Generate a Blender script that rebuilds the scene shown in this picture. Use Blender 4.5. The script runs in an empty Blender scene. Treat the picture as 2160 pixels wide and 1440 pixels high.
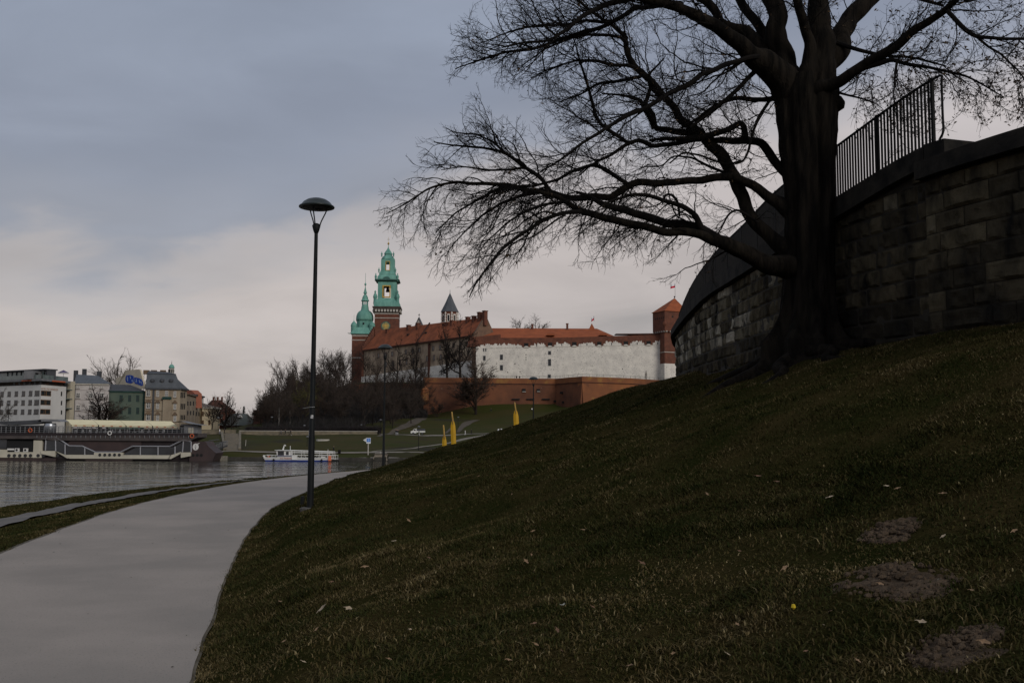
import bpy, math, random
import numpy as np
from mathutils import Matrix, Vector
R = math.radians
random.seed(7); rng = np.random.default_rng(7)
S = bpy.context.scene
COL = S.collection
# ---------------------------------------------------------------- camera
PITCH, ROLL = R(5.0), 0.0045
cd = bpy.data.cameras.new("camera"); cam = bpy.data.objects.new("camera", cd); COL.objects.link(cam)
cd.sensor_width = 36.0; cd.lens = 35.0; cd.clip_start = 0.1; cd.clip_end = 6000
CM = Matrix.Rotation(math.pi/2 + PITCH, 3, 'X') @ Matrix.Rotation(ROLL, 3, 'Z')
cam.matrix_world = CM.to_4x4()
S.camera = cam
S.render.resolution_x, S.render.resolution_y = 1024, 682
CMN = np.array(CM)
def ray(px, py):
    return CMN @ np.array([(px-1080)/2100.0, (720-py)/2100.0, -1.0])
def P(px, py, Y):
    d = ray(px, py); return d*(Y/d[1])
# ---------------------------------------------------------------- sky and sun
SUN_DIR = Vector((0.56, -0.74, 0.42)).normalized()
sun_el = math.asin(SUN_DIR.z); sun_rot = math.atan2(SUN_DIR.x, SUN_DIR.y)
w = bpy.data.worlds.new("World"); S.world = w; w.use_nodes = True
nt = w.node_tree; N = nt.nodes; L = nt.links; N.clear()
def nn(t, **k):
    n = N.new(t)
    for a, b in k.items(): setattr(n, a, b)
    return n
out = nn('ShaderNodeOutputWorld'); mixs = nn('ShaderNodeMixShader'); mixs.inputs[0].default_value = 0.93
sky = nn('ShaderNodeTexSky', sky_type='NISHITA', sun_disc=False, sun_elevation=sun_el, sun_rotation=sun_rot)
b1 = nn('ShaderNodeBackground'); b1.inputs[1].default_value = 0.06; L.new(sky.outputs[0], b1.inputs[0])
b2 = nn('ShaderNodeBackground'); b2.inputs[1].default_value = 1.0
L.new(b1.outputs[0], mixs.inputs[1]); L.new(b2.outputs[0], mixs.inputs[2]); L.new(mixs.outputs[0], out.inputs[0])
tc = nn('ShaderNodeTexCoord'); sep = nn('ShaderNodeSeparateXYZ'); L.new(tc.outputs['Generated'], sep.inputs[0])
def mth(op, a, b=None, c=None, clamp=False):
    m = nn('ShaderNodeMath', operation=op, use_clamp=clamp)
    for i, x in enumerate((a, b, c)):
        if x is None: continue
        if isinstance(x, (int, float)): m.inputs[i].default_value = x
        else: L.new(x, m.inputs[i])
    return m.outputs[0]
zc = mth('MAXIMUM', sep.outputs[2], 0.0)
den = mth('ADD', zc, 0.30)
cx = mth('DIVIDE', sep.outputs[0], den); cy = mth('DIVIDE', sep.outputs[1], den)
cmb = nn('ShaderNodeCombineXYZ'); L.new(cx, cmb.inputs[0]); L.new(cy, cmb.inputs[1])
def cloud_noise(scale, detail, off, dist=0.3):
    mp = nn('ShaderNodeMapping'); mp.inputs[1].default_value = off; mp.inputs[3].default_value = (scale, scale*1.5, scale)
    L.new(cmb.outputs[0], mp.inputs[0])
    n = nn('ShaderNodeTexNoise'); n.inputs['Scale'].default_value = 1.0; n.inputs['Detail'].default_value = detail
    n.inputs['Roughness'].default_value = 0.52; n.inputs['Distortion'].default_value = dist
    L.new(mp.outputs[0], n.inputs['Vector']); return n.outputs['Fac']
n1 = cloud_noise(0.85, 5, (3.1, 1.7, 0)); n2 = cloud_noise(2.6, 7, (7.7, 2.2, 4), 0.5); n3 = cloud_noise(1.3, 5, (1.2, 9.4, 2))
shift = mth('MULTIPLY', mth('ADD', sep.outputs[0], 0.34), 0.27, clamp=True)
t = mth('SUBTRACT', mth('ADD', zc, 0.040), shift)
t = mth('ADD', t, mth('MULTIPLY', mth('SUBTRACT', n1, 0.5), 0.16))
t = mth('ADD', t, mth('MULTIPLY', mth('SUBTRACT', n2, 0.5), 0.11), clamp=True)
ramp = nn('ShaderNodeValToRGB'); L.new(t, ramp.inputs[0]); cr = ramp.color_ramp; cr.interpolation = 'EASE'
els = [(0.0, (.43,.40,.395)), (.07, (.52,.47,.455)), (.145, (.56,.505,.485)), (.178, (.475,.445,.445)), (.212, (.315,.33,.378)), (.27, (.270,.292,.348)), (.36, (.302,.328,.385)), (.55, (.34,.37,.43)), (1, (.42,.43,.46))]
cr.elements[0].position = 0; cr.elements[0].color = (*els[0][1], 1); cr.elements[1].position = 1; cr.elements[1].color = (*els[-1][1], 1)
for p, c in els[1:-1]:
    e = cr.elements.new(p); e.color = (*c, 1)
mul = nn('ShaderNodeMix', data_type='RGBA', blend_type='MULTIPLY'); mul.inputs[0].default_value = 1.0
v = mth('MULTIPLY_ADD', n3, 0.42, 0.80); v = mth('MULTIPLY', v, mth('MULTIPLY_ADD', n2, 0.34, 0.83))
L.new(ramp.outputs[0], mul.inputs[6]); cv = nn('ShaderNodeCombineXYZ')
for i in range(3): L.new(v, cv.inputs[i])
L.new(cv.outputs[0], mul.inputs[7])
# brighter, cooler thin cloud high in the right of the view
tr_ = nn('ShaderNodeValToRGB'); L.new(zc, tr_.inputs[0]); tr_.color_ramp.elements[0].position = .16; tr_.color_ramp.elements[0].color = (1,1,1,1); tr_.color_ramp.elements[1].position = .38; tr_.color_ramp.elements[1].color = (.98,1.02,1.09,1)
m2 = nn('ShaderNodeMix', data_type='RGBA', blend_type='MULTIPLY'); m2.inputs[0].default_value = 1.0; L.new(mul.outputs[2], m2.inputs[6]); L.new(tr_.outputs[0], m2.inputs[7]); L.new(m2.outputs[2], b2.inputs[0])
sd = bpy.data.lights.new("sun", 'SUN'); sd.energy = 1.4; sd.angle = R(22); sd.color = (1, .95, .88)
so = bpy.data.objects.new("sun", sd); COL.objects.link(so); so.rotation_euler = SUN_DIR.to_track_quat('Z', 'Y').to_euler()
so.location = (40, -40, 60)
S.view_settings.view_transform = 'Standard'; S.view_settings.look = 'None'; S.view_settings.exposure = 0.0; S.view_settings.gamma = 1.0
S.cycles.max_bounces = 5; S.cycles.diffuse_bounces = 2; S.cycles.glossy_bounces = 2; S.cycles.use_denoising = True
# ---------------------------------------------------------------- mesh builder
def unit(a):
    a = np.asarray(a, float); return a/(np.linalg.norm(a)+1e-12)
class MB:
    def __init__(s): s.v = []; s.n = 0; s.q = []; s.t = []; s.a = []
    def add(s, v, q=None, t=None, tone=0.5, mi=0):
        v = np.asarray(v, float).reshape(-1, 3)
        if q is not None and len(q): q = np.asarray(q, int).reshape(-1, 4); s.q.append((q + s.n, mi))
        if t is not None and len(t): t = np.asarray(t, int).reshape(-1, 3); s.t.append((t + s.n, mi))
        s.v.append(v); s.a.append(np.broadcast_to(np.asarray(tone, float), (len(v),))); s.n += len(v)
    HQ = [(0,3,2,1), (4,5,6,7), (0,1,5,4), (1,2,6,5), (2,3,7,6), (3,0,4,7)]
    def hexa(s, p, **k): s.add(p, MB.HQ, **k)
    def box(s, x0, x1, y0, y1, z0, z1, **k):
        s.hexa([(x0,y0,z0),(x1,y0,z0),(x1,y1,z0),(x0,y1,z0),(x0,y0,z1),(x1,y0,z1),(x1,y1,z1),(x0,y1,z1)], **k)
    def poly(s, pts, **k):
        m = len(pts); s.add(pts, None, [(0,i,i+1) for i in range(1, m-1)], **k)
    def prism(s, pts, vec, **k):           # closed polygon (convex-ish fan) extruded along vec
        pts = np.asarray(pts, float); m = len(pts); v = np.vstack([pts, pts+np.asarray(vec, float)])
        s.add(v, [(i,(i+1)%m,(i+1)%m+m,i+m) for i in range(m)], [(0,i+1,i) for i in range(1,m-1)]+[(m,m+i,m+i+1) for i in range(1,m-1)], **k)
    def tube(s, pts, rad, n=6, cap=True, tone=0.5, mi=0):
        pts = np.asarray(pts, float); m = len(pts); rad = np.broadcast_to(np.asarray(rad, float), (m,))
        tg = np.gradient(pts, axis=0); tg /= np.linalg.norm(tg, axis=1)[:, None]+1e-9
        up = np.array([0,0,1.0]) if abs(tg[0,2]) < 0.9 else np.array([1.0,0,0])
        rings = []; x = None
        for i in range(m):
            x = np.cross(up, tg[i]) if x is None else x - tg[i]*np.dot(x, tg[i])
            x = unit(x); y = np.cross(tg[i], x)
            an = np.arange(n)*2*math.pi/n
            rings.append(pts[i] + rad[i]*(np.cos(an)[:,None]*x + np.sin(an)[:,None]*y))
        v = np.vstack(rings); q = []
        for i in range(m-1):
            for j in range(n):
                q.append((i*n+j, i*n+(j+1)%n, (i+1)*n+(j+1)%n, (i+1)*n+j))
        tt = []
        if cap:
            for j in range(1, n-1): tt += [(0, j+1, j), ((m-1)*n, (m-1)*n+j, (m-1)*n+j+1)]
        s.add(v, q, tt, tone=tone, mi=mi)
    def lathe(s, c, prof, n=12, rot=0.0, sx=1.0, sy=1.0, cap=True, tone=0.5, mi=0):
        m = len(prof); an = np.arange(n)*2*math.pi/n + rot
        v = np.vstack([np.stack([c[0]+r*np.cos(an)*sx, c[1]+r*np.sin(an)*sy, np.full(n, c[2]+z)], 1) for r, z in prof])
        q = [(i*n+j, i*n+(j+1)%n, (i+1)*n+(j+1)%n, (i+1)*n+j) for i in range(m-1) for j in range(n)]
        tt = []
        if cap:
            for j in range(1, n-1): tt += [(0, j+1, j), ((m-1)*n, (m-1)*n+j, (m-1)*n+j+1)]
        s.add(v, q, tt, tone=tone, mi=mi)
    def build(s, name, mat, parent=None, smooth=False, tone=False):
        me = bpy.data.meshes.new(name)
        V = np.vstack(s.v) if s.v else np.zeros((0,3))
        if parent is not None:
            o = parent
            while o.parent is not None: o = o.parent
            V = V - np.array(o.location)
        qa = np.vstack([a for a, _ in s.q]) if s.q else np.zeros((0,4), int)
        ta = np.vstack([a for a, _ in s.t]) if s.t else np.zeros((0,3), int)
        mi = np.concatenate([np.full(len(a), m) for a, m in s.q]+[np.full(len(a), m) for a, m in s.t]) if (s.q or s.t) else np.zeros(0)
        me.vertices.add(len(V)); me.vertices.foreach_set('co', V.ravel())
        nl = qa.size + ta.size; me.loops.add(nl); me.loops.foreach_set('vertex_index', np.concatenate([qa.ravel(), ta.ravel()]).astype(np.int32))
        me.polygons.add(len(qa)+len(ta))
        me.polygons.foreach_set('loop_start', np.concatenate([np.arange(len(qa))*4, qa.size+np.arange(len(ta))*3]).astype(np.int32))
        me.polygons.foreach_set('material_index', mi.astype(np.int32))
        me.update(calc_edges=True)
        me.polygons.foreach_set('use_smooth', np.full(len(qa)+len(ta), bool(smooth)))
        if tone:
            at = me.attributes.new('tone', 'FLOAT', 'POINT'); at.data.foreach_set('value', np.concatenate(s.a).astype(np.float32))
        for m in (mat if isinstance(mat, (list, tuple)) else [mat]): me.materials.append(m)
        o = bpy.data.objects.new(name, me); COL.objects.link(o)
        if parent is not None: o.parent = parent
        return o
def thing(name, label, cat, loc=(0,0,0), group=None):
    o = bpy.data.objects.new(name, None); COL.objects.link(o); o.location = [float(x) for x in loc]; o.empty_display_size = 0.3
    o['label'] = label; o['category'] = cat
    if group: o['group'] = group
    return o
def tag(o, label, cat, group=None):
    o['label'] = label; o['category'] = cat
    if group: o['group'] = group
    return o
def struct(o): o['kind'] = 'structure'; return o
def stuff(o, label, cat): o['kind'] = 'stuff'; o['label'] = label; o['category'] = cat; return o
def kids(o): return [c for c in bpy.data.objects if c.parent == o]
def dup(root, loc, rotz=0.0, scale=None, label=None, group=None):
    r = root.copy(); COL.objects.link(r); r.location = [float(x) for x in loc]; r.rotation_euler = (0,0,rotz)
    if scale is not None: r.scale = scale if hasattr(scale, '__len__') else (scale,)*3
    if label: r['label'] = label
    if group: r['group'] = group
    for ch in KID.get(root.name) or kids(root):
        c = ch.copy(); COL.objects.link(c); c.parent = r
        for g in KID.get(ch.name) or kids(ch):
            d = g.copy(); COL.objects.link(d); d.parent = c
    return r
KID = {}
# ---------------------------------------------------------------- materials
def mat(name, c, c2=None, rough=0.85, scale=3.0, detail=5, stretch=(1,1,1), lo=.35, hi=.65, bump=0.0, bscale=None, metal=0.0, spec=0.3, coord='Object', tone=None, speck=None):
    m = bpy.data.materials.new(name); m.use_nodes = True; t = m.node_tree; n = t.nodes; l = t.links
    b = n['Principled BSDF']; b.inputs['Roughness'].default_value = rough; b.inputs['Metallic'].default_value = metal
    b.inputs['Specular IOR Level'].default_value = spec
    tcn = n.new('ShaderNodeTexCoord'); mp = n.new('ShaderNodeMapping'); l.new(tcn.outputs[coord], mp.inputs[0]); mp.inputs[3].default_value = stretch
    def noise(sc, de, ro=.55):
        x = n.new('ShaderNodeTexNoise'); x.inputs['Scale'].default_value = sc; x.inputs['Detail'].default_value = de; x.inputs['Roughness'].default_value = ro
        l.new(mp.outputs[0], x.inputs['Vector']); return x.outputs['Fac']
    def rampn(f, a, bb, ca, cb):
        r = n.new('ShaderNodeValToRGB'); l.new(f, r.inputs[0]); e = r.color_ramp.elements
        e[0].position = a; e[1].position = bb; e[0].color = (*ca, 1); e[1].color = (*cb, 1); return r.outputs[0]
    def mixc(f, a, bb, bt='MIX'):
        x = n.new('ShaderNodeMix'); x.data_type = 'RGBA'; x.blend_type = bt
        for i, s_ in ((0, f), (6, a), (7, bb)):
            if hasattr(s_, 'default_value'): l.new(s_, x.inputs[i])
            elif i == 0: x.inputs[0].default_value = s_
            else: x.inputs[i].default_value = (*s_, 1)
        return x.outputs[2]
    col = None
    if tone:                                   # colour stops along the per-stone / per-blade attribute
        at = n.new('ShaderNodeAttribute'); at.attribute_name = 'tone'
        r = n.new('ShaderNodeValToRGB'); l.new(at.outputs['Fac'], r.inputs[0]); e = r.color_ramp.elements
        e[0].position, e[0].color = tone[0][0], (*tone[0][1], 1); e[1].position, e[1].color = tone[-1][0], (*tone[-1][1], 1)
        for p, c_ in tone[1:-1]:
            q = e.new(p); q.color = (*c_, 1)
        col = r.outputs[0]
        if c2 is not None: col = mixc(rampn(noise(scale, detail), lo, hi, (0,0,0), (1,1,1)), col, c2)
    elif c2 is not None: col = rampn(noise(scale, detail), lo, hi, c, c2)
    if speck:                                  # (colour, scale, lo, hi)
        base = col if col is not None else c
        col = mixc(rampn(noise(speck[1], 3, .6), speck[2], speck[3], (0,0,0), (1,1,1)), base, speck[0])
    if col is not None: l.new(col, b.inputs['Base Color'])
    else: b.inputs['Base Color'].default_value = (*c, 1)
    if bump:
        bn = n.new('ShaderNodeBump'); bn.inputs['Strength'].default_value = bump; bn.inputs['Distance'].default_value = 0.05
        l.new(noise(bscale or scale*3, 6, .6), bn.inputs['Height']); l.new(bn.outputs[0], b.inputs['Normal'])
    return m
def lerp_pts(pts, n):
    pts = np.asarray(pts, float); d = np.r_[0, np.cumsum(np.linalg.norm(np.diff(pts, axis=0), axis=1))]
    s = np.linspace(0, d[-1], n); return np.stack([np.interp(s, d, pts[:, k]) for k in range(pts.shape[1])], 1)
def smooth_pts(pts, per=6):                    # Catmull-Rom
    p = np.asarray(pts, float); p = np.vstack([2*p[0]-p[1], p, 2*p[-1]-p[-2]]); o = []
    for i in range(1, len(p)-2):
        for t in np.arange(per)/per:
            a, b, c, d = p[i-1], p[i], p[i+1], p[i+2]
            o.append(.5*((2*b)+(c-a)*t+(2*a-5*b+4*c-d)*t*t+(-a+3*b-3*c+d)*t**3))
    o.append(p[-2]); return np.array(o)
class TPS:
    def __init__(s, pts):
        p = np.asarray(pts, float); s.xy = p[:, :2]; z = p[:, 2]; n = len(p)
        K = s.k(s.xy, s.xy) + 0.02*np.eye(n); Q = np.c_[np.ones(n), s.xy]
        A = np.block([[K, Q], [Q.T, np.zeros((3,3))]]); w_ = np.linalg.solve(A, np.r_[z, 0,0,0]); s.w = w_[:n]; s.c = w_[n:]
    @staticmethod
    def k(a, b):
        r2 = ((a[:, None, :]-b[None])**2).sum(2); return 0.5*r2*np.log(r2+1e-9)
    def __call__(s, x, y):
        sh = np.shape(x); q = np.stack([np.ravel(x), np.ravel(y)], 1).astype(float); o = np.empty(len(q))
        for i in range(0, len(q), 20000):
            b = q[i:i+20000]; o[i:i+20000] = s.k(b, s.xy)@s.w + s.c[0] + b@s.c[1:]
        return o.reshape(sh)
# ================================================================ NEAR BANK: terrain, paths, river
PATH_C = smooth_pts([(3,-60),(0.5,-25),(-1.6,-6),(-2.9,0.5),(-4.6,8.2),(-6.4,16),(-7.4,21),(-8.35,27),(-8.95,34),(-9.0,40),(-8.4,46),(-7.0,54),(-4.6,63),(-1,73),(5,83),(14,93),(32,105),(80,122),(220,140)], 6)
PATH_Z = np.interp(PATH_C[:,1], [-60,0,27,34,46,60,75,100,150], [-2.1,-2.12,-2.15,-2.2,-2.28,-2.42,-2.5,-2.6,-2.6])
HALF = 1.93
def path_dist(x, y):
    """signed distance to the path's centre line (left +) and path height there"""
    sh = np.shape(x); q = np.stack([np.ravel(x), np.ravel(y)], 1).astype(float); a = PATH_C[:-1]; b = PATH_C[1:]; ab = b-a; l2 = (ab**2).sum(1)
    D = np.empty(len(q)); Z = np.empty(len(q))
    for i in range(0, len(q), 20000):
        c = q[i:i+20000]; ac = c[:,None]-a[None]; t = np.clip((ac*ab).sum(2)/l2, 0, 1); d = ac-t[...,None]*ab
        r = (d**2).sum(2); k = r.argmin(1); ii = np.arange(len(c)); cr_ = ab[k,0]*ac[ii,k,1]-ab[k,1]*ac[ii,k,0]
        D[i:i+20000] = np.sqrt(r[ii,k])*np.sign(cr_); tk = t[ii,k]; Z[i:i+20000] = PATH_Z[k]*(1-tk)+PATH_Z[k+1]*tk
    return D.reshape(sh), Z.reshape(sh)
CTRL = [(0,0,-1.65),(4,0,-.75),(8,0,.3),(13,-2,1.2),(0,-10,-1.6),(8,-10,.3),(15,-12,1.2),(2,-40,-1.7),(12,-40,.8),
 (-2.2,6,-1.98),(0,6.2,-1.58),(3,6,-.85),(6,6,.05),(11.5,6,1.35),
 (-2.8,12,-1.85),(0,12,-1.2),(3,12,-.25),(6,12,.85),(9.3,12,1.55),
 (-3.95,19.6,-1.5),(-2,20,-1.15),(0,20,-.72),(3,20,.45),(6.3,20,1.62),(7.9,15.4,1.6),(7.3,17,1.64),
 (-5.6,30,-1.72),(-3,30,-1.08),(0,30,-.22),(3,30,.85),(5.95,30,1.68),
 (-6.4,38,-1.92),(-3.8,37,-1.22),(-2.2,38,-.68),(.8,38.5,.27),(2.7,38.5,.88),(6.15,38,1.85),(8,41,1.9),
 (-5.6,47,-2.15),(-3,48,-1.75),(0,48,-.85),(2.7,48,0.0),(6,48,1.0),(10,48,1.6),
 (-2,60,-2.3),(0,60,-2.0),(3,60,-1.5),(8,58,-.2),(1.6,72,-2.3),(10,72,-1.8),(22,68,-.5),(20,90,-2.4),(40,95,-2.3),(60,90,-1.5),(30,60,1.5),(30,30,2.5),(30,5,2.2),(30,-30,2),(90,110,-2.3),(220,120,-2.3),(220,40,1),(120,0,2.5)]
_tn = TPS(CTRL + [(x,y,z) for (x,y),z in zip(PATH_C[6::4]+np.array([1.0,0]), PATH_Z[6::4])])
def vnoise(x, y, f, seed=0):                    # cheap smooth value noise
    x = np.asarray(x)*f+seed*17.3; y = np.asarray(y)*f-seed*9.1; xi = np.floor(x); yi = np.floor(y); u = x-xi; v_ = y-yi; u = u*u*(3-2*u); v_ = v_*v_*(3-2*v_)
    h = lambda a, b: np.modf(np.abs(np.sin(a*127.1+b*311.7+seed)*43758.5453))[0]
    return (h(xi,yi)*(1-u)+h(xi+1,yi)*u)*(1-v_)+(h(xi,yi+1)*(1-u)+h(xi+1,yi+1)*u)*v_-0.5
WATER = -7.9
def near_z(x, y):
    d, zp = path_dist(x, y)
    left = zp + np.interp(d, [0,2.2,4.5,8.3,9.6,19,60], [0,0,-.28,-.52,-.95,-6.4,-7.5])
    right = np.maximum(_tn(x, y), np.where(-d < 30, zp-.3, -2.6))
    k = np.clip((-d-HALF-.05)/1.1, 0, 1); k = k*k*(3-2*k)
    z = np.where(d > 0, left, zp*(1-k)+right*k)
    e = np.clip((np.abs(d)-HALF)/.6, 0, 1)
    z = z + np.where(d > 0,.35,1.0)*e*(vnoise(x,y,.45,1)*.24*np.clip(-d/4,.25,1)+vnoise(x,y,1.1,2)*.14+vnoise(x,y,3.0,3)*.07)
    return np.where(np.abs(d) < HALF+.02, zp-.03, z)
def axis_pts(segs):
    o = [segs[0][0]]
    for a, b, st in segs:
        n = max(1, int(round((b-a)/st))); o += list(np.linspace(a, b, n+1)[1:])
    return np.array(o)
gx = axis_pts([(-160,-40,8),(-40,-22,1.5),(-22,10,.28),(10,20,1),(20,60,4),(60,240,15)])
gy = axis_pts([(-60,0,4),(0,4,.5),(4,30,.25),(30,60,.5),(60,110,1.5),(110,150,5)])
GX, GY = np.meshgrid(gx, gy); GZ = near_z(GX, GY)
nx, ny = len(gx), len(gy)
def grid_mb(GX, GY, GZ):
    ny, nx = GX.shape; mb = MB(); i = np.arange(ny-1)[:,None]*nx+np.arange(nx-1)[None]
    mb.add(np.stack([GX.ravel(),GY.ravel(),GZ.ravel()],1), np.stack([i,i+1,i+nx+1,i+nx],-1).reshape(-1,4)); return mb
m_soilgrass = mat('meadow soil', (.017,.020,.0055), (.042,.032,.0125), scale=1.0, detail=12, lo=.36, hi=.64, bump=1.0, bscale=30, spec=0.0, speck=((.075,.056,.024), 26, .58, .70))
ground = struct(grid_mb(GX, GY, GZ).build('ground', m_soilgrass, smooth=True))
def gz(x, y):                                   # fast bilinear lookup in the grid
    x = np.asarray(x, float); y = np.asarray(y, float)
    i = np.clip(np.searchsorted(gx, x)-1, 0, nx-2); j = np.clip(np.searchsorted(gy, y)-1, 0, ny-2)
    u = np.clip((x-gx[i])/(gx[i+1]-gx[i]),0,1); v_ = np.clip((y-gy[j])/(gy[j+1]-gy[j]),0,1)
    return (GZ[j,i]*(1-u)+GZ[j,i+1]*u)*(1-v_)+(GZ[j+1,i]*(1-u)+GZ[j+1,i+1]*u)*v_
def hit_ground(px, py):
    d = ray(px, py); t = np.linspace(2, 130, 6000); p = t[:,None]*d[None]/d[1]
    k = np.argmax(p[:,2] < gz(p[:,0], p[:,1])); q = p[k]; return np.array([q[0], q[1], float(gz(q[0], q[1]))])
def strip(name, off0, off1, lift, m, s0=0, edge=0.0, per=4, follow=False):
    c = smooth_pts(PATH_C, per); zz = np.interp(np.linspace(0,1,len(c)), np.linspace(0,1,len(PATH_Z)), PATH_Z)
    c = c[s0*per:]; zz = zz[s0*per:]
    tg = np.gradient(c, axis=0); tg /= np.linalg.norm(tg,axis=1)[:,None]; nl = np.stack([-tg[:,1], tg[:,0]],1)
    cols = np.linspace(off0, off1, 7); X = c[:,None,0]+nl[:,None,0]*cols; Y = c[:,None,1]+nl[:,None,1]*cols
    if edge:
        for k in (0, -1):
            j = edge*(vnoise(X[:,k],Y[:,k],1.1,5)+.6*vnoise(X[:,k],Y[:,k],4.0,6)); X[:,k] += nl[:,0]*j; Y[:,k] += nl[:,1]*j
    Z = (near_z(X, Y) if follow else np.repeat(zz[:,None], 7, 1)) + lift
    mb = grid_mb(X, Y, Z); return struct(mb.build(name, m, smooth=True))
m_path = mat('pale gravel path', (.325,.282,.245), (.262,.232,.203), rough=.9, scale=.55, detail=12, lo=.36, hi=.62, bump=.35, bscale=45, spec=.15, speck=((.175,.16,.145), 42, .585, .70))
m_track = mat('worn asphalt track', (.17,.155,.14), (.12,.112,.104), rough=.92, scale=.8, detail=8, bump=.2, bscale=40, spec=.1)
strip('path', -HALF, HALF, .012, m_path, edge=.05)
strip('track', 4.0, 5.15, .05, m_track, edge=.10, follow=True)
m_edge = mat('path edging', (.055,.045,.03), (.12,.10,.07), scale=3, rough=.95)
strip('path_edging', HALF-.06, HALF+.10, .004, m_edge, edge=.06)
strip('path_edging', -HALF-.03, -HALF+.05, .004, m_edge, edge=.06)
# river
mw = bpy.data.materials.new('river water'); mw.use_nodes = True; t_ = mw.node_tree; n_ = t_.nodes; l_ = t_.links; b_ = n_['Principled BSDF']
b_.inputs['Base Color'].default_value = (.020,.022,.017,1); b_.inputs['Roughness'].default_value = .06; b_.inputs['IOR'].default_value = 1.33; b_.inputs['Specular IOR Level'].default_value = .5
tcn = n_.new('ShaderNodeTexCoord'); hs = None
def wnoise(sx, sy, sc, de):
    mp = n_.new('ShaderNodeMapping'); mp.inputs[3].default_value = (sx, sy, 1); l_.new(tcn.outputs['Object'], mp.inputs[0])
    x = n_.new('ShaderNodeTexNoise'); x.inputs['Scale'].default_value = sc; x.inputs['Detail'].default_value = de; x.inputs['Distortion'].default_value = .4
    l_.new(mp.outputs[0], x.inputs['Vector']); return x.outputs['Fac']
wa = wnoise(.11,.17,1.0,3); wb = wnoise(.5,.8,1.0,4)
wg = wnoise(.012,.02,1.0,3)
ad = n_.new('ShaderNodeMath'); ad.operation = 'MULTIPLY_ADD'; l_.new(wb, ad.inputs[0]); ad.inputs[1].default_value = .17; l_.new(wa, ad.inputs[2])
bn = n_.new('ShaderNodeBump'); bn.inputs['Strength'].default_value = 1.0
ds = n_.new('ShaderNodeMapRange'); l_.new(wg, ds.inputs[0]); ds.inputs[1].default_value = .42; ds.inputs[2].default_value = .60; ds.inputs[3].default_value = .32; ds.inputs[4].default_value = 1.0
l_.new(ds.outputs[0], bn.inputs['Distance'])
l_.new(ad.outputs[0], bn.inputs['Height']); l_.new(bn.outputs[0], b_.inputs['Normal'])
mbw = MB(); mbw.add([(-900,-60,WATER),(900,-60,WATER),(900,262,WATER),(-900,262,WATER)], [(0,1,2,3)])
river = struct(mbw.build('river', mw))
# ================================================================ RETAINING WALL with railing
#        X     Y    base   cap bottom  cap top  railing top
WP = [(15.5,-40,1.0,4.3,4.6,5.8),(14.4,-10,1.0,4.35,4.65,5.8),(12.4,4,1.2,4.4,4.7,5.85),(9.9,11,1.5,4.45,4.75,5.95),(7.92,15.4,1.58,4.42,4.74,6.05),(7.33,17.0,1.64,4.55,4.92,6.19),
      (6.5,20,1.72,4.15,4.55,5.78),(6.12,23,1.74,3.98,4.38,5.62),(6.02,26,1.68,3.95,4.32,5.42),(5.94,29.5,1.69,3.92,4.28,5.25),(5.97,33,1.76,3.72,4.02,4.95),(6.09,36,1.85,3.55,3.8,4.5),(6.3,38,1.9,3.45,3.65,4.2),(7.2,41.5,1.9,3.3,3.5,4.1),(9.5,45,1.7,3.2,3.4,4.0),(14,49,1.4,3.1,3.3,3.9)]
wc = smooth_pts(WP, 10); ws = np.r_[0, np.cumsum(np.linalg.norm(np.diff(wc[:,:2],axis=0),axis=1))]
def wall_at(s):
    s = np.asarray(s, float); return [np.interp(s, ws, wc[:,k]) for k in range(6)]
def wall_n(s):                                   # outward normal (to the left, riverwards)
    x0,y0,*_ = wall_at(np.asarray(s)-.1); x1,y1,*_ = wall_at(np.asarray(s)+.1); tx, ty = x1-x0, y1-y0; l = np.hypot(tx,ty)+1e-9
    return -ty/l, tx/l
s_joint = float(np.interp(17.0, wc[:,1], ws))    # the pilaster where the railing begins
wall = thing('retaining_wall', 'dark sooty sandstone block wall curving along the top of the grass slope behind the big tree', 'wall', (6.5,20,1.7))
m_stone = mat('sooty sandstone', (.05,.05,.05), (.0095,.009,.0085), rough=.95, scale=1.5, detail=10, stretch=(1.6,1.6,.55), lo=.45, hi=.70, bump=1.0, bscale=8, spec=.04,
              tone=[(0,(.012,.011,.009)),(.3,(.038,.032,.022)),(.5,(.062,.051,.033)),(.7,(.088,.073,.046)),(.86,(.14,.122,.086)),(1,(.30,.27,.21))])
m_cap = mat('weathered coping', (.030,.026,.021), (.009,.0085,.008), scale=2.2, detail=9, bump=.4, bscale=8, rough=.9, spec=.12)
m_mortar = mat('mortar joint', (.016,.014,.011), (.028,.024,.018), scale=2, rough=.95)
core = MB(); blk = MB(); cap = MB()
def wall_pt(s, n, z):
    x,y,*_ = wall_at(s); a,b = wall_n(s); return np.stack([x+a*n, y+b*n, np.broadcast_to(z, np.shape(x))], -1)
ss = np.linspace(8, ws[-1], 220)
_,_,zb,zcb,zct,zft = wall_at(ss); zcb = np.where(ss < s_joint, np.minimum(zcb,4.29), zcb)
for n0, n1, z0, z1, tgt in ((-.55, .0, zb-.7, zcb, core),):
    a = wall_pt(ss,n1,z0); b = wall_pt(ss,n1,z1); c = wall_pt(ss,n0,z1); d = wall_pt(ss,n0,z0); m = len(ss)
    v = np.vstack([a,b,c,d]); i = np.arange(m-1)
    tgt.add(v, np.vstack([np.stack([i+k*m,i+1+k*m,i+1+((k+1)%4)*m,i+((k+1)%4)*m],1) for k in range(4)]))
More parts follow.
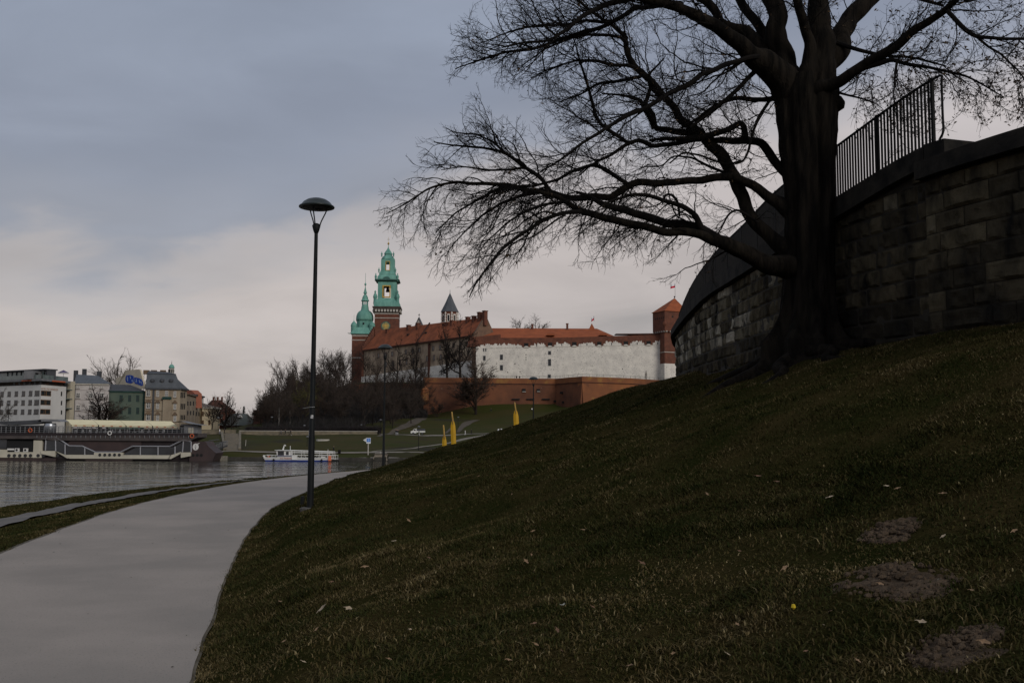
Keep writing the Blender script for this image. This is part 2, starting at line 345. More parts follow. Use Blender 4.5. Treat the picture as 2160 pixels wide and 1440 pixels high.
def capstrip(mb, sa, sb, n0, n1, dz0, dz1, useL=True):
    s_ = np.linspace(sa, sb, max(8,int((sb-sa)/.25))); _,_,_,cb,ct,_ = wall_at(s_); m = len(s_)
    jit = vnoise(s_*1.0, s_*0, 2.2, 8)*.02
    a = wall_pt(s_,n1+jit,cb+dz0); b = wall_pt(s_,n1+jit,ct+dz1); c = wall_pt(s_,n0,ct+dz1+.02); d = wall_pt(s_,n0,cb+dz0); v = np.vstack([a,b,c,d]); i = np.arange(m-1)
    mb.add(v, np.vstack([np.stack([i+k*m,i+1+k*m,i+1+((k+1)%4)*m,i+((k+1)%4)*m],1) for k in range(4)])); mb.add(np.array([a[0],b[0],c[0],d[0]]), [(0,1,2,3)]); mb.add(np.array([a[-1],b[-1],c[-1],d[-1]]), [(0,1,2,3)])
capstrip(cap, s_joint+.02, ws[-1], -.62, .20, 0, 0)
s_ = np.linspace(8, s_joint, 90); ev = [wall_pt(s_,n_,z_) for n_,z_ in ((.42,4.30),(.42,4.60),(-.62,4.64),(-.62,4.30))]; i = np.arange(89)
cap.add(np.vstack(ev), np.vstack([np.stack([i+k*90,i+1+k*90,i+1+((k+1)%4)*90,i+((k+1)%4)*90],1) for k in range(4)])); cap.add(np.array([e_[-1] for e_ in ev]), [(0,1,2,3)])
# rock-faced blocks, course by course
course = .335; rr = random.Random(5)
for ci in range(12):
    z0 = 1.0+ci*course; s_ = 34.0+rr.random()*.6
    while s_ < ws[-1]-.3:
        Lb = rr.choice((.42,.55,.62,.7,.85,1.0))*rr.uniform(.9,1.1); s1 = s_+Lb
        if s_ < s_joint < s1: s1 = s_joint; Lb = s1-s_
        if Lb < .12: s_ = s1; continue
        _,_,b0,c0,_,_ = wall_at(s_+Lb/2); proud = .20 if s_+Lb/2 < s_joint else 0
        ztop = min(z0+course-.010, 4.29 if proud else float(c0)-.01)
        if ztop-z0 > .08 and z0+course > b0-.35:
            near = s_ < s_joint+16; gu, gv = (13,8) if near else (6,5)
            U = np.linspace(s_+.006, s1-.006, gu); V_ = np.linspace(z0+.005, ztop, gv); UU, VV = np.meshgrid(U, V_)
            eu = np.minimum((UU-U[0])/(U[-1]-U[0]),1-(UU-U[0])/(U[-1]-U[0])); ev = np.minimum((VV-V_[0])/(V_[-1]-V_[0]),1-(VV-V_[0])/(V_[-1]-V_[0]))
            bl = np.clip(np.minimum(eu*Lb/.05, ev*course/.035),0,1)
            H = proud+.008+bl*(.012+rr.uniform(0,.022)+.06*vnoise(UU,VV,3.1,ci)+.06*vnoise(UU,VV,8,ci+3))
            H[0,:] = H[-1,:] = proud-.004; H[:,0] = H[:,-1] = proud-.004
            pts = np.stack([*(wall_pt(UU.ravel(), H.ravel(), VV.ravel()).T)],1)
            i = np.arange(gv-1)[:,None]*gu+np.arange(gu-1)[None]
            lowdark = .0
            tone = .26+.50*rr.betavariate(1.6,1.8)
            if s_ > s_joint+5: tone = min(1,tone*1.25+.18*rr.random()+.05)
            if s_ > s_joint+8 and z0 < 3.3 and rr.random() < .7: tone = min(1, tone+.10+.28*rr.random())
            if rr.random() < .14: tone *= .55
            if rr.random() < .05: tone = min(.84, tone+.2)
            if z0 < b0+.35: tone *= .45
            blk.add(pts, np.stack([i,i+1,i+gu+1,i+gu],-1).reshape(-1,4), tone=tone)
        s_ = s1
core.build('wall_core', m_mortar, wall)
# pilaster side of the proud right-hand stretch
pj = MB(); a = wall_pt(np.array([s_joint-.35,s_joint]),.0,1.0); b = wall_pt(np.array([s_joint-.35,s_joint]),.19,1.0); zt = 4.299
pj.hexa([a[0],a[1],b[1],b[0]]+[np.array([q[0],q[1],zt]) for q in (a[0],a[1],b[1],b[0])]); pj.build('pilaster', m_cap, wall)
a = wall_pt(np.array([8,s_joint-.35]),-.02,1.0); mbk = MB(); s2 = np.linspace(8,s_joint-.35,60); _,_,b0,c0,_,_ = wall_at(s2); A = wall_pt(s2,.185,b0-.6); B = wall_pt(s2,.185,c0*0+4.299); i = np.arange(59)
mbk.add(np.vstack([A,B]), np.stack([i,i+1,i+61,i+60],1)); mbk.build('backing', m_mortar, wall)
blk.build('stone_blocks', m_stone, wall, smooth=False, tone=True)
cap.build('coping', m_cap, wall)
# plinth block that turns away from the river at the end of the railing
pl = MB(); e = wall_pt(np.array([s_joint]),0,0)[0]; a_,b_ = [float(q) for q in wall_n(s_joint)]
def loc(n,t,z): return np.array([e[0]+a_*n-b_*t, e[1]+b_*n+a_*t, z])
zt = float(wall_at(s_joint+.05)[4])
pl.hexa([loc(-1.6,-.0,3.9),loc(.2,-.0,3.9),loc(.2,.5,3.9),loc(-1.6,.5,3.9)]+[loc(-1.6,-.0,zt+.03),loc(.2,-.0,zt+.03),loc(.2,.5,zt+.0),loc(-1.6,.5,zt+.0)])
pl.build('plinth', m_cap, wall)
# terrace behind the wall
tm = MB(); s3 = np.linspace(8, ws[-1], 80); A = wall_pt(s3,-.5,0); _,_,_,c0,_,_ = wall_at(s3); A[:,2] = np.minimum(c0,4.3)-.15; B = A+np.array([40,0,0.5]); i = np.arange(79)
tm.add(np.vstack([A,B]), np.stack([i,i+1,i+81,i+80],1)); struct(tm.build('terrace', m_soilgrass))
# railing
m_iron = mat('black iron', (.006,.006,.0065), (.010,.009,.0085), rough=.7, scale=6, spec=.12)
rail = thing('iron_railing', 'black iron railing of upright bars standing on the dark stone wall', 'railing', wall_pt(np.array([s_joint+.3]),-.1,4.9)[0])
rb = MB(); rt = MB(); sR = np.arange(s_joint+.12, ws[-1]-1, .094)
def bar(mb, s, w_, z0, z1, n=-.12):
    c = wall_pt(np.array([s]),n,0)[0]; a1,b1 = [float(q) for q in wall_n(s)]; t1 = np.array([b1,-a1,0])*w_; n1 = np.array([a1,b1,0])*w_
    lo_ = np.array([c[0],c[1],z0]); hi_ = np.array([c[0],c[1],z1])
    mb.hexa([lo_-t1-n1,lo_+t1-n1,lo_+t1+n1,lo_-t1+n1,hi_-t1-n1,hi_+t1-n1,hi_+t1+n1,hi_-t1+n1])
zf = lambda s: float(wall_at(s)[5]); zc_ = lambda s: float(wall_at(s)[4])
for s in sR: bar(rb, s, .0145, zc_(s)+.06, zf(s)-.01)
rb.build('bar_panel', m_iron, rail)
st = np.linspace(s_joint+.1, ws[-1]-1, 160); top = wall_pt(st,-.12,0); top[:,2] = [zf(s) for s in st]; rt.tube(top, .024, 6); rt.build('handrail', m_iron, rail)
lo_ = wall_pt(st,-.12,0); lo_[:,2] = [zc_(s)+.07 for s in st]; rt = MB(); rt.tube(lo_, .02, 5); rt.build('bottom_rail', m_iron, rail)
for s in np.arange(s_joint+.12, ws[-1]-1, 1.55):
    pm = MB(); bar(pm, s, .026, zc_(s)-.1, zf(s)+.03); pm.build('post', m_iron, rail)
# bent end hoop of the handrail
c0 = wall_pt(np.array([s_joint-.02]),-.12,0)[0]; c1 = wall_pt(np.array([s_joint-.12]),-.12,0)[0]; z1 = zf(s_joint+.1)
hp = MB(); hp.tube(smooth_pts([(top[0][0],top[0][1],z1),(c1[0],c1[1],z1-.01),(c1[0],c1[1],z1-.15),(c1[0],c1[1],z1-.7),(c1[0],c1[1],z1-1.0),(c0[0],c0[1],z1-1.13)],5),.022,6); hp.build('end_hoop', m_iron, rail)
# ================================================================ THE BIG BARE TREE
TY = 19.7
m_bark = mat('dark bark', (.016,.0130,.010), (.005,.0044,.0038), rough=.95, scale=2.2, detail=9, stretch=(3.2,3.2,.55), lo=.38, hi=.62, bump=1.0, bscale=4.5, spec=.05)
m_twig = mat('twig bark', (.010,.0085,.0075), (.006,.0055,.0055), rough=.95, scale=4, spec=.05)
m_dry = mat('dry leaves on twigs', (.070,.042,.018), (.035,.022,.012), rough=.9, scale=3)
tb = P(1697, 735, TY)
tree = thing('bare_tree', 'massive old bare tree with flared roots and wide spreading limbs beside the dark stone wall', 'tree', (tb[0], tb[1], float(gz(tb[0],tb[1]))))
# trunk: fluted, with root buttresses
prof = [(742,1697,88),(728,1698,74),(712,1700,66),(690,1703,61),(660,1705,57),(620,1706,55),(570,1708,53),(520,1708,53),(470,1708,53),(420,1708,54),(370,1706,56),(320,1704,60),(280,1702,63),(240,1700,66),(205,1700,70),(170,1702,66)]
nr = 132; an = np.arange(nr)*2*math.pi/nr; rings = []
butt = np.array([(.2,1.0),(.95,.8),(1.75,1.0),(2.5,.9),(3.35,.95),(4.1,.8),(4.75,1.1),(5.5,.9)])
tp = smooth_pts([( *P(x,y,TY), r*.955*TY/2100) for y,x,r in prof], 9)
base_z = tp[0,2]
for i,(x,y,z,r) in enumerate(tp):
    h = max(0, z-base_z); fl = math.exp(-h/.42)
    rad = np.full(nr, r)
    for a0, k in butt:
        da = np.angle(np.exp(1j*(an-a0))); rad = rad + k*(.46*fl*np.exp(-(da/.20)**2) + .05*math.exp(-h/2.2)*np.exp(-(da/.25)**2))
    gr_ = np.clip((h-.9)/1.2,0,1); rad = rad - gr_*r*(.26*np.exp(-(np.angle(np.exp(1j*(an+1.42+.12*math.sin(z))))/.17)**2) + .12*np.exp(-(np.angle(np.exp(1j*(an+2.5)))/.15)**2))
    rad = rad*(1-.035*np.cos(5*an+z*.6)-.025*np.cos(11*an-z*.9)) + .035*vnoise(an*3, np.full(nr,z*1.3), 1.4, 3) + .02*vnoise(an*9, np.full(nr,z*2.5), 1.2, 4) - .050*np.abs(vnoise(an*11+.5*math.sin(z*2.1), np.full(nr,z*1.1), 1.6, 6)) + .014*vnoise(an*30, np.full(nr,z*6), 1.0, 8)
    px_ = x+rad*np.cos(an); py_ = y+rad*np.sin(an); pz_ = np.full(nr, z)
    if i < 13: pz_ = np.minimum(z, z) + (gz(px_,py_)-base_z)*fl - .04
    rings.append(np.stack([px_,py_,pz_],1))
tm_ = MB(); q = []
for i in range(len(rings)-1):
    for j in range(nr): q.append((i*nr+j,i*nr+(j+1)%nr,(i+1)*nr+(j+1)%nr,(i+1)*nr+j))
bot = rings[0].copy(); bot[:,2] -= .5
tm_.add(np.vstack(rings), q); k0 = len(rings)
tm_.add(np.vstack([bot, rings[0]]), [(j,(j+1)%nr,nr+(j+1)%nr,nr+j) for j in range(nr)])
# surface roots
for a0, k in butt:
    p = [np.array([tp[0,0]+math.cos(a0)*r_, tp[0,1]+math.sin(a0)*r_, 0]) for r_ in (.75,1.15,1.6,2.0+.4*k)]
    for j, c in enumerate(p): c[0] += .12*math.sin(3*j+a0*5); c[1] += .1*math.cos(2*j+a0*3); c[2] = float(gz(c[0],c[1]))+(.10,.06,.02,-.08)[j]
    tm_.tube(smooth_pts(p,4), np.linspace(.16,.05,13), 8)
def limb(mb, pts, d0, d1, n=9):
    """pts: (px,py,radius px); depth runs d0..d1 metres relative to the trunk"""
    k = len(pts); o = []
    for i,(x,y,r) in enumerate(pts):
        f_ = i/(k-1); e0 = 0.0 if (1640 < pts[0][0] < 1780 and pts[0][2] >= 16) else d0; Y = TY+e0+(d1-e0)*f_; p = P(x,y,Y); o.append((*p, r*Y/2100*(.76 if r < 16 else .83)))
    o = np.array(o); n_ = max(8, int(np.linalg.norm(np.diff(o[:,:3],axis=0),axis=1).sum()/.085)); o = lerp_pts(o, n_)
    if n_ > 14:
        kn = np.linspace(0,n_-1,max(3,n_//5)); w_ = np.minimum(np.minimum(np.arange(n_), n_-1-np.arange(n_))/6,1.0)
        for c_ in range(3): o[:,c_] += np.interp(np.arange(n_), kn, rng.normal(0,1,len(kn)))*np.minimum(o[:,3]*.42+.008,.05)*w_
    b_ = o.copy(); b_[1:-1] = .25*o[:-2]+.5*o[1:-1]+.25*o[2:]; o = b_; o[:,:3] += np.stack([vnoise(o[:,0]*2,o[:,2]*2,1.7,s_)*(o[:,3]*.4+.015) for s_ in (1,2,3)],1)
    rad = o[:,3]*(1+.10*vnoise(o[:,0]*3,o[:,2]*3,1.2,5)); mb.tube(o[:,:3], rad, n); return o
TR = MB()
# heavy stems leaving the crotch
stems = [
 ([(1690,260,48),(1655,170,42),(1612,135,34),(1570,100,22),(1540,76,19),(1500,46,17),(1449,26,15),(1390,6,12),(1300,-22,9),(1200,-60,6)],0,-1.5),
 ([(1690,230,40),(1662,150,26),(1610,100,17),(1540,46,13),(1480,0,12),(1420,-50,9),(1330,-110,6)],.3,1.5),
 ([(1680,220,36),(1645,130,20),(1602,61,14),(1559,0,12),(1520,-80,9),(1480,-160,6)],.4,2.5),
 ([(1690,240,44),(1655,130,30),(1640,60,26),(1635,0,25),(1628,-90,20),(1600,-220,13),(1560,-330,6)],.2,1),
 ([(1712,220,36),(1708,90,15),(1690,20,13),(1680,-30,12),(1668,-140,8)],-.2,-1),
 ([(1712,240,52),(1722,150,45),(1727,60,30),(1730,0,26),(1738,-110,20),(1745,-240,12)],0,.3),
 ([(1715,230,44),(1748,130,32),(1785,60,25),(1838,-5,22),(1900,-90,16),(1980,-190,10)],.2,1.8),
 ([(1690,215,34),(1720,192,22),(1760,174,16),(1806,147,15),(1882,104,14),(1928,70,12),(1989,24,10),(2030,-8,8),(2090,-60,5)],-.5,-2.6)]
LIMBS = []
for pts, d0, d1 in stems: LIMBS.append((limb(TR, pts, d0, d1, 14), 3))
tm_b = [
 ([(1998,22,7),(2035,61,6.5),(2065,82,6),(2110,86,5),(2170,84,4),(2240,96,2.5)],-2.4,-3.2,1),
 ([(2060,78,4),(2085,100,3.5),(2111,113,3),(2150,153,2.2),(2175,190,1.2)],-2.5,-3,1),
 ([(1800,152,9),(1850,135,7),(1882,125,6),(1928,140,5),(1977,148,4),(2035,159,3),(2080,183,2.4),(2120,205,1.4)],-.9,-2.4,1),
 ([(1893,130,4),(1888,170,3),(1884,200,2),(1890,240,1.2)],-1.6,-1.8,1),
 ([(1765,90,7),(1800,100,6),(1850,112,5),(1905,118,4),(1950,128,3),(1995,140,2)],.3,-.6,1),
 ([(1928,-4,6),(1960,4,5),(1990,12,4)],-2,-2.4,1),
 ([(1760,194,4),(1800,205,3),(1845,215,2),(1860,228,1)],-.2,-.6,1),
 ([(1700,574,40),(1664,562,31),(1632,553,25),(1600,544,22),(1560,528,20),(1526,514,18),(1480,495,13),(1434,486,11.5),(1388,486,11),(1327,477,10.5),(1266,462,10),(1223,443,9),(1192,425,8),(1168,413,6),(1130,402,4)],-.4,-2.0,3),
 ([(1520,510,14),(1473,474,14),(1418,468,12),(1373,462,11.5),(1327,446,10.5),(1281,431,9),(1250,416,6),(1215,405,3.5)],-.8,-.2,2),
 ([(1478,478,10),(1467,450,8),(1437,434,7),(1394,422,6),(1357,410,5),(1327,408,4.5),(1290,422,3.5),(1262,440,2)],-.9,-1.8,1),
 ([(1434,458,3),(1431,431,4),(1420,411,4),(1408,407,4),(1399,416,3.5),(1398,432,2)],-.9,-1.0,0),
 ([(1226,445,7),(1189,446,6),(1143,468,5.5),(1098,495,5),(1061,523,4.5),(1033,560,3.6),(1006,596,2.6),(990,627,1.5)],-1.9,-2.8,2),
 ([(1695,456,38),(1664,440,25),(1640,424,17),(1618,407,14),(1590,391,13),(1556,379,11.5),(1510,376,11),(1460,378,10.5),(1418,381,10),(1373,385,10),(1327,394,10),(1281,410,9.5),(1235,419,9),(1189,416,8.5),(1143,404,8),(1082,391,6.5),(1021,384,5),(960,384,4),(905,400,3),(860,425,2),(815,452,1.2)],-.2,1.6,3),
 ([(1171,412,6.5),(1143,376,6),(1113,352,5.5),(1067,324,4.5),(1021,312,3.6),(960,307,2.6),(915,300,1.5)],1.0,1.8,2),
 ([(1327,390,6),(1281,358,5.5),(1250,349,5),(1204,364,4.5),(1174,379,4),(1125,391,3),(1075,400,2)],.8,-.2,1),
 ([(1700,548,40),(1664,522,26),(1632,498,18),(1600,468,17),(1581,443,17),(1560,405,16.5),(1541,367,16.5),(1526,327,16),(1495,297,15),(1474,287,13),(1455,270,12),(1430,240,11),(1403,211,10),(1370,174,9.5),(1342,144,9),(1324,110,8),(1321,76,7),(1296,52,5.5),(1244,21,4),(1200,-15,3)],.5,2.2,3),
 ([(1478,284,10),(1430,278,9),(1388,272,8),(1378,240,7),(1362,225,6.5),(1372,185,5)],1.2,1.5,0),
 ([(1382,270,8),(1378,250,7.5),(1362,230,6.5),(1358,212,6),(1335,205,5),(1310,200,3.5),(1270,197,2)],1.2,.5,1),
 ([(1480,293,9),(1440,296,7),(1388,302,6.5),(1373,306,6.5),(1342,296,6),(1324,302,5.5),(1290,324,4.5),(1250,345,3),(1220,372,2)],1.0,0,1),
 ([(1340,297,5),(1324,302,5.5),(1266,263,5),(1244,208,4.5),(1232,159,3.6),(1222,120,2.5),(1210,80,1.5)],.9,.2,1),
 ([(1660,208,9),(1631,205,7),(1576,208,6.5),(1545,203,6.5),(1525,212,6),(1500,232,5.5),(1470,252,4.5),(1445,262,3)],.2,.4,1),
 ([(1606,140,8),(1580,163,7),(1561,183,6.5),(1530,211,6),(1500,235,5.5),(1455,268,4)],-.3,-.2,1),
 ([(1600,118,8),(1576,122,7.5),(1530,133,7.5),(1490,155,7.5),(1449,180,7.5),(1412,192,7),(1357,226,6.5),(1317,245,6),(1266,275,5),(1220,308,4),(1180,340,3),(1140,362,2)],-.6,-2.2,2),
 ([(1694,420,34),(1668,386,20),(1655,360,14),(1645,340,13),(1622,316,12.5),(1607,300,12),(1576,292,11),(1530,293,9.5),(1490,298,8)],0,.9,1),
 ([(1572,292,10),(1568,275,9),(1561,258,8),(1535,268,8),(1500,280,8.5),(1470,288,9),(1420,292,6),(1370,296,4)],.5,.7,1),
 ([(1626,208,5),(1612,232,4.5),(1601,251,4.5),(1586,284,4),(1576,321,3.5),(1567,341,3),(1550,345,2)],.2,0,1),
 ([(1440,12,9),(1400,4,11),(1340,2,10),(1284,6,8),(1235,27,6.5),(1198,58,5.5),(1160,84,4),(1110,88,3),(1060,100,2)],-.9,-2.2,2),
 ([(1410,8,7),(1388,9,7),(1342,18,6.5),(1281,52,6),(1226,70,5.5),(1174,86,5),(1113,107,4.2),(1067,108,3.6),(1006,128,2.6),(960,146,1.4)],-.8,.6,2),
 ([(1290,48,5),(1240,44,4.5),(1198,50,4),(1150,54,3.6),(1110,60,3),(1060,75,2),(1010,92,1.2)],.4,1.4,1),
 ([(1324,95,6),(1312,80,5),(1280,75,4.5),(1240,72,4),(1200,82,3.2),(1150,105,2.4),(1100,140,1.4)],1.6,2.4,1),
 ([(1345,146,6),(1325,137,5.5),(1290,138,5),(1250,132,4),(1215,125,3),(1170,140,2),(1120,165,1.2)],1.4,.4,1),
 ([(1352,162,5),(1338,165,5),(1300,170,4.5),(1265,175,3.6),(1225,200,2.6),(1180,215,1.5)],1.5,2.5,1),
 ([(1400,208,6),(1372,186,5),(1366,160,4),(1402,122,2)],1.5,1.5,0),
 ([(1143,404,6),(1100,412,5),(1060,430,4),(1015,455,3),(975,490,2),(945,530,1.2)],1.2,2.2,1),
 ([(1085,392,5),(1040,402,4),(1000,425,3.4),(960,452,2.4),(920,490,1.4)],1.4,.6,1),
 ([(1190,425,5),(1150,432,4),(1110,445,3.4),(1070,470,2.6),(1030,505,1.8),(1000,545,1.1)],-.9,-.2,1),
 ([(1110,352,4),(1080,360,3.4),(1040,362,3),(985,352,2.2),(930,358,1.2)],1.4,.7,1),
 ([(1067,324,4),(1040,300,3),(1005,285,2),(960,280,1.2)],1.6,2.4,1),
 ([(1560,340,4),(1530,345,3),(1480,330,3),(1440,320,2.6),(1412,345,2)],.5,.2,0),
 ([(1545,368,5),(1500,355,4),(1460,335,3),(1420,328,2.4),(1395,352,2),(1350,352,1.4)],.9,1.2,1),
 ([(1600,470,4),(1555,440,3.5),(1535,452,3),(1520,485,2)],-.2,-.6,1),
]
CR = MB()
for pts, d0, d1, lv in tm_b:
    big = pts[0][2] > 18
    LIMBS.append((limb(TR if big else CR, pts, d0, d1, 10 if pts[0][2] > 8 else 7), lv))
tm_.v += TR.v; tm_.a += TR.a; off = tm_.n
tm_.q += [(a+off, m) for a, m in TR.q]; tm_.t += [(a+off, m) for a, m in TR.t]; tm_.n += TR.n
# knot on the right of the trunk
kp = P(1768,214,TY-.1); tm_.lathe((kp[0]-.05,kp[1],kp[2]-.12),[(.05,-.1),(.17,-.02),(.19,.08),(.12,.2),(.03,.26)],9)
tm_.build('trunk', m_bark, tree, smooth=True)
# side branches and twigs
TW = MB(); LEAF = []
def sprig(p, d, length, r, nseg, curl, droop):
    pts = [p]; c = np.array(d, float); st = length/nseg
    for i in range(nseg):
        c = unit(c + rng.normal(0, curl, 3) + np.array([0,0,droop])); pts.append(pts[-1]+c*st)
    return np.array(pts), c
def side_dir(tg, lean, out=.9):
    a = rng.normal(0,1,3); a -= tg*np.dot(a,tg); a = unit(a); a[1] *= .75
    return unit(tg*rng.uniform(.45,1.0) + a*out*rng.uniform(.5,1.0) + lean)
def scr(p):
    q = CMN.T@p; return 1080+2100*q[0]/-q[2], 720-2100*q[1]/-q[2]
def keep(x, y):                                  # open sky the crown leaves free
    if x < 1500:
        e = np.interp(y, [-50,100,170,210,240,300,400,480,520,580,650,720], [985,955,950,985,1000,880,815,790,860,910,985,1010])
        if x < e - 18: return False
        if 520 < y and x > 1010: return y < np.interp(x, [1010,1050,1100,1200,1280,1400,1470,1520], [660,580,570,560,585,600,610,560]) 
    return True
def walk(q, n):                                  # n stations along a polyline: point, tangent, fraction
    for j in range(n):
        f = (j+rng.uniform(.3,1.2))/(n+.6); f = min(f,.98); i = int(f*(len(q)-1)); yield q[i]+(q[i+1]-q[i])*(f*(len(q)-1)-i), unit(q[i+1]-q[i]), f
def branchlets(o, lv):
    rad = o[:,3]; pts = o[:,:3]; seg = np.linalg.norm(np.diff(pts,axis=0),axis=1); Ls = np.r_[0,np.cumsum(seg)]
    s = rng.uniform(.05,.3) + (0 if lv else .3)
    if lv == 3: s += .26*Ls[-1]
    while s < Ls[-1]:
        k = min(np.searchsorted(Ls, s), len(pts)-1); p = pts[k]; tg = unit(pts[k]-pts[k-1]); r0 = rad[k]
        s += (.125 if r0 < .09 else .20)*rng.uniform(.5,1.5)
        if r0 > .15 and rng.random() < .6: continue
        sx, sy = scr(p); frac = s/Ls[-1]
        lean = np.array([-.28 if sx < 1560 else (.28 if sx > 1760 else 0), 0, .22 if sy < 360 else -.20])
        if sy > 470: lean[2] = -.75
        l1 = rng.uniform(.5,2.3)*(1-.45*frac)*(1.1 if lv >= 2 else .75); r1 = min(r0*.55, .0055+.0075*l1)
        q, c = sprig(p, side_dir(tg, lean, 1.05), l1, r1, max(5,int(l1/.13)), .20, -.045 if sy > 360 else .03)
        if not keep(*scr(q[-1])): continue
        TW.tube(q, np.linspace(r1, .0034, len(q)), 4, cap=False)
        for pp, tg2, f in walk(q, int(l1/.15)+1):
            l2 = rng.uniform(.2,.85)*(1-.5*f)*min(1.2,.5+l1*.5); q2, c2 = sprig(pp, side_dir(tg2, lean*.7, 1.0), l2, .004, max(3,int(l2/.1)), .22, -.035)
            if not keep(*scr(q2[-1])): continue
            TW.tube(q2, np.linspace(.0052, .0024, len(q2)), 3, cap=False)
            for p3, tg3, f3 in walk(q2, int(l2/.085)):
                l3 = rng.uniform(.07,.30)*(1-.4*f3); q3, _ = sprig(p3, side_dir(tg3, lean*.4, 1.0), l3, .002, 3, .22, -.03); TW.tube(q3, [.0031,.0026,.0022,.0017], 3, cap=False)
                x3, y3 = scr(q3[-1]); pr = .32 if (x3 > 1740 and y3 < 320) else (.035 if x3 < 1400 else .07)
                if rng.random() < pr: LEAF.append(q3[-1])
                for p4, tg4, f4 in walk(q3, int(rng.integers(0,3))):
                    q4, _ = sprig(p4, side_dir(tg4, lean*.2, 1.0), rng.uniform(.03,.11), .001, 1, .2, 0); TW.tube(q4, [.0022,.0014], 3, cap=False)
for o, lv in LIMBS:
    if lv: branchlets(o, lv)
# curtain of fine twigs hanging at the right, beyond the railing
for x in range(1800, 2170, 9):
    p = P(x+rng.uniform(-8,8), rng.uniform(120,215), TY+rng.uniform(.2,3.0)); q, c = sprig(p, unit([rng.normal(.15,.25),rng.normal(0,.3),-.8]), rng.uniform(.6,1.3), .006, 7, .22, -.02)
    TW.tube(q, np.linspace(.007,.003,8), 4, cap=False)
    for j in range(16):
        i = int(rng.integers(0,7)); q2, _ = sprig(q[i], side_dir(unit(q[i+1]-q[i]), np.array([0,0,-.2])), rng.uniform(.15,.45), .003, 3, .25, -.05); TW.tube(q2, [.004,.0035,.003,.002], 3, cap=False)
        for h in range(2):
            if rng.random() < .5: LEAF.append(q2[int(rng.integers(1,4))])
CR.v += TW.v; CR.a += TW.a; off = CR.n; CR.q += [(a+off, m) for a, m in TW.q]; CR.t += [(a+off, m) for a, m in TW.t]
CR.build('crown', m_twig, tree)
lm = MB()
for p in LEAF:
    for h in range(int(rng.integers(1,4))):
        a = unit(rng.normal(0,1,3)); b = unit(np.cross(a, rng.normal(0,1,3))); s_ = rng.uniform(.018,.045); c = p+rng.normal(0,.02,3)
        n_ = np.cross(a,b)*.006; lm.add([c-a*s_, c-b*s_*.45+n_, c+a*s_, c+b*s_*.45+n_], [(0,1,2,3)])
lm.build('foliage', m_dry, tree)
print('tree twigs', CR.n, 'leaves', len(LEAF))
# ================================================================ GRASS, LEAVES, SOIL, LAMPS (near bank)
SOIL = [(1875,1128,62,22),(1890,1222,118,42),(2015,1365,98,30),(745,1275,40,14),(560,1285,0,0)]
soil_xy = []
m_dirt = mat('bare crumbly soil', (.105,.076,.052), (.062,.045,.031), rough=.95, scale=7, detail=10, lo=.4, hi=.62, bump=1.0, bscale=26, spec=.03)
for (px,py,wx,wy) in SOIL[:3]:
    c = hit_ground(px,py); sx = wx/2100*c[1]; l_, r_ = hit_ground(px,py-wy), hit_ground(px,py+wy); sy = max(.25,(l_[1]-r_[1])/2)
    soil_xy.append((c[0],c[1],sx,sy))
    g = np.linspace(-1.15,1.15,64); U, V_ = np.meshgrid(g,g); X = c[0]+U*sx+V_*sx*.35; Y = c[1]+V_*sy
    rr_ = np.hypot(U,V_)+vnoise(U,V_,1.7,int(px))*.7+vnoise(U,V_,5.5,int(px))*.3
    Z = gz(X,Y)+np.clip(1.05-rr_,-.5,.35)*.05+(vnoise(X,Y,9,3)*.022+vnoise(X,Y,26,4)*.022)*np.clip(1.1-rr_,0,1)-.004
    so_ = grid_mb(X,Y,Z)
    for k in range(170):
        a = rng.uniform(0,6.28); r0 = rng.uniform(0,1)**.6*1.0; cx_, cy_ = c[0]+r0*math.cos(a)*sx+r0*math.sin(a)*sx*.35, c[1]+r0*math.sin(a)*sy; s_ = rng.uniform(.006,.02)*(1 if rng.random() < .9 else 1.8); cz_ = float(gz(cx_,cy_))+.02*(1.05-r0)+.008
        so_.lathe((cx_,cy_,cz_),[(s_*.5,-s_),(s_*rng.uniform(.8,1.2),-.2*s_),(s_*.7,s_*.5),(.1*s_,s_*.8)],5,rot=a,sx=rng.uniform(.8,1.5))
    o = struct(so_.build('bare_soil', m_dirt, smooth=False))
soil_xy.append((*hit_ground(745,1275)[:2],.25,.3))
m_grass = mat('grass blades', (.03,.04,.01), None, rough=.85, spec=.03, tone=[(0,(.017,.022,.006)),(.26,(.033,.034,.010)),(.46,(.053,.045,.016)),(.66,(.074,.055,.023)),(.84,(.115,.085,.040)),(1,(.22,.175,.09))])
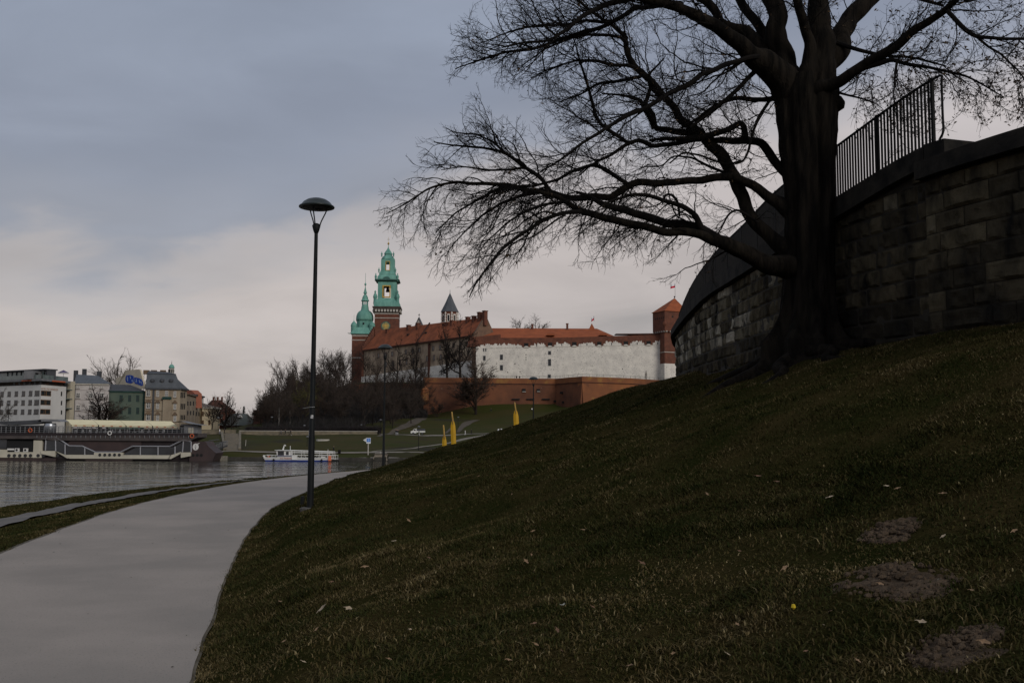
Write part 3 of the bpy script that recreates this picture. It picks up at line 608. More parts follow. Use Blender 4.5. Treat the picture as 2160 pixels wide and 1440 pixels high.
def scatter(n, r0, r1, a0, a1, hmin, hmax, wmul, seg2):
    a = rng.uniform(R(a0),R(a1),n); r = np.exp(rng.uniform(np.log(r0),np.log(r1),n)); x = r*np.sin(a); y = r*np.cos(a)
    d, _ = path_dist(x, y); d2 = np.abs(d-4.58)
    ok = (np.abs(d) > HALF-.03+.12*(vnoise(x,y,1.3,5)+vnoise(x,y,6.0,6))) & (d2 > .56+.12*vnoise(x,y,2.0,9)) & (d < 10.2)
    wx = np.interp(y, wc[:,1], wc[:,0]); ok &= (x < wx-.12)
    for (cx_,cy_,sx,sy) in soil_xy:
        e_ = np.sqrt(((x-cx_-(y-cy_)/max(sy,.01)*sx*.35)/sx)**2+((y-cy_)/sy)**2)+vnoise(x,y,2.2,4)*.55+vnoise(x,y,8,4)*.30
        ok &= rng.random(n) < np.clip((e_-.48)/.42,.02,1)**1.3
    dens = vnoise(x,y,.9,11)+.8*vnoise(x,y,2.7,12)
    ok &= rng.random(n) < np.clip(.86+dens*.9,.25,1)
    tdist = np.hypot(x-tb[0], y-tb[1]); ok &= (tdist > .95) & (rng.random(n) < np.clip((tdist-.8)/1.6,.15,1))
    x, y, d, r = x[ok], y[ok], d[ok], r[ok]; n = len(x); z = gz(x,y)
    tone = .36+.40*vnoise(x,y,.5,21)+.42*vnoise(x,y,1.6,22)+.40*vnoise(x,y,4.5,23)+rng.normal(0,.16,n); tone += (rng.random(n) < .05)*rng.uniform(.25,.6,n)
    tone += np.clip(.18-(np.abs(d)-HALF),0,.18)*1.2 + .24*np.clip((x-3.2)/2.5,0,1)*np.clip((y-9)/4,0,1)  # blades towards the wall tinted paler to counter the shade there
    h = rng.uniform(hmin,hmax,n)*(1+.9*np.clip(vnoise(x,y,1.6,31)+vnoise(x,y,4,32),-.4,.9)); tuft = np.clip(vnoise(x,y,1.9,41)-.22,0,1); h *= 1+2.2*tuft; tone -= tuft*.8
    ang = rng.uniform(0,2*math.pi,n); ln = rng.uniform(.3,1.9,n)*h; h = h*rng.uniform(.45,1.0,n); w_ = (.0026+.00042*r)*wmul*rng.uniform(.7,1.3,n)
    fx, fy = np.cos(ang), np.sin(ang); sx_, sy_ = -fy*w_, fx*w_
    tone = np.clip(tone,0,1)
    B0 = np.stack([x-sx_,y-sy_,z-.01],1); B1 = np.stack([x+sx_,y+sy_,z-.01],1); T = np.stack([x+fx*ln,y+fy*ln,z+h*.92],1)
    i = np.arange(n)
    if seg2:
        M0 = np.stack([x+fx*ln*.3-sx_*.8,y+fy*ln*.3-sy_*.8,z+h*.62],1); M1 = np.stack([x+fx*ln*.3+sx_*.8,y+fy*ln*.3+sy_*.8,z+h*.62],1)
        v = np.stack([B0,B1,M1,M0,T],1).reshape(-1,3)
        return v, np.stack([i*5,i*5+1,i*5+2,i*5+3],1), np.stack([i*5+3,i*5+2,i*5+4],1), np.repeat(tone,5)
    return np.stack([B0,B1,T],1).reshape(-1,3), None, np.stack([i*3,i*3+1,i*3+2],1), np.repeat(tone,3)
gm = MB()
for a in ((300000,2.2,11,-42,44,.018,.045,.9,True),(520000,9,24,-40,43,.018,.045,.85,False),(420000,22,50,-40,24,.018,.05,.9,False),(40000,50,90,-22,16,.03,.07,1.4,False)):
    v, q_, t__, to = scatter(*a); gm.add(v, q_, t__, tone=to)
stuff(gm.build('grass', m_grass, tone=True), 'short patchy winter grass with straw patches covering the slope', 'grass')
print('grass verts', gm.n)
# fallen leaves, each its own object
m_leafa = mat('tan dry leaf', (.27,.175,.10), (.16,.10,.058), rough=.8, scale=20); m_leafb = mat('pale dry leaf', (.38,.31,.22), (.25,.19,.13), rough=.8, scale=20); m_leafc = mat('brown dry leaf', (.17,.095,.058), (.10,.058,.036), rough=.85, scale=20)
def leaf_mesh(seed, m):
    r_ = random.Random(seed); n = 9; pts = []
    for i in range(n):
        a = 2*math.pi*i/n; rad = (1.0 if i%2 == 0 else .62)*r_.uniform(.75,1.1); pts.append((math.cos(a)*rad*1.35, math.sin(a)*rad*.8, .25*math.cos(a)**2+.35*abs(math.sin(a))*r_.uniform(.2,1)))
    mb = MB(); mb.add([(0,0,.02)]+pts+[(-1.9,.1,.2)], None, [(0,1+i,1+(i+1)%n) for i in range(n)]+[(0,5,10)]); return mb
LM = [leaf_mesh(k, None) for k in range(6)]
lv_lab = {0:('curled tan dead leaf lying in the grass of the slope','dead tan leaves on the grass'),1:('pale cream dead leaf lying in the grass of the slope','pale dead leaves on the grass'),2:('dark brown dead leaf lying in the grass of the slope','brown dead leaves on the grass')}
proto = {}
leaves = [(680,1298,1,30),(735,1298,1,22),(590,1282,0,18),(600,1368,0,16),(770,1208,0,20),(832,1152,1,14),(862,1107,0,14),(865,1040,0,10),(1110,1198,0,16),(1120,1184,0,14),(1176,1350,2,20),(1127,1335,2,18),(1130,1380,0,18),(1073,1415,0,20),(640,1415,1,14),(668,1343,0,16),(795,1332,0,12),(865,1345,1,10),(1655,1217,0,22),(1753,1315,0,22),(1752,1065,1,20),(1870,1042,1,16),(1895,1046,0,16),(1990,1058,0,18),(1990,1150,1,16),(2078,1385,0,30),(1945,1338,1,24),(1985,1238,0,20),(1858,1255,0,18),(1466,1312,2,14),(1556,1338,0,14),(1738,1344,1,10),(1455,1312,0,12),(1600,1018,2,18),(1492,1055,0,12),(1325,1000,0,12),(1230,1130,0,14),(1125,1132,0,12),(1355,1205,2,18),(1330,1240,0,14),(1185,1395,2,14),(1330,1430,0,20),(1535,1405,1,16),(2140,1140,0,20),(2140,1160,1,12),(1640,1030,2,14),(1080,1052,0,8),(1010,1012,0,8),(950,1065,0,8),(905,1190,2,14),(1250,1300,2,14),(1420,1400,0,14),(1700,1400,2,16),(1810,1420,0,16),(2050,1270,0,16),(1905,1310,2,16),(1560,1180,2,10),(1410,1090,0,9),(700,1240,2,12),(820,1410,0,14)]
for k,(px,py,ty,wd) in enumerate(leaves):
    c = hit_ground(px,py); s_ = wd/2100*c[1]/3.0*.9; key = (ty, k%3)
    if key not in proto:
        o = LM[k%6].build('fallen_leaf', (m_leafa,m_leafb,m_leafc)[ty]); proto[key] = o.data
    else:
        o = bpy.data.objects.new('fallen_leaf', proto[key]); COL.objects.link(o)
    o.location = (c[0],c[1],c[2]+.065); o.scale = (s_*1.08,)*3; o.rotation_euler = (rng.normal(.55,.22),rng.normal(0,.3),rng.normal(0,.7)+(3.14 if rng.random() < .0 else 0)); tag(o, lv_lab[ty][0], 'leaf', lv_lab[ty][1])
dm = MB()
for k in range(420):
    i = int(rng.integers(30, 260)); j = i % (len(PATH_C)-1); c0 = PATH_C[j]; 
    if not -2 < c0[1] < 50: continue
    tg = unit(PATH_C[j+1]-c0); o_ = rng.uniform(-1,1)*HALF; o_ = np.sign(o_)*HALF*(abs(o_)/HALF)**.5 if rng.random() < .6 else o_
    x_, y_ = c0+tg*rng.uniform(0,2.2)+np.array([-tg[1],tg[0]])*o_*.97; z_p = float(path_dist(x_,y_)[1])+.018; s_ = rng.uniform(.006,.022); a = rng.uniform(0,6.28); u_ = np.array([math.cos(a),math.sin(a),0])*s_; v_ = np.array([-math.sin(a),math.cos(a),0])*s_*rng.uniform(.2,.7); c_ = np.array([x_,y_,z_p])
    dm.add([c_-u_,c_-v_+[0,0,.006],c_+u_,c_+v_+[0,0,.006]],[(0,1,2,3)],tone=rng.random())
stuff(dm.build('path_litter', mat('path litter',(.1,.1,.1),None,tone=[(0,(.02,.016,.012)),(.6,(.05,.038,.026)),(.8,(.20,.16,.11)),(1,(.45,.42,.38))]), tone=True), 'tiny scattered bits of leaf and grit on the pale path', 'litter')
m_paper = mat('white scrap', (.62,.66,.64), None, rough=.7)
for px,py,wd,lb in ((1190,1290,18,'crumpled white paper scrap lying alone in the middle of the grass slope'),(1980,1240,14,'small white scrap of litter beside the largest bare soil patch')):
    c = hit_ground(px,py); mb = MB(); s_ = wd/2100*c[1]/2
    mb.add([(-s_,-s_*.5,0),(0,-s_*.3,s_*.5),(s_,-s_*.6,.1*s_),(s_*.9,s_*.5,s_*.4),(0,s_*.3,.1*s_),(-s_*.9,s_*.6,s_*.5)], [(0,1,4,5),(1,2,3,4)])
    o = mb.build('paper_scrap', m_paper); o.location = (c[0],c[1],c[2]+.05); o.rotation_euler = (-.4,0,.5); tag(o, lb, 'litter')
m_yel = mat('yellow petal', (.5,.36,.02), None); c = hit_ground(1674,1293); mb = MB(); mb.lathe((0,0,0),[(.004,0),(.016,.012),(.011,.03),(.003,.033)],7); o = mb.build('yellow_flower', m_yel); o.location = (c[0],c[1],c[2]+.02); tag(o,'single tiny yellow flower in the grass low on the slope','flower')
# ---------------------------------------------------------------- saucer street lamps
m_post = mat('black lamp paint', (.0055,.0065,.007), (.009,.010,.010), rough=.6, scale=5, spec=.15)
m_shade = mat('dark green lamp shade', (.014,.021,.020), (.009,.014,.014), rough=.4, scale=4, spec=.35)
m_under = mat('lamp underside', (.012,.012,.013), None, rough=.6)
m_conc = mat('concrete footing', (.09,.083,.072), (.055,.05,.042), rough=.95, scale=9)
def saucer_lamp(loc_, H, label, stickers=False):
    t = thing('street_lamp', label, 'street lamp', loc_, 'saucer lamps along the path'); x, y, z = loc_
    p = MB(); p.lathe((x,y,z),[(.0,-.3),(.066,-.3),(.066,.0),(.063,H*.22),(.057,H*.222),(.047,H*.5),(.036,H*.88),(.035,H*.893)],16); p.build('pole', m_post, t, smooth=True)
    k = MB(); k.lathe((x,y,z),[(.036,H*.882),(.06,H*.892),(.085,H*.908),(.06,H*.914),(.03,H*.916)],14); k.build('collar', m_post, t, smooth=True)
    for i in range(3):
        a = 2*math.pi*i/3+.35; ca, sa = math.cos(a), math.sin(a)
        ar = MB(); ar.tube(smooth_pts([(x+ca*.06,y+sa*.06,z+H*.905),(x+ca*.10,y+sa*.10,z+H*.925),(x+ca*.17,y+sa*.17,z+H*.95),(x+ca*.215,y+sa*.215,z+H*.968),(x+ca*.24,y+sa*.24,z+H*.972)],4),.013,6); ar.build('arm', m_post, t, smooth=True)
    h = MB(); h.lathe((x,y,z+H),[(.335,-.20),(.35,-.195),(.355,-.178),(.345,-.162),(.315,-.148),(.265,-.085),(.19,-.035),(.11,-.010),(.0,.0)],36); h.build('lamp_shade', m_shade, t, smooth=True)
    u = MB(); u.lathe((x,y,z+H),[(.0,-.235),(.16,-.228),(.25,-.21),(.335,-.196)],30); u.build('diffuser', m_under, t, smooth=True)
    f = MB(); f.lathe((x,y,z),[(.20,-.3),(.20,-.03),(.17,-.012),(.0,-.008)],14); f.build('footing', m_conc, t)
    return t
def at_ground(px, Y, sink=0):
    p = P(px, 900, Y); return (p[0], p[1], float(gz(p[0],p[1]))-sink)
l1 = at_ground(658,19.6); top1 = P(674,418,19.6)[2]
lamp1 = saucer_lamp(l1, top1-l1[2], 'tall dark saucer street lamp nearest the pale path, with white stickers on its pole', True)
st = MB(); x,y,z = l1
def curved(mb, a0, a1, z0, z1, r):
    aa = np.linspace(a0,a1,6); lo = np.stack([x+r*np.cos(aa),y+r*np.sin(aa),np.full(6,z0)],1); hi = lo.copy(); hi[:,2] = z1; i = np.arange(5); mb.add(np.vstack([lo,hi]), np.stack([i,i+1,i+7,i+6],1))
zz = lambda py: P(662,py,19.6)[2]
m_stk = mat('white sticker', (.50,.50,.49), (.22,.22,.22), rough=.6, scale=30, lo=.42, hi=.5)
curved(st, R(-110), R(-55), zz(882), zz(875), .060); st.build('sticker', m_stk, lamp1)
st = MB(); curved(st, R(-168), R(-140), zz(919), zz(907), .060); st.build('sticker', m_stk, lamp1)
tie = MB(); b = P(662,858,19.6); tie.tube([(b[0]+.03,b[1]-.06,b[2]),(b[0]-.06,b[1]-.065,b[2]-.006),(b[0]-.20,b[1]-.08,b[2]-.03)], .004, 4); tie.build('cable_tie', m_stk, lamp1)
stub = MB(); q = hit_ground(638,1064); stub.lathe((q[0],q[1],q[2]),[(.0,-.1),(.04,-.1),(.04,.16),(.03,.17),(0,.17)],10); o = stub.build('bollard_stub', m_post); tag(o,'short black metal stub beside the foot of the nearest lamp','stub')
l2 = at_ground(810,46.8); t2 = P(816,726,46.8)[2]; saucer_lamp(l2, t2-l2[2], 'slender dark saucer street lamp standing before the castle hill at the end of the path')
l3 = at_ground(1125,72.4); t3 = P(1126,794,72.4)[2]; saucer_lamp(l3, t3-l3[2], 'dark saucer street lamp rising from behind the grass ridge in front of the brick bastion')
print('lamp heights', top1-l1[2], t2-l2[2], t3-l3[2])
# ---------------------------------------------------------------- yellow oars planted behind the ridge
m_oar = mat('yellow painted oar', (.52,.30,.012), (.42,.235,.012), rough=.6, scale=2, spec=.25); m_shaft = mat('ochre oar shaft', (.40,.25,.06), (.30,.18,.05), rough=.7, scale=3)
def oar(topx, topy, shx, shy, botx, wpx, Y, label):
    a = P(topx,topy,Y); s_ = P(shx,shy,Y); g = at_ground(botx, Y, .25); w_ = wpx*Y/2100/2; t = thing('oar_sculpture', label, 'sculpture', g, 'giant yellow oars')
    ax = unit(s_-np.array(g)); side = unit(np.cross(ax,[0,1,0])); 
    if side[0] < 0: side = -side
    nrm = unit(np.cross(side,ax)); Lb = np.linalg.norm(s_-np.array(g))
    def bl(f): return np.interp((1-f)*Lb, [0,.10,.22,.36,.6], [.22,.5,.78,.95,1.0])
    fs = np.r_[np.linspace(0,1-.7/max(Lb,1.2),7), np.linspace(1-.66/max(Lb,1.2),1,15)]; mb = MB(); v = []; 
    for f in fs:
        c = np.array(g)+ax*Lb*f; ww = w_*bl(f); th = .045
        v += [c-side*ww, c-nrm*th*.6-side*ww*.4, c-nrm*th, c-nrm*th*.6+side*ww*.4, c+side*ww, c+nrm*th]
    mb.add(v, [(i*6+j,i*6+(j+1)%6,(i+1)*6+(j+1)%6,(i+1)*6+j) for i in range(21) for j in range(6)]); mb.build('blade', m_oar, t, smooth=False)
    sh = MB(); sh.tube([s_-ax*.25, s_, a-(a-s_)*.15, a], [.045,.045,.042,.03], 10); sh.build('shaft', m_shaft, t, smooth=True)
oar(935.5,896,937,916,940,9.5,52,'short yellow oar sculpture, the lowest of the three on the grass ridge')
oar(953,868,955,885,960,10.5,52.5,'tall upright yellow oar sculpture standing right next to the shortest one')
oar(1085.5,848,1087.5,863,1094,11,56,'yellow oar sculpture standing apart below the brick bastion, leaning slightly')
# ================================================================ FAR BANK: ground, quay, promenade
def px2(px, Y, py=900): p = P(px, py, Y); return p[0]
FC = []
for X in range(-340, 330, 45): FC += [(X,243.5,-7.25),(X,247.5,-6.0),(X,251,-5.85)]
for px in (0,150,300,420,500,560,620,680,740,800): p = P(px,920,298); FC += [(p[0],298,-2.1),(p[0],306,-1.95)]
for a in [(880,919,300),(960,916,310),(1060,911.5,320),(1000,900,345),(1100,897,345),(1000,868,390),(905,880,391),(1100,864,392),(1170,862,394),(1250,850,382),(1330,840,395),(1430,830,410),(1060,925,292),(1060,945,265),(960,950,262),(880,940,270),
  (830,906,330),(790,913,318),(760,900,330),(740,900,335),(700,885,355),(650,899,330),(600,906,325),(560,908,330),(800,855,424),(870,855,420),(740,858,424),(860,880,375),(700,855,400),(650,860,395),(600,880,370),(570,895,360),(700,825,440),(650,835,440),(610,858,430),(560,890,430),(540,905,400)]:
    p = P(*a); FC.append((p[0],p[1],p[2]))
for X in (-70,-30,10,50,90): FC += [(X,445,19.6),(X,520,21),(X,620,20)]
for X in (-30,10,40): FC += [(X,428,19.4)]
for X in (-330,-260,-200,-150,-125): FC += [(X,320,-1.9),(X,400,-1.9),(X,520,-1.9)]
FC += [(-100,480,3),(-95,640,3),(-300,760,-1.9),(0,760,4),(150,760,3),(140,440,15),(180,400,4),(250,330,-1),(250,500,5),(330,400,0),(150,300,-1.5),(250,270,-4)]
_tf = TPS(FC)
fx_ = axis_pts([(-900,-340,70),(-340,-120,5),(-120,60,2),(60,340,8),(340,900,70)]); fy_ = axis_pts([(243.6,256,1.0),(256,440,2.5),(440,760,10),(760,2600,230)])
FX, FY = np.meshgrid(fx_, fy_); FZ = _tf(np.clip(FX,-340,330), np.minimum(FY,760))
FZ = np.where(FY < 300, np.minimum(FZ, np.interp(FY,[243,247.5,251,300],[-7.2,-5.95,-5.8,-1.3])), FZ)
flat = np.clip((-108-FX)/10,0,1)*np.clip((FY-304)/4,0,1); FZ = FZ*(1-flat)-1.9*flat
FZ += (vnoise(FX,FY,.12,3)*.5+vnoise(FX,FY,.5,4)*.12)*np.clip((FY-252)/6,0,1)*(1-flat)*np.where(FX<-100,.3,1)
m_lawn = mat('far lawn', (.032,.036,.008), (.046,.038,.012), scale=.10, detail=9, lo=.35, hi=.65, bump=.25, bscale=2.5, spec=.05, speck=((.026,.024,.016), .05, .55, .7))
struct(grid_mb(FX,FY,FZ).build('far_bank', m_lawn, smooth=True))
def fz(x, y):
    i = int(np.clip(np.searchsorted(fx_,x)-1,0,len(fx_)-2)); j = int(np.clip(np.searchsorted(fy_,y)-1,0,len(fy_)-2)); u = (x-fx_[i])/(fx_[i+1]-fx_[i]); v_ = (y-fy_[j])/(fy_[j+1]-fy_[j])
    return float((FZ[j,i]*(1-u)+FZ[j,i+1]*u)*(1-v_)+(FZ[j+1,i]*(1-u)+FZ[j+1,i+1]*u)*v_)
def on_far(px, Y, sink=0.0): p = P(px,900,Y); return (p[0], Y, fz(p[0],Y)-sink)
def hit_far(px, py):
    d = ray(px,py)
    for Y in np.arange(244,520,.5):
        p = d*(Y/d[1])
        if p[2] < fz(p[0],Y): return np.array([p[0],Y,fz(p[0],Y)])
    return p
m_quay = mat('quay stone', (.055,.05,.042), (.03,.028,.023), scale=.8, bump=.4, bscale=5, rough=.95)
qm = MB(); qm.box(-900,900,243.0,243.7,-9.5,-7.15); struct(qm.build('quay', m_quay))
qm = MB(); qm.box(px2(455,243)-0,px2(482,243),241.8,243.2,-8.2,-6.9); qm.box(px2(466,243)-.3,px2(466,243)+.3,241.6,242,-8.3,-6.6); tag(qm.build('mooring_block', mat('pale concrete', (.23,.21,.17),(.16,.145,.12),scale=2)), 'pale concrete mooring block at the waterline beside the bow of the restaurant barge', 'mooring')
m_fpath = mat('far gravel path', (.20,.175,.14), (.16,.14,.115), scale=.7); m_trail = mat('bare earth trail', (.085,.066,.046), (.06,.048,.034), scale=.5)
def ribbon(name, pts, w_, m, lift=.07):
    q = smooth_pts(np.array(pts)[:,:2], 8); tg = np.gradient(q,axis=0); tg /= np.linalg.norm(tg,axis=1)[:,None]; nl = np.stack([-tg[:,1],tg[:,0]],1)
    w_ = np.interp(np.linspace(0,1,len(q)), np.linspace(0,1,len(np.atleast_1d(w_))), np.atleast_1d(w_)) if np.ndim(w_) else np.full(len(q), w_)
    co = np.linspace(-.5,.5,4); X = q[:,None,0]+nl[:,None,0]*co*w_[:,None]; Y = q[:,None,1]+nl[:,None,1]*co*w_[:,None]
    Z = np.array([[fz(a,b) for a,b in zip(r1,r2)] for r1,r2 in zip(X,Y)])+lift; return struct(grid_mb(X,Y,Z).build(name, m, smooth=True))
ribbon('lower_path', [(-330,249.3),(-200,249.3),(-100,249.3),(-40,249.0),(40,248.4),(200,248)], 1.9, m_fpath, .12)
ribbon('promenade', [(-330,302,0),(-200,302,0),(-100,302,0),(-40,303,0),tuple(hit_far(900,919)),tuple(hit_far(980,916)),tuple(hit_far(1060,913)),(20,326,0),(70,330,0)], 3.4, m_fpath, .1)
ribbon('footpath', [tuple(hit_far(780,954)),tuple(hit_far(850,948)),tuple(hit_far(905,941)),tuple(hit_far(950,934)),tuple(hit_far(985,925)),tuple(hit_far(1030,917)),tuple(hit_far(1062,914))], [1.0,1.0,1.1,1.3,2.4,2.6,2.0], m_fpath, .09)
ribbon('earth_trail', [tuple(hit_far(798,921)),tuple(hit_far(830,911)),tuple(hit_far(855,899)),tuple(hit_far(875,889)),tuple(hit_far(890,882))], [1.2,2,3.5,4.5,4], m_trail, .1)
ribbon('earth_trail', [tuple(hit_far(966,912)),tuple(hit_far(974,902)),tuple(hit_far(985,893)),tuple(hit_far(1005,886))], [1,2,3.5,3], m_trail, .1)
ribbon('earth_trail', [tuple(hit_far(940,914)),tuple(hit_far(952,903))], [.8,1.0], m_trail, .1)
# ---- facade helper
class F:
    def __init__(s, pa, Ya, pb, Yb):
        s.a = P(pa,880,Ya)[:2]; s.b = P(pb,880,Yb)[:2]; d = s.b-s.a; s.L = np.linalg.norm(d); s.u = d/s.L; n = np.array([s.u[1],-s.u[0]]); s.n = n if np.dot(n,s.a) < 0 else -n
    def p(s, u, z, n=0.0): q = s.a+s.u*u+s.n*n; return np.array([q[0],q[1],z])
    def at(s, px, py):
        d = ray(px,py); t = np.dot(s.a,s.n)/np.dot(d[:2],s.n); q = d*t; return float(np.dot(q[:2]-s.a,s.u)), float(q[2])
    def box(s, mb, u0,u1,z0,z1,n0,n1, **k): mb.hexa([s.p(u0,z0,n1),s.p(u1,z0,n1),s.p(u1,z0,n0),s.p(u0,z0,n0),s.p(u0,z1,n1),s.p(u1,z1,n1),s.p(u1,z1,n0),s.p(u0,z1,n0)], **k)
    def pbox(s, mb, x0,y0,x1,y1,n0,n1, **k):
        u0,z1 = s.at(x0,y0); u1,z0 = s.at(x1,y1); s.box(mb,u0,u1,z0,z1,n0,n1,**k)
    def ppoly(s, mb, pts, n0, n1, **k):
        q = [s.at(*p) for p in pts]; a = [s.p(u,z,n0) for u,z in q]; mb.prism(a, np.r_[s.n*(n1-n0),0], **k)
    def ext(s, mb, prof, u0, u1, **k): # prof: (n,z)
        mb.prism([s.p(u0,z,n) for n,z in prof], np.r_[s.u*(u1-u0),0], **k)
def part(name, m, parent, fn, **k):
    mb = MB(); fn(mb); return mb.build(name, m, parent, **k)
m_glass = mat('dark window glass', (.016,.018,.021), None, rough=.12, spec=.5)
m_wfr = mat('white window frame', (.50,.48,.45), None, rough=.7)
def window(f, par, x0,y0,x1,y1, frame=m_wfr, fw=.10, cross=True, pane=m_glass, sill=None):
    u0,z1 = f.at(x0,y0); u1,z0 = f.at(x1,y1); mb = MB()
    f.box(mb,u0,u0+fw,z0,z1,.0,.09); f.box(mb,u1-fw,u1,z0,z1,.0,.09); f.box(mb,u0+fw,u1-fw,z1-fw,z1,.0,.09); f.box(mb,u0+fw,u1-fw,z0,z0+fw,.0,.09)
    if cross:
        um = (u0+u1)/2; f.box(mb,um-fw*.45,um+fw*.45,z0+fw,z1-fw,.0,.085); zm = z0+(z1-z0)*.64; f.box(mb,u0+fw,um-fw*.45,zm-.05,zm+.05,.0,.08); f.box(mb,um+fw*.45,u1-fw,zm-.05,zm+.05,.0,.08)
    o = mb.build('window', frame, par); g = MB(); f.box(g,u0+.02,u1-.02,z0+.02,z1-.02,-.05,.03); g.build('pane', pane, o)
    if sill is not None: s_ = MB(); f.box(s_,u0-.12,u1+.12,z0-.14,z0-.02,.0,.18); s_.build('sill', sill, o)
    return o
def root_at(f, z=-1.9): return (float((f.a+f.b)[0]/2), float((f.a+f.b)[1]/2), z)
# ---------------------------------------------------------------- materials of the far side
m_brick = mat('old red brick', (.155,.062,.040), (.098,.044,.032), scale=.5, detail=9, lo=.35, hi=.65, rough=.95, bump=.2, bscale=6, spec=.1, speck=((.22,.12,.085), 2.2, .62, .72))
m_brickd = mat('dark brick', (.085,.038,.028), (.05,.025,.02), scale=.5, detail=9, rough=.95, spec=.1)
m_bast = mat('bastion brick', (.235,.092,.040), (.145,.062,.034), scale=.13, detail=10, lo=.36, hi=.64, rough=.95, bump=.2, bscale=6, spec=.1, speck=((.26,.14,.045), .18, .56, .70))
m_bastd = mat('shade-tinted bastion brick', (.165,.068,.037), (.095,.044,.029), scale=.16, detail=10, lo=.36, hi=.64, rough=.95, bump=.2, bscale=6, spec=.1, speck=((.30,.25,.2), 1.0, .70, .76))  # darker copy of the bastion brick, shade of the left faces painted in
m_roof = mat('red roof tiles', (.30,.088,.038), (.225,.068,.032), scale=.35, detail=9, stretch=(1,1,2.5), rough=.9, bump=.25, bscale=9, spec=.15)
m_roofo = mat('old roof tiles', (.27,.085,.040), (.165,.056,.030), scale=.30, detail=9, lo=.36, hi=.64, rough=.92, bump=.25, bscale=8, spec=.12)
m_limew = mat('whitewashed stone', (.70,.655,.585), (.55,.515,.465), scale=.30, detail=10, lo=.35, hi=.65, rough=.95, bump=.35, bscale=4, spec=.1, speck=((.26,.24,.215), 2.4, .58, .68))
m_copper = mat('green copper', (.16,.35,.285), (.085,.225,.185), scale=.45, detail=9, stretch=(1,1,.35), lo=.35, hi=.68, rough=.7, spec=.3)
m_copperd = mat('dark copper', (.06,.14,.115), (.04,.09,.078), scale=.6)
m_gold = mat('gilding', (.62,.42,.10), (.45,.28,.07), rough=.4, metal=.5, scale=2)
m_slate = mat('slate roof', (.085,.092,.10), (.06,.066,.074), scale=.5, rough=.7, stretch=(1,1,.5))
m_sand = mat('pale limestone', (.45,.42,.37), (.33,.31,.27), scale=.7)
m_black = mat('dark opening', (.010,.010,.010), None, rough=.8)
gwf = mat('grey window frame',(.12,.125,.13))
m_flagw = mat('flag white', (.75,.75,.76), None); m_flagr = mat('flag red', (.55,.02,.05), None)
# ---------------------------------------------------------------- low stone wall, hedge, stairs
f = F(506,299.2,796,300.5); t = thing('promenade_wall', 'long low pale stone wall edging the promenade in front of the dark hedge', 'wall', (*f.p(f.L/2,0)[:2], -2))
m_lime2 = mat('yellowish limestone', (.20,.165,.11), (.11,.095,.07), scale=.9, detail=8, stretch=(1,1,2))
part('masonry', m_lime2, t, lambda mb: f.box(mb,0,f.L,-2.6,-1.05,-.5,0)); part('coping', m_sand, t, lambda mb: f.box(mb,-.1,f.L+.1,-1.05,-.9,-.6,.08))
f2 = F(425,301,498,301.5); t = thing('promenade_wall', 'short weathered stone wall behind the two walkers at the head of the stairs', 'wall', (*f2.p(f2.L/2,0)[:2], -2))
part('masonry', m_lime2, t, lambda mb: f2.box(mb,0,f2.L,-2.6,-.8,-.5,0)); part('coping', m_lime2, t, lambda mb: f2.box(mb,-.1,f2.L+.1,-.8,-.68,-.55,.06))
fs_ = F(477,252,505,252); t = thing('stone_stairs', 'broad pale stone stairs climbing the grass bank beside the barge gangway', 'stairs', (*fs_.p(fs_.L/2,0)[:2], -5.9))
def stairs(mb):
    for k in range(24):
        y = 252+k*1.95; z0 = max(fz(P(px_,900,y+2)[0],y+2) for px_ in (474,490,506))+.0; ua = P(477-4*k/24,900,y)[0]; ub = P(505,900,y)[0]; mb.box(ua,ub,y,y+1.97,z0-1.2,z0+.16)
part('steps', mat('worn step stone', (.17,.148,.115), (.125,.11,.09), scale=.9), t, stairs)
for sx in (472,504):
    def cheek(mb, sx=sx):
        a = P(sx,900,252)[0]; b = P(sx if sx > 480 else 466,900,299)[0]; mb.hexa([(a,252,-7),(a+.7,252,-7),(b+.7,299,-3),(b,299,-3),(a,252,-5.2),(a+.7,252,-5.2),(b+.7,299,-1.2),(b,299,-1.2)])
    part('cheek_wall', m_lime2, t, cheek)
# ---------------------------------------------------------------- bastion (brick fortification)
ZB = 20.2
bp = [(893,398),(1172,402),(1228,384),(1330,396),(1445,424),(1500,470)]
t = thing('bastion', 'long orange brick bastion wall with sloping faces below the white castle wall', 'fortification', (*P(1172,800,402)[:2], 7))
def bast_face(i, m, zlow, name='wall'):
    (pa,Ya),(pb,Yb) = bp[i],bp[i+1]; f = F(pa,Ya,pb,Yb)
    def g(mb): # battered face
        mb.hexa([f.p(0,zlow,1.6),f.p(f.L,zlow,1.6),f.p(f.L,zlow,-3),f.p(0,zlow,-3),f.p(0,ZB-2.4,0),f.p(f.L,ZB-2.4,0),f.p(f.L,ZB-2.4,-3),f.p(0,ZB-2.4,-3)])
    part(name, m, t, g)
    part('parapet', m_bast, t, lambda mb: f.box(mb,-.05,f.L+.05,ZB-2.1,ZB,-2.6,.05)); part('string_course', m_brickd, t, lambda mb: f.box(mb,-.1,f.L+.1,ZB-2.4,ZB-2.1,-2.8,.25)); return f
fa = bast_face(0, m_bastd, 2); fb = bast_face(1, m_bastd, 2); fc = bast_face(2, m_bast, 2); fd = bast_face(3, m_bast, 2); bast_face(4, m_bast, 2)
for x,y,w_,h_ in ((1105,822.5,7,6),(1135.5,822.5,6,5)):
    o = part('gun_port', m_black, t, lambda mb: fa.pbox(mb,x-w_/2,y-h_/2,x+w_/2,y+h_/2,.0,.75)); part('sill', m_sand, o, lambda mb: fa.pbox(mb,x-w_/2-.5,y+h_/2,x+w_/2+.5,y+h_/2+1.2,.0,.95))
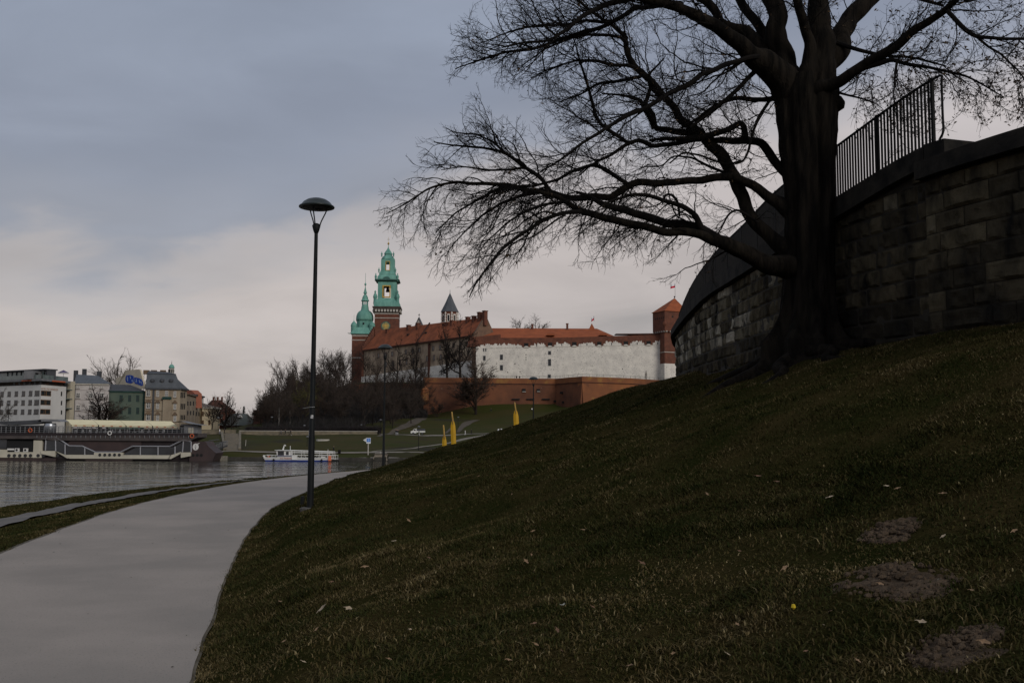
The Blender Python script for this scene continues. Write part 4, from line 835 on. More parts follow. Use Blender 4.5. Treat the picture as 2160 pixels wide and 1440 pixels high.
for x in (1088,1118.5,1151): part('slit', m_black, t, lambda mb: fa.pbox(mb,x-8,840.5,x+8,843,.3,1.35))
for x,y in ((1188,828),(1192,848),(1175,846)): part('drain_hole', m_black, t, lambda mb: fb.pbox(mb,x-1.2,y-2,x+1.2,y+2,.2,1.3))
def lz(py, Y, px=897): return P(px,py,Y)[2]
sc = P(896,830,396); S_ = 396/2100
part('sentry_box', m_bast, t, lambda mb: mb.lathe((sc[0],sc[1],0),[(.3,lz(851,396)),(1.6,lz(845,396)),(1.75,lz(843,396)),(1.7,lz(824,396)),(1.95,lz(822,396)),(.1,lz(813,396))],8,rot=.4))
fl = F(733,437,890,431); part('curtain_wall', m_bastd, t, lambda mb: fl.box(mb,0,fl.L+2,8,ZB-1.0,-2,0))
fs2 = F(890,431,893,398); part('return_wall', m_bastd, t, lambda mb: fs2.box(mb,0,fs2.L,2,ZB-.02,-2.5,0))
pf = MB(); fr_ = [(733,438),(890,432),(893,399.5),(1172,403.5),(1228,386),(1330,398),(1445,426),(1500,472)]; A = np.array([[*P(p,800,y)[:2],ZB-.9] for p,y in fr_]); B = np.array([[*P(p,800,478)[:2],ZB-.9] for p,y in fr_]); i = np.arange(7)
pf.add(np.vstack([A,B]), np.stack([i,i+1,i+9,i+8],1)); struct(pf.build('terrace', m_lawn))
tr = thing('terrace_railing', 'thin dark railing running along the top of the brick bastion', 'railing', (*P(1172,800,404)[:2], ZB))
def railf(mb, z, r=.04): mb.tube([(*P(p,800,Y+1.0)[:2],z) for p,Y in bp[:5]], r, 4)
part('top_rail', m_iron, tr, lambda mb: railf(mb,ZB+1.0)); part('mid_rail', m_iron, tr, lambda mb: railf(mb,ZB+.5,.025))
for i in range(4):
    a = P(bp[i][0],800,bp[i][1]+1)[:2]; b = P(bp[i+1][0],800,bp[i+1][1]+1)[:2]; n = max(2,int(np.linalg.norm(b-a)/3.2))
    for k in range(n): q = a+(b-a)*k/n; part('post', m_iron, tr, lambda mb: mb.box(q[0]-.035,q[0]+.035,q[1]-.035,q[1]+.035,ZB-.02,ZB+1.0))
# ---------------------------------------------------------------- white castle wall
fw_ = F(1004,431,1402,433); t = thing('castle_wall', 'high whitewashed castle wall with ragged plaster edge and brick parapet with embrasures', 'fortification', (*fw_.p(fw_.L/2,0)[:2], 19.3))
part('wall', m_limew, t, lambda mb: fw_.ppoly(mb,[(1004,806),(1402,806),(1402,722),(1004,731)],-5,0))
part('brick_parapet', m_brick, t, lambda mb: fw_.ppoly(mb,[(1003,731),(1404,722),(1404,705),(1200,711.5),(1032,714),(1003,712)],-4.9,.05))
part('brick_infill', m_brick, t, lambda mb: fw_.ppoly(mb,[(985,731),(1032,731),(1056,714),(1056,705),(990,711)],-4.8,-.4))
def plaster(mb):
    r_ = random.Random(3); segs = [(1008,1100),(1120,1150),(1170,1203),(1221,1254),(1274,1310),(1330,1358),(1378,1402)]
    for a, b in segs:
        x = a
        while x < b-1:
            x1 = min(b, x+r_.uniform(2.2,4.6)); up = r_.uniform(3.5,8.5)*(1 if a+3 < x < b-5 else .45); yb = np.interp(x,[1004,1402],[733,724.5]); xm = x+(x1-x)*r_.uniform(.3,.7)
            fw_.ppoly(mb,[(x,yb+2),(x1,yb+2),(x1,yb-up*r_.uniform(.55,.95)),(xm,yb-up),(x,yb-up*r_.uniform(.55,.95))],.05,.16); x = x1
part('ragged_plaster', m_limew, t, plaster)
for x in (1110,1160,1211.5,1264,1320,1368):
    yb = np.interp(x,[1004,1402],[733.5,726.5]); o = part('embrasure', m_brick, t, lambda mb: fw_.ppoly(mb,[(x-8.5,yb),(x+8.5,yb),(x+8.5,yb-8),(x+6,yb-11),(x-6,yb-11),(x-8.5,yb-8)],.04,.3))
    part('opening', m_black, o, lambda mb: fw_.pbox(mb,x-4.6,yb-8.2,x+4.6,yb-1,.2,.36)); part('sill', m_limew, o, lambda mb: fw_.ppoly(mb,[(x-6,yb+1),(x+6,yb+1),(x+2,yb-1.6),(x-2,yb-1.6)],.1,.5))
for x in (1132,1185,1238,1290,1344,1387): yb = np.interp(x,[1004,1402],[731.5,725]); part('arrow_slit', m_black, t, lambda mb: fw_.pbox(mb,x-.8,yb-4,x+.8,yb+1,.05,.2))
for (x0,y0,x1,y1) in ((1054.5,747.5,1061,759),(1054.5,769.5,1061,781),(1156,740,1162.5,748),(1156,757,1162.5,771.5),(1155.5,789.5,1162,797),(1019,730,1021.5,741),(1023.5,730,1026,741),(1019,750,1024.5,760)):
    window(fw_, t, x0,y0,x1,y1, frame=gwf, fw=.16, cross=False)
for (x,y) in ((1109.5,748),(1109.5,753.5),(1109.5,758),(1086,767),(1071,785),(1097,783.5),(1313,778)): part('putlog_hole', m_black, t, lambda mb: fw_.pbox(mb,x-1,y-1,x+1,y+1,.0,.06))
part('wall_coping', m_brickd, t, lambda mb: fw_.ppoly(mb,[(1299,705),(1402,705.5),(1402,702.6),(1299,703.6)],-5.1,.25))
# palace with the red hipped roof behind it
fp = F(1028,447,1302,449); t = thing('palace_building', 'low palace with a broad red hipped roof rising behind the white castle wall', 'building', (*fp.p(fp.L/2,0)[:2], 20))
part('wall', m_brick, t, lambda mb: fp.box(mb,0,fp.L,19,fp.at(1150,712)[1],-22,0))
u0,ze = fp.at(1020,713); u1,_ = fp.at(1303,704.5); ur0,zr = fp.at(1050,687); ur1,_ = fp.at(1264,681.5)
part('roof', m_roof, t, lambda mb: mb.hexa([fp.p(u0-2,ze,.6),fp.p(u1,ze+.6,.6),fp.p(u1,ze+.6,-22),fp.p(u0-2,ze,-22),fp.p(ur0-6,zr-.2,-9),fp.p(ur1,zr,-9),fp.p(ur1,zr,-11),fp.p(ur0-6,zr-.2,-11)]))
part('eaves', m_brickd, t, lambda mb: mb.hexa([fp.p(u0-2,ze-.35,.7),fp.p(u1,ze+.25,.7),fp.p(u1,ze+.25,0),fp.p(u0-2,ze-.35,0),fp.p(u0-2,ze,.7),fp.p(u1,ze+.6,.7),fp.p(u1,ze+.6,0),fp.p(u0-2,ze,0)]))
for x,y0 in ((1125,679.5),(1200,678)):
    u,z = fp.at(x,y0); part('chimney', m_brick, t, lambda mb: [fp.box(mb,u-.45,u+.45,zr-1.5,z-.3,-8.9,-7.7), fp.box(mb,u-.6,u+.6,z-.3,z,-9.05,-7.55)])
u,z = fp.at(1253,677.5); part('roof_lantern', m_roof, t, lambda mb: mb.lathe((*fp.p(u,0,-9)[:2],0),[(2.2,zr-1.5),(1.6,zr+.1),(.05,z)],4,rot=.78))
for x in (1161,1272): part('dormer', m_roof, t, lambda mb: fp.ppoly(mb,[(x-9,707.5),(x+9,707.5),(x+6,704),(x-6,704)],-1.5,1.2))
def flag(px, py0, py1, Y, w_, h_, label, droop=.3):
    b = P(px,py1,Y); tp_ = P(px,py0,Y); t = thing('flagpole', label, 'flag', b); part('pole', m_iron, t, lambda mb: mb.tube([b,tp_],[.07,.04],6))
    n = 9; u = np.linspace(0,1,n)
    def cl(mb, lo, hi):
        v = []
        for k in u:
            x = b[0]-k*w_*.9; y = b[1]+.25*math.sin(k*7); dz = -droop*k**1.3
            v += [(x,y,tp_[2]-lo+dz),(x,y,tp_[2]-hi+dz)]
        mb.add(v, [(2*i,2*i+2,2*i+3,2*i+1) for i in range(n-1)])
    part('white_stripe', m_flagw, t, lambda mb: cl(mb,.1,.1+h_/2)); part('red_stripe', m_flagr, t, lambda mb: cl(mb,.1+h_/2,.1+h_))
flag(1253,666,678,440,1.3,1.7,'tiny white and red flag on the peak of the red palace roof', 1.0)
# corner tower
Yt = 428; cx_ = P(1404,800,Yt)
t = thing('corner_tower', 'square brick castle tower with red pyramid roof half hidden by the curved dark wall', 'tower', (*P(1425,800,Yt+6)[:2], 19))
def tz(py): return P(1404,py,Yt)[2]
fl1 = F(1378.5,437,1404,427.5); fr1 = F(1404,427.5,1452,434)
def tower_body(mb, f1, f2, z0, z1, o=0.0):
    a = f1.p(-o,0,o)[:2]; b_ = f1.b+f1.n*o+f2.n*o; c = f2.p(f2.L+o,0,o)[:2]; d = a+(c-b_); mb.hexa([(*q,z0) for q in (a,b_,c,d)]+[(*q,z1) for q in (a,b_,c,d)])
part('shaft', m_brick, t, lambda mb: tower_body(mb,F(1385,436.5,1403,428.8),F(1403,428.8,1448,434),tz(767),tz(697)))
part('white_base', m_limew, t, lambda mb: tower_body(mb,F(1384.6,436.8,1402.6,428.6),F(1402.6,428.6,1449,434),18,tz(766)))
part('string_course', m_sand, t, lambda mb: tower_body(mb,F(1384.6,436.6,1402.8,428.6),F(1402.8,428.6,1449,434),tz(742.5),tz(741)))
part('upper_storey', m_brick, t, lambda mb: tower_body(mb,fl1,fr1,tz(698),tz(655)))
for k in range(6):
    for f in (fl1, fr1):
        u = f.L*(k+.5)/6; part('corbel', m_sand, t, lambda mb: f.box(mb,u-.35,u+.35,tz(699.5),tz(697),-.8,.12))
for k in range(5): part('loophole', m_black, t, lambda mb: fl1.pbox(mb,1382.5+k*4.2,671.5-k*.9,1384+k*4.2,675-k*.9,.0,.06))
part('loophole', m_black, t, lambda mb: fr1.pbox(mb,1417,666,1420,670,.0,.06)); part('bartizan', m_brick, t, lambda mb: mb.lathe((*fl1.b,0),[(.2,tz(690)),(1.0,tz(684)),(1.0,tz(680)),(.9,tz(679))],8))
def troof(mb):
    a = fl1.p(-.5,0,.5)[:2]; b_ = fl1.b+fl1.n*.5+fr1.n*.5; c = fr1.p(fr1.L+.5,0,.5)[:2]; d = a+(c-b_); ap = P(1423,628.5,Yt+5); z = tz(655.5)
    mb.add([(*a,z),(*b_,z),(*c,z),(*d,z),tuple(ap)], [(3,2,1,0)], [(0,1,4),(1,2,4),(2,3,4),(3,0,4)])
part('roof', m_roof, t, troof)
ap = P(1423,628.5,Yt+5); part('finial', m_iron, t, lambda mb: mb.lathe(ap,[(.1,-.3),(.15,.2),(.4,.5),(.38,.7),(.05,.9)],8))
flag(1424,598,626,Yt+5,2.2,1.7,'white and red flag flying on the corner tower with the red pyramid roof', .5)
# ---------------------------------------------------------------- long old building with steep tiled roof, stepped gable
fo = F(768,520,998,446); t = thing('old_castle_house', 'long old castle house with steep patched tile roof, stepped brick gable and small windows', 'building', (*fo.p(fo.L/2,0)[:2], 20))
m_plas = mat('stained beige plaster', (.40,.31,.22), (.21,.155,.11), scale=.25, detail=10, lo=.35, hi=.65, rough=.95, stretch=(1,1,.8))
uA,zeA = fo.at(768,738); uB,zeB = fo.at(998,707); zE = (zeA+zeB)/2
part('wall', m_plas, t, lambda mb: mb.hexa([fo.p(uA,27,0),fo.p(uB,27,0),fo.p(uB,27,-14),fo.p(uA,27,-14),fo.p(uA,zeA,0),fo.p(uB,zeB,0),fo.p(uB,zeB,-14),fo.p(uA,zeA,-14)]))
part('whitewashed_base', m_limew, t, lambda mb: mb.hexa([fo.p(uA-2,16,.9),fo.p(uB,16,.9),fo.p(uB,16,-14),fo.p(uA-2,16,-14),fo.p(uA-2,fo.at(780,793)[1],.15),fo.p(uB,fo.at(994,760)[1],.15),fo.p(uB,fo.at(994,760)[1],-14),fo.p(uA-2,fo.at(780,793)[1],-14)]))
dep = 6.0
def back(px,py,n):   # height at which a point n metres behind the facade shows at px,py
    d = ray(px,py); q = (np.dot(fo.a,fo.n)+n)/np.dot(d[:2],fo.n); w_ = d*q; return float(np.dot(w_[:2]-fo.a,fo.u)), float(w_[2])
uRa,zRa = back(803,696,-dep); uRb,zRb = back(1022,669,-dep)
part('roof', m_roofo, t, lambda mb: mb.add([fo.p(uA,zeA,.9),fo.p(uB,zeB,.9),fo.p(uRb,zRb,-dep),fo.p(uRa,zRa,-dep),fo.p(uA,zeA,-12),fo.p(uB,zeB,-12)],[(0,1,2,3),(3,2,5,4)],None))
part('eaves', m_brickd, t, lambda mb: mb.hexa([fo.p(uA,zeA-.7,1.0),fo.p(uB,zeB-.7,1.0),fo.p(uB,zeB-.7,0),fo.p(uA,zeA-.7,0),fo.p(uA,zeA-.02,1.0),fo.p(uB,zeB-.02,1.0),fo.p(uB,zeB-.02,0),fo.p(uA,zeA-.02,0)]))
part('end_gable', mat('brown gable brick',(.175,.105,.068),(.12,.075,.052),scale=.6,detail=9), t, lambda mb: mb.prism([fo.p(uB-.2,27,.5),fo.p(uB-.2,zeB,.5),fo.p(uRb,zRb+.7,-dep),fo.p(uB-.2,zeB,-12),fo.p(uB-.2,27,-12)], np.r_[fo.u*1.2,0]))
for (x,y) in ((1021,684.5),(1032,686),(1012,692)): part('gable_hole', m_black, t, lambda mb: fo.box(mb,uB+.9,uB+1.06,back(x,y,-dep)[1]-.3,back(x,y,-dep)[1]+.3,-dep+(x-1022)*.18-.3,-dep+(x-1022)*.18+.3))
def steps(mb):
    n = 11
    for k in range(n):
        f_ = k/(n-1); nn_ = .8+(-dep-.8)*f_; z = zeA+(zRa-zeA)*f_; fo.box(mb,uA-1.6,uA-.1,27,z+2.3,nn_-.7,nn_+.1)
        if k < n-1: fo.box(mb,uA-1.6,uA-.1,27,z+2.3,-2*dep-nn_-.1,-2*dep-nn_+.7)
part('stepped_gable', m_brick, t, steps)
def fire(mb):
    a = back(905,683,-dep); b_ = fo.at(880,727); mb.prism([fo.p(b_[0]-.0,b_[1]-.6,1.0),fo.p(b_[0],b_[1]+.9,1.0),fo.p(a[0],a[1]+.7,-dep),fo.p(a[0],a[1]-1,-dep)], np.r_[fo.u*1.0,0])
part('fire_wall', m_brickd, t, fire)
for (x,y0,y1) in ((817,699,703),(861,690,702),(881,686,698),(937,688,694),(942,684,692),(953,681,694),(986,673,690),(999,671,676),(1011,663,676),(1022,660,676)):
    u,z = back(x,y0-5,-dep+1); _,z1 = back(x,y1,-dep+1); part('chimney', m_brick, t, lambda mb: [fo.box(mb,u-.8,u+.8,z1-2.2,z-.35,-dep-.2,-dep+1.6), fo.box(mb,u-1.0,u+1.0,z-.35,z,-dep-.4,-dep+1.8)])
for (x,y) in ((903,702),(898,712),(865,706)): u,z = back(x,y,-4); part('roof_window', m_black, t, lambda mb: fo.box(mb,u-.7,u+.7,z-.5,z+.4,-3.6,-2.4))
r_ = random.Random(2)
for k in range(15):
    x = 782+k*14.4; ye = np.interp(x,[768,998],[738,707])
    if r_.random() < .86 and not 836 < x < 850: window(fo, t, x,ye+11,x+4.6,ye+21, frame=m_brickd, fw=.22, cross=False)
    if r_.random() < .8 and x > 800: window(fo, t, x+2,ye+30,x+6,ye+42, frame=m_brickd, fw=.2, cross=False)
part('downpipe', m_brickd, t, lambda mb: fo.pbox(mb,906,724,907.2,800,.0,.95))
# ---------------------------------------------------------------- towers and spires
def ptower(px, Y):
    def z(py): return P(px,py,Y)[2]
    c = P(px,700,Y); s_ = Y/2100
    return c, s_, z
SQ = 2**.5; R45 = math.pi/4+.06
def lat(mb, c, s_, z, prof, n=4, rot=R45): k = SQ if n == 4 else 1.0; mb.lathe((c[0],c[1],0),[(h*s_*k, z(y)) for h,y in prof], n, rot)
c, s_, z = ptower(816.5, 548)
t = thing('clock_tower', 'tall brick clock tower with a green copper baroque spire and gilded windows', 'tower', (c[0],c[1],20))
part('shaft', m_brick, t, lambda mb: lat(mb,c,s_,z,[(25,800),(25,664)]))
part('corbelled_cornice', mat('dark stone cornice',(.075,.058,.048),(.05,.04,.034),scale=.6), t, lambda mb: lat(mb,c,s_,z,[(25.2,664),(26,660),(29,653),(30,649.5),(27,649.4)]))
def teeth(mb):
    for k in range(8):
        for (dx,dy) in ((0,-1),(1,0),(-1,0)):
            u = (-25+50*(k+.5)/8)*s_; h = 27.6*s_; a = .06; x,y = (u,-h) if dy else (dx*h,u); X = c[0]+x*math.cos(a)-y*math.sin(a); Y_ = c[1]+x*math.sin(a)+y*math.cos(a); mb.box(X-.5,X+.5,Y_-.5,Y_+.5,z(660.5),z(655.5))
part('corbel_frieze', m_sand, t, teeth)
for y0,y1 in ((665,663.3),(674,672.6)): part('stone_band', m_sand, t, lambda mb: lat(mb,c,s_,z,[(25.6,y0),(25.6,y1)]))
part('clock_surround', m_copperd, t, lambda mb: mb.prism([(c[0]+(.0+9.8*math.cos(a))*s_, c[1]-25.9*s_, z(690)+9.8*math.sin(a)*s_) for a in np.linspace(0,2*math.pi,24,endpoint=False)], (0,.4,0)))
def clockface(mb):
    mb.prism([(c[0]+8*math.cos(a)*s_, c[1]-26.2*s_, z(690)+8*math.sin(a)*s_) for a in np.linspace(0,2*math.pi,24,endpoint=False)], (0,.35,0))
o = part('clock_face', mat('clock face',(.30,.26,.11),(.12,.15,.10),scale=.6,lo=.45,hi=.55), t, clockface)
def rays_(mb):
    for k in range(12):
        a = k*math.pi/6; d = np.array([math.cos(a),0,math.sin(a)])*s_; n_ = np.array([-math.sin(a),0,math.cos(a)])*s_*.55; q = np.array([c[0],c[1]-26.35*s_,z(690)]); mb.prism([q+d*2.4-n_,q+d*7.2-n_*.5,q+d*7.2+n_*.5,q+d*2.4+n_],(0,.12,0))
    mb.prism([(c[0]+2.6*math.cos(a)*s_, c[1]-26.5*s_, z(690)+2.6*math.sin(a)*s_) for a in np.linspace(0,2*math.pi,12,endpoint=False)], (0,.2,0))
part('clock_rays', m_gold, o, rays_)
part('spire_base', m_copper, t, lambda mb: lat(mb,c,s_,z,[(27,649.3),(27,646),(26,640),(24,636.5),(20.5,634),(19.5,631)]))
def piers(mb, hw, wd, y0, y1):
    a = .06
    for sx in (-1,1):
        for sy in (-1,1):
            x = sx*(hw-wd/2)*s_; y = sy*(hw-wd/2)*s_; X = c[0]+x*math.cos(a)-y*math.sin(a); Y_ = c[1]+x*math.sin(a)+y*math.cos(a); mb.lathe((X,Y_,0),[(wd/2*s_*SQ,z(y0)),(wd/2*s_*SQ,z(y1))],4,R45)
part('bell_chamber', m_copper, t, lambda mb: (piers(mb,19.5,11.5,631,596), lat(mb,c,s_,z,[(19.4,604.5),(19.4,595)])))
part('cornice', m_copperd, t, lambda mb: lat(mb,c,s_,z,[(19.5,597),(22,596),(25.5,594),(25.5,592),(21,591.4)]))
part('shoulder_roof', m_copper, t, lambda mb: lat(mb,c,s_,z,[(21,591.4),(20.5,586),(18,583),(17.2,578.5),(15.2,575.5),(15,573)]))
part('lantern', m_copper, t, lambda mb: (piers(mb,14,9.2,573.2,549), lat(mb,c,s_,z,[(13.9,556),(13.9,549)],8,0.39)))
part('lantern_roof', m_copper, t, lambda mb: lat(mb,c,s_,z,[(14.6,549.5),(15.2,547.5),(14,545),(11,541.5),(8.6,539.5),(8.2,538)],8,.39))
part('cap', m_copper, t, lambda mb: lat(mb,c,s_,z,[(7.6,538.5),(8.2,537.2),(9.4,536.5),(8.2,533.5),(6.8,531.5),(4.2,528),(2.2,525),(.9,522),(.5,517)],8,.39))
part('finial', m_gold, t, lambda mb: mb.lathe((c[0],c[1],0),[(.2*s_,z(517)),(1.2*s_,z(516)),(2.3*s_,z(513.8)),(1.2*s_,z(511.6)),(.3*s_,z(511)),(.25*s_,z(500))],10)); part('cross', m_iron, t, lambda mb: mb.box(c[0]-2.5*s_,c[0]+2.5*s_,c[1]-.08,c[1]+.08,z(505.3),z(504.7)))
def gframe(mb, x0,y0,x1,y1, fw, off):
    X = lambda p: P(p,700,548)[0]; y = c[1]-off*s_
    for a,b,e,g in ((x0,y0,x0+fw,y1),(x1-fw,y0,x1,y1),(x0+fw,y0,x1-fw,y0+fw),(x0+fw,y1-fw,x1-fw,y1)): mb.box(X(a),X(b) if False else X(e),y-.2,y+.2,z(g),z(b))
part('gilded_window', m_gold, t, lambda mb: gframe(mb,808,604.5,825,630.3,2.3,20.6)); part('gilded_arch', m_gold, t, lambda mb: gframe(mb,813,553,822.3,573,1.2,14.6))
part('bell', m_black, t, lambda mb: mb.lathe((c[0],c[1],0),[(4.4*s_,z(616)),(3.9*s_,z(614)),(3*s_,z(609)),(1.2*s_,z(606))],10))
part('chamber_ceiling', m_black, t, lambda mb: lat(mb,c,s_,z,[(18,605.5),(18,604.6)]))
part('pediment', m_copperd, t, lambda mb: mb.prism([(c[0]+9*math.cos(a)*s_, c[1]-23.5*s_, z(595)+8.5*math.sin(a)*s_) for a in np.linspace(0,math.pi,12)], (0,2.5*s_,0)))
for sx in (-1,1):
    for y0,hw in ((646,23.5),(596,23)):
        def stat(mb, sx=sx, y0=y0, hw=hw): X = c[0]+sx*hw*s_; k = 1.0 if y0 > 600 else .55; mb.lathe((X,c[1]-hw*s_*.9,z(y0)),[(.9*k,0),(1.05*k,1),(.9*k,3.2*k),(1.25*k,4.6*k),(.8*k,6*k),(.4*k,6.6*k),(.55*k,7.4*k),(.1,8.2*k)],7)
        part('corner_statue', m_copper, t, stat)
for sx,yy,hw in ((-1,577,17.5),(1,577,17.5),(-1,543,12.5),(1,543,12.5)): part('urn', m_copper, t, lambda mb: mb.lathe((c[0]+sx*hw*s_,c[1]-hw*s_*.8,z(yy)),[(.5,0),(.28,.7),(.55,1.5),(.2,2.2),(.08,2.9)],7))
# second tower with onion dome
c2_, s2_, z2 = ptower(769, 545); c, s_, z = c2_, s2_, z2
t = thing('onion_dome_tower', 'brick tower with a green copper onion dome and thin spire left of the clock tower', 'tower', (c[0],c[1],15))
part('shaft', m_brick, t, lambda mb: lat(mb,c,s_,z,[(24,820),(24,706)])); 
for y0,y1 in ((720,718.5),(757,755),(711,709)): part('stone_band', m_sand, t, lambda mb: lat(mb,c,s_,z,[(24.6,y0),(24.6,y1)]))
part('copper_skirt', m_copper, t, lambda mb: lat(mb,c,s_,z,[(27,706.5),(26.5,704.5),(20,694),(19,692)]))
part('drum', m_copper, t, lambda mb: lat(mb,c,s_,z,[(17.5,697),(17,678),(18.5,676.5)],12,0)); part('dome', m_copper, t, lambda mb: lat(mb,c,s_,z,[(18.3,676.5),(18.6,673),(18.2,667),(16.4,661.5),(13.2,657.5),(9,655),(7.8,652)],16,0), smooth=True)
part('drum_window', m_black, t, lambda mb: mb.box(c[0]-1.6*s_,c[0]+1.6*s_,c[1]-17.8*s_,c[1]-16*s_,z(686),z(682)))
part('lantern', m_copper, t, lambda mb: [lat(mb,c,s_,z,[(8.2,653),(7.6,648),(6.5,643)],8,0)]+[mb.lathe((c[0]+5.6*s_*math.cos(a),c[1]+5.6*s_*math.sin(a),0),[(1.0*s_,z(643)),(.9*s_,z(635))],6) for a in np.arange(8)*math.pi/4+.2])
part('upper_dome', m_copper, t, lambda mb: lat(mb,c,s_,z,[(8.6,635),(8.4,633.5),(6.6,631),(5.9,627),(4.2,623.5),(2.2,621)],12,0)); part('spire', m_copper, t, lambda mb: lat(mb,c,s_,z,[(1.8,621),(4,618.5),(3.2,616),(1.8,611),(.8,606),(.6,603),(2.4,600),(1.4,597.5),(.4,596),(.3,576)],10,0))
for dx,dy in ((-20,-18),(18,-18)):
    q = c+np.array([dx*s_,dy*s_,0]); part('corner_turret', m_copper, t, lambda mb: mb.lathe((q[0],q[1],0),[(6.3*s_,z(706)),(6.2*s_,z(691)),(6.8*s_,z(689.5)),(6.2*s_,z(686)),(4*s_,z(682.5)),(1*s_,z(679.5)),(.25*s_,z(676)),(.2*s_,z(666))],12))
part('gargoyle', m_copperd, t, lambda mb: mb.tube([(c[0]-25*s_,c[1]-25*s_,z(705)),(c[0]-29*s_,c[1]-26*s_,z(706)),(c[0]-31*s_,c[1]-27*s_,z(704))],[.25,.2,.1],5))
# vestry tower with slate cone
c, s_, z = ptower(948.5, 500)
t = thing('vicars_tower', 'octagonal brick tower with white quoins and a pointed dark slate cone roof', 'tower', (c[0],c[1],25))
part('shaft', m_brick, t, lambda mb: lat(mb,c,s_,z,[(18,760),(18,658)],8,.3)); part('roof', m_slate, t, lambda mb: lat(mb,c,s_,z,[(19.8,658.5),(19.2,657),(14.5,648),(9,637),(4,625.5),(.6,618.5),(.3,611)],8,.3))
def quo(mb):
    for k in range(8):
        a = .3+k*math.pi/4
        for j in range(9): w_ = 2.1 if j%2 else 1.3; mb.lathe((c[0]+17.4*s_*math.cos(a),c[1]+17.4*s_*math.sin(a),0),[(w_*s_,z(684-j*2.9)),(w_*s_,z(684-(j+.96)*2.9))],6)
part('quoins', m_limew, t, quo); part('stone_sill', m_limew, t, lambda mb: lat(mb,c,s_,z,[(18.6,682.5),(18.6,680)],8,.3))
for k in range(8):
    a = .3+math.pi/8+k*math.pi/4; d = np.array([math.cos(a),math.sin(a)]); 
    if d[1] > .3: continue
    q = c[:2]+d*16.6*s_; n_ = np.array([-d[1],d[0]])
    def win(mb, w_, y0, y1, o): mb.hexa([(*(q+n_*sx*w_*s_+d*oo*s_),zz_) for zz_ in (z(y0),z(y1)) for sx,oo in ((-1,o),(1,o),(1,0),(-1,0))])
    o = part('window', m_limew, t, lambda mb: win(mb,3.0,680,663.5,.35)); part('pane', m_black, o, lambda mb: win(mb,1.7,679,666,.6))
# cathedral nave and pale gable with cross
fg = F(840,530,905,525); t = thing('cathedral_nave', 'pale stone gable with a cross and dark roof ridge behind the old tiled roof', 'church', (*fg.p(fg.L/2,0)[:2], 25))
part('nave', m_slate, t, lambda mb: fg.box(mb,0,fg.L,25,fg.at(842,690)[1],-10,-3)); part('gable', m_sand, t, lambda mb: fg.ppoly(mb,[(870,700),(897,700),(883.5,671.5)],-1,0)); part('coping', m_slate, t, lambda mb: [fg.ppoly(mb,[(869,700),(871,700),(884,671),(883,669.5)],-1.1,.3), fg.ppoly(mb,[(896,700),(898,700),(884,669.5),(883,671)],-1.1,.3)])
part('cross', m_iron, t, lambda mb: [fg.pbox(mb,883.2,661,883.8,671,-.5,-.3), fg.pbox(mb,881.3,663.5,885.7,664.2,-.5,-.3)])
# ================================================================ THE RIVERSIDE HOUSES
m_white = mat('white render', (.60,.585,.555), (.53,.515,.49), scale=.25, detail=8, rough=.9, stretch=(1,1,.4))
m_brownw = mat('brown wood frame', (.16,.085,.035), (.11,.06,.03), scale=2)
m_panel = mat('brown cladding', (.045,.036,.033), (.085,.045,.028), scale=.35, lo=.5, hi=.6)
m_grey = mat('grey metal', (.17,.17,.175), (.13,.13,.135), scale=.7, rough=.6)
m_dgrey = mat('dark grey metal', (.055,.057,.063), (.04,.042,.047), scale=.7, rough=.6)
m_rail = mat('greenish glass railing', (.15,.18,.172), (.10,.125,.12), scale=.5, rough=.25, spec=.5)
m_orange = mat('orange strip', (.42,.095,.035), None, rough=.7)
# ---- hotel
fl_, fr = F(-60,322,84,300), F(84,300,137,314)
t = thing('hotel', 'white modern hotel with banded windows and a glazed roof terrace at the left edge', 'hotel', (*fr.a, -1.9))
def wedge(mb, f1, f2, z0, z1, o=0.0, dp=14):
    a = f1.p(-2,0,o)[:2]; b_ = f1.b+(f1.n+f2.n)/(1+np.dot(f1.n,f2.n))*o; c = f2.p(f2.L+o,0,o)[:2]; d = c-f2.n*dp; e = a-f1.n*dp; mid = f2.a-(f1.n+f2.n)*dp*.6
    pts = [a,b_,c,d,mid,e]; v = [(*q,z0) for q in pts]+[(*q,z1) for q in pts]; mb.add(v,[(i,(i+1)%6,(i+1)%6+6,i+6) for i in range(6)]+[(6,7,8,10),(8,9,10,10),(6,10,11,11)][:1],[(6,7,10),(7,8,10),(8,9,10),(6,10,11),(0,4,1),(1,4,2),(2,4,3),(0,5,4)])
zt = fr.at(84,811)[1]
part('wall', m_white, t, lambda mb: wedge(mb,fl_,fr,-2.2,zt)); part('recessed_storey', m_panel, t, lambda mb: wedge(mb,fl_,fr,zt,fr.at(84,803)[1],-.6,13)); part('roof_slab', m_grey, t, lambda mb: wedge(mb,fl_,fr,fr.at(84,803)[1],fr.at(84,798.5)[1],.9))
zs = fr.at(84,798.5)[1]
part('terrace_railing', m_rail, t, lambda mb: [fl_.box(mb,-1,fl_.L+.4,zs,zs+1.25,.45,.5), fr.box(mb,-.1,fr.L,zs,zs+1.25,.45,.5)])
part('penthouse', m_dgrey, t, lambda mb: fl_.box(mb,-2,fl_.L-2.4,zs,zs+2.9,-6,-3)); part('penthouse_glazing', m_rail, t, lambda mb: fl_.box(mb,-2,fl_.L-3.2,zs+.1,zs+2.6,-2.99,-2.93)); part('penthouse_roof', m_dgrey, t, lambda mb: fl_.box(mb,-2.4,fl_.L-2.2,zs+2.9,zs+3.25,-6.4,-2.2))
for k in range(9): u = fl_.L-3.4-k*2.6; part('mullion', m_iron, t, lambda mb: fl_.box(mb,u,u+.22,zs+.1,zs+2.8,-2.93,-2.7))
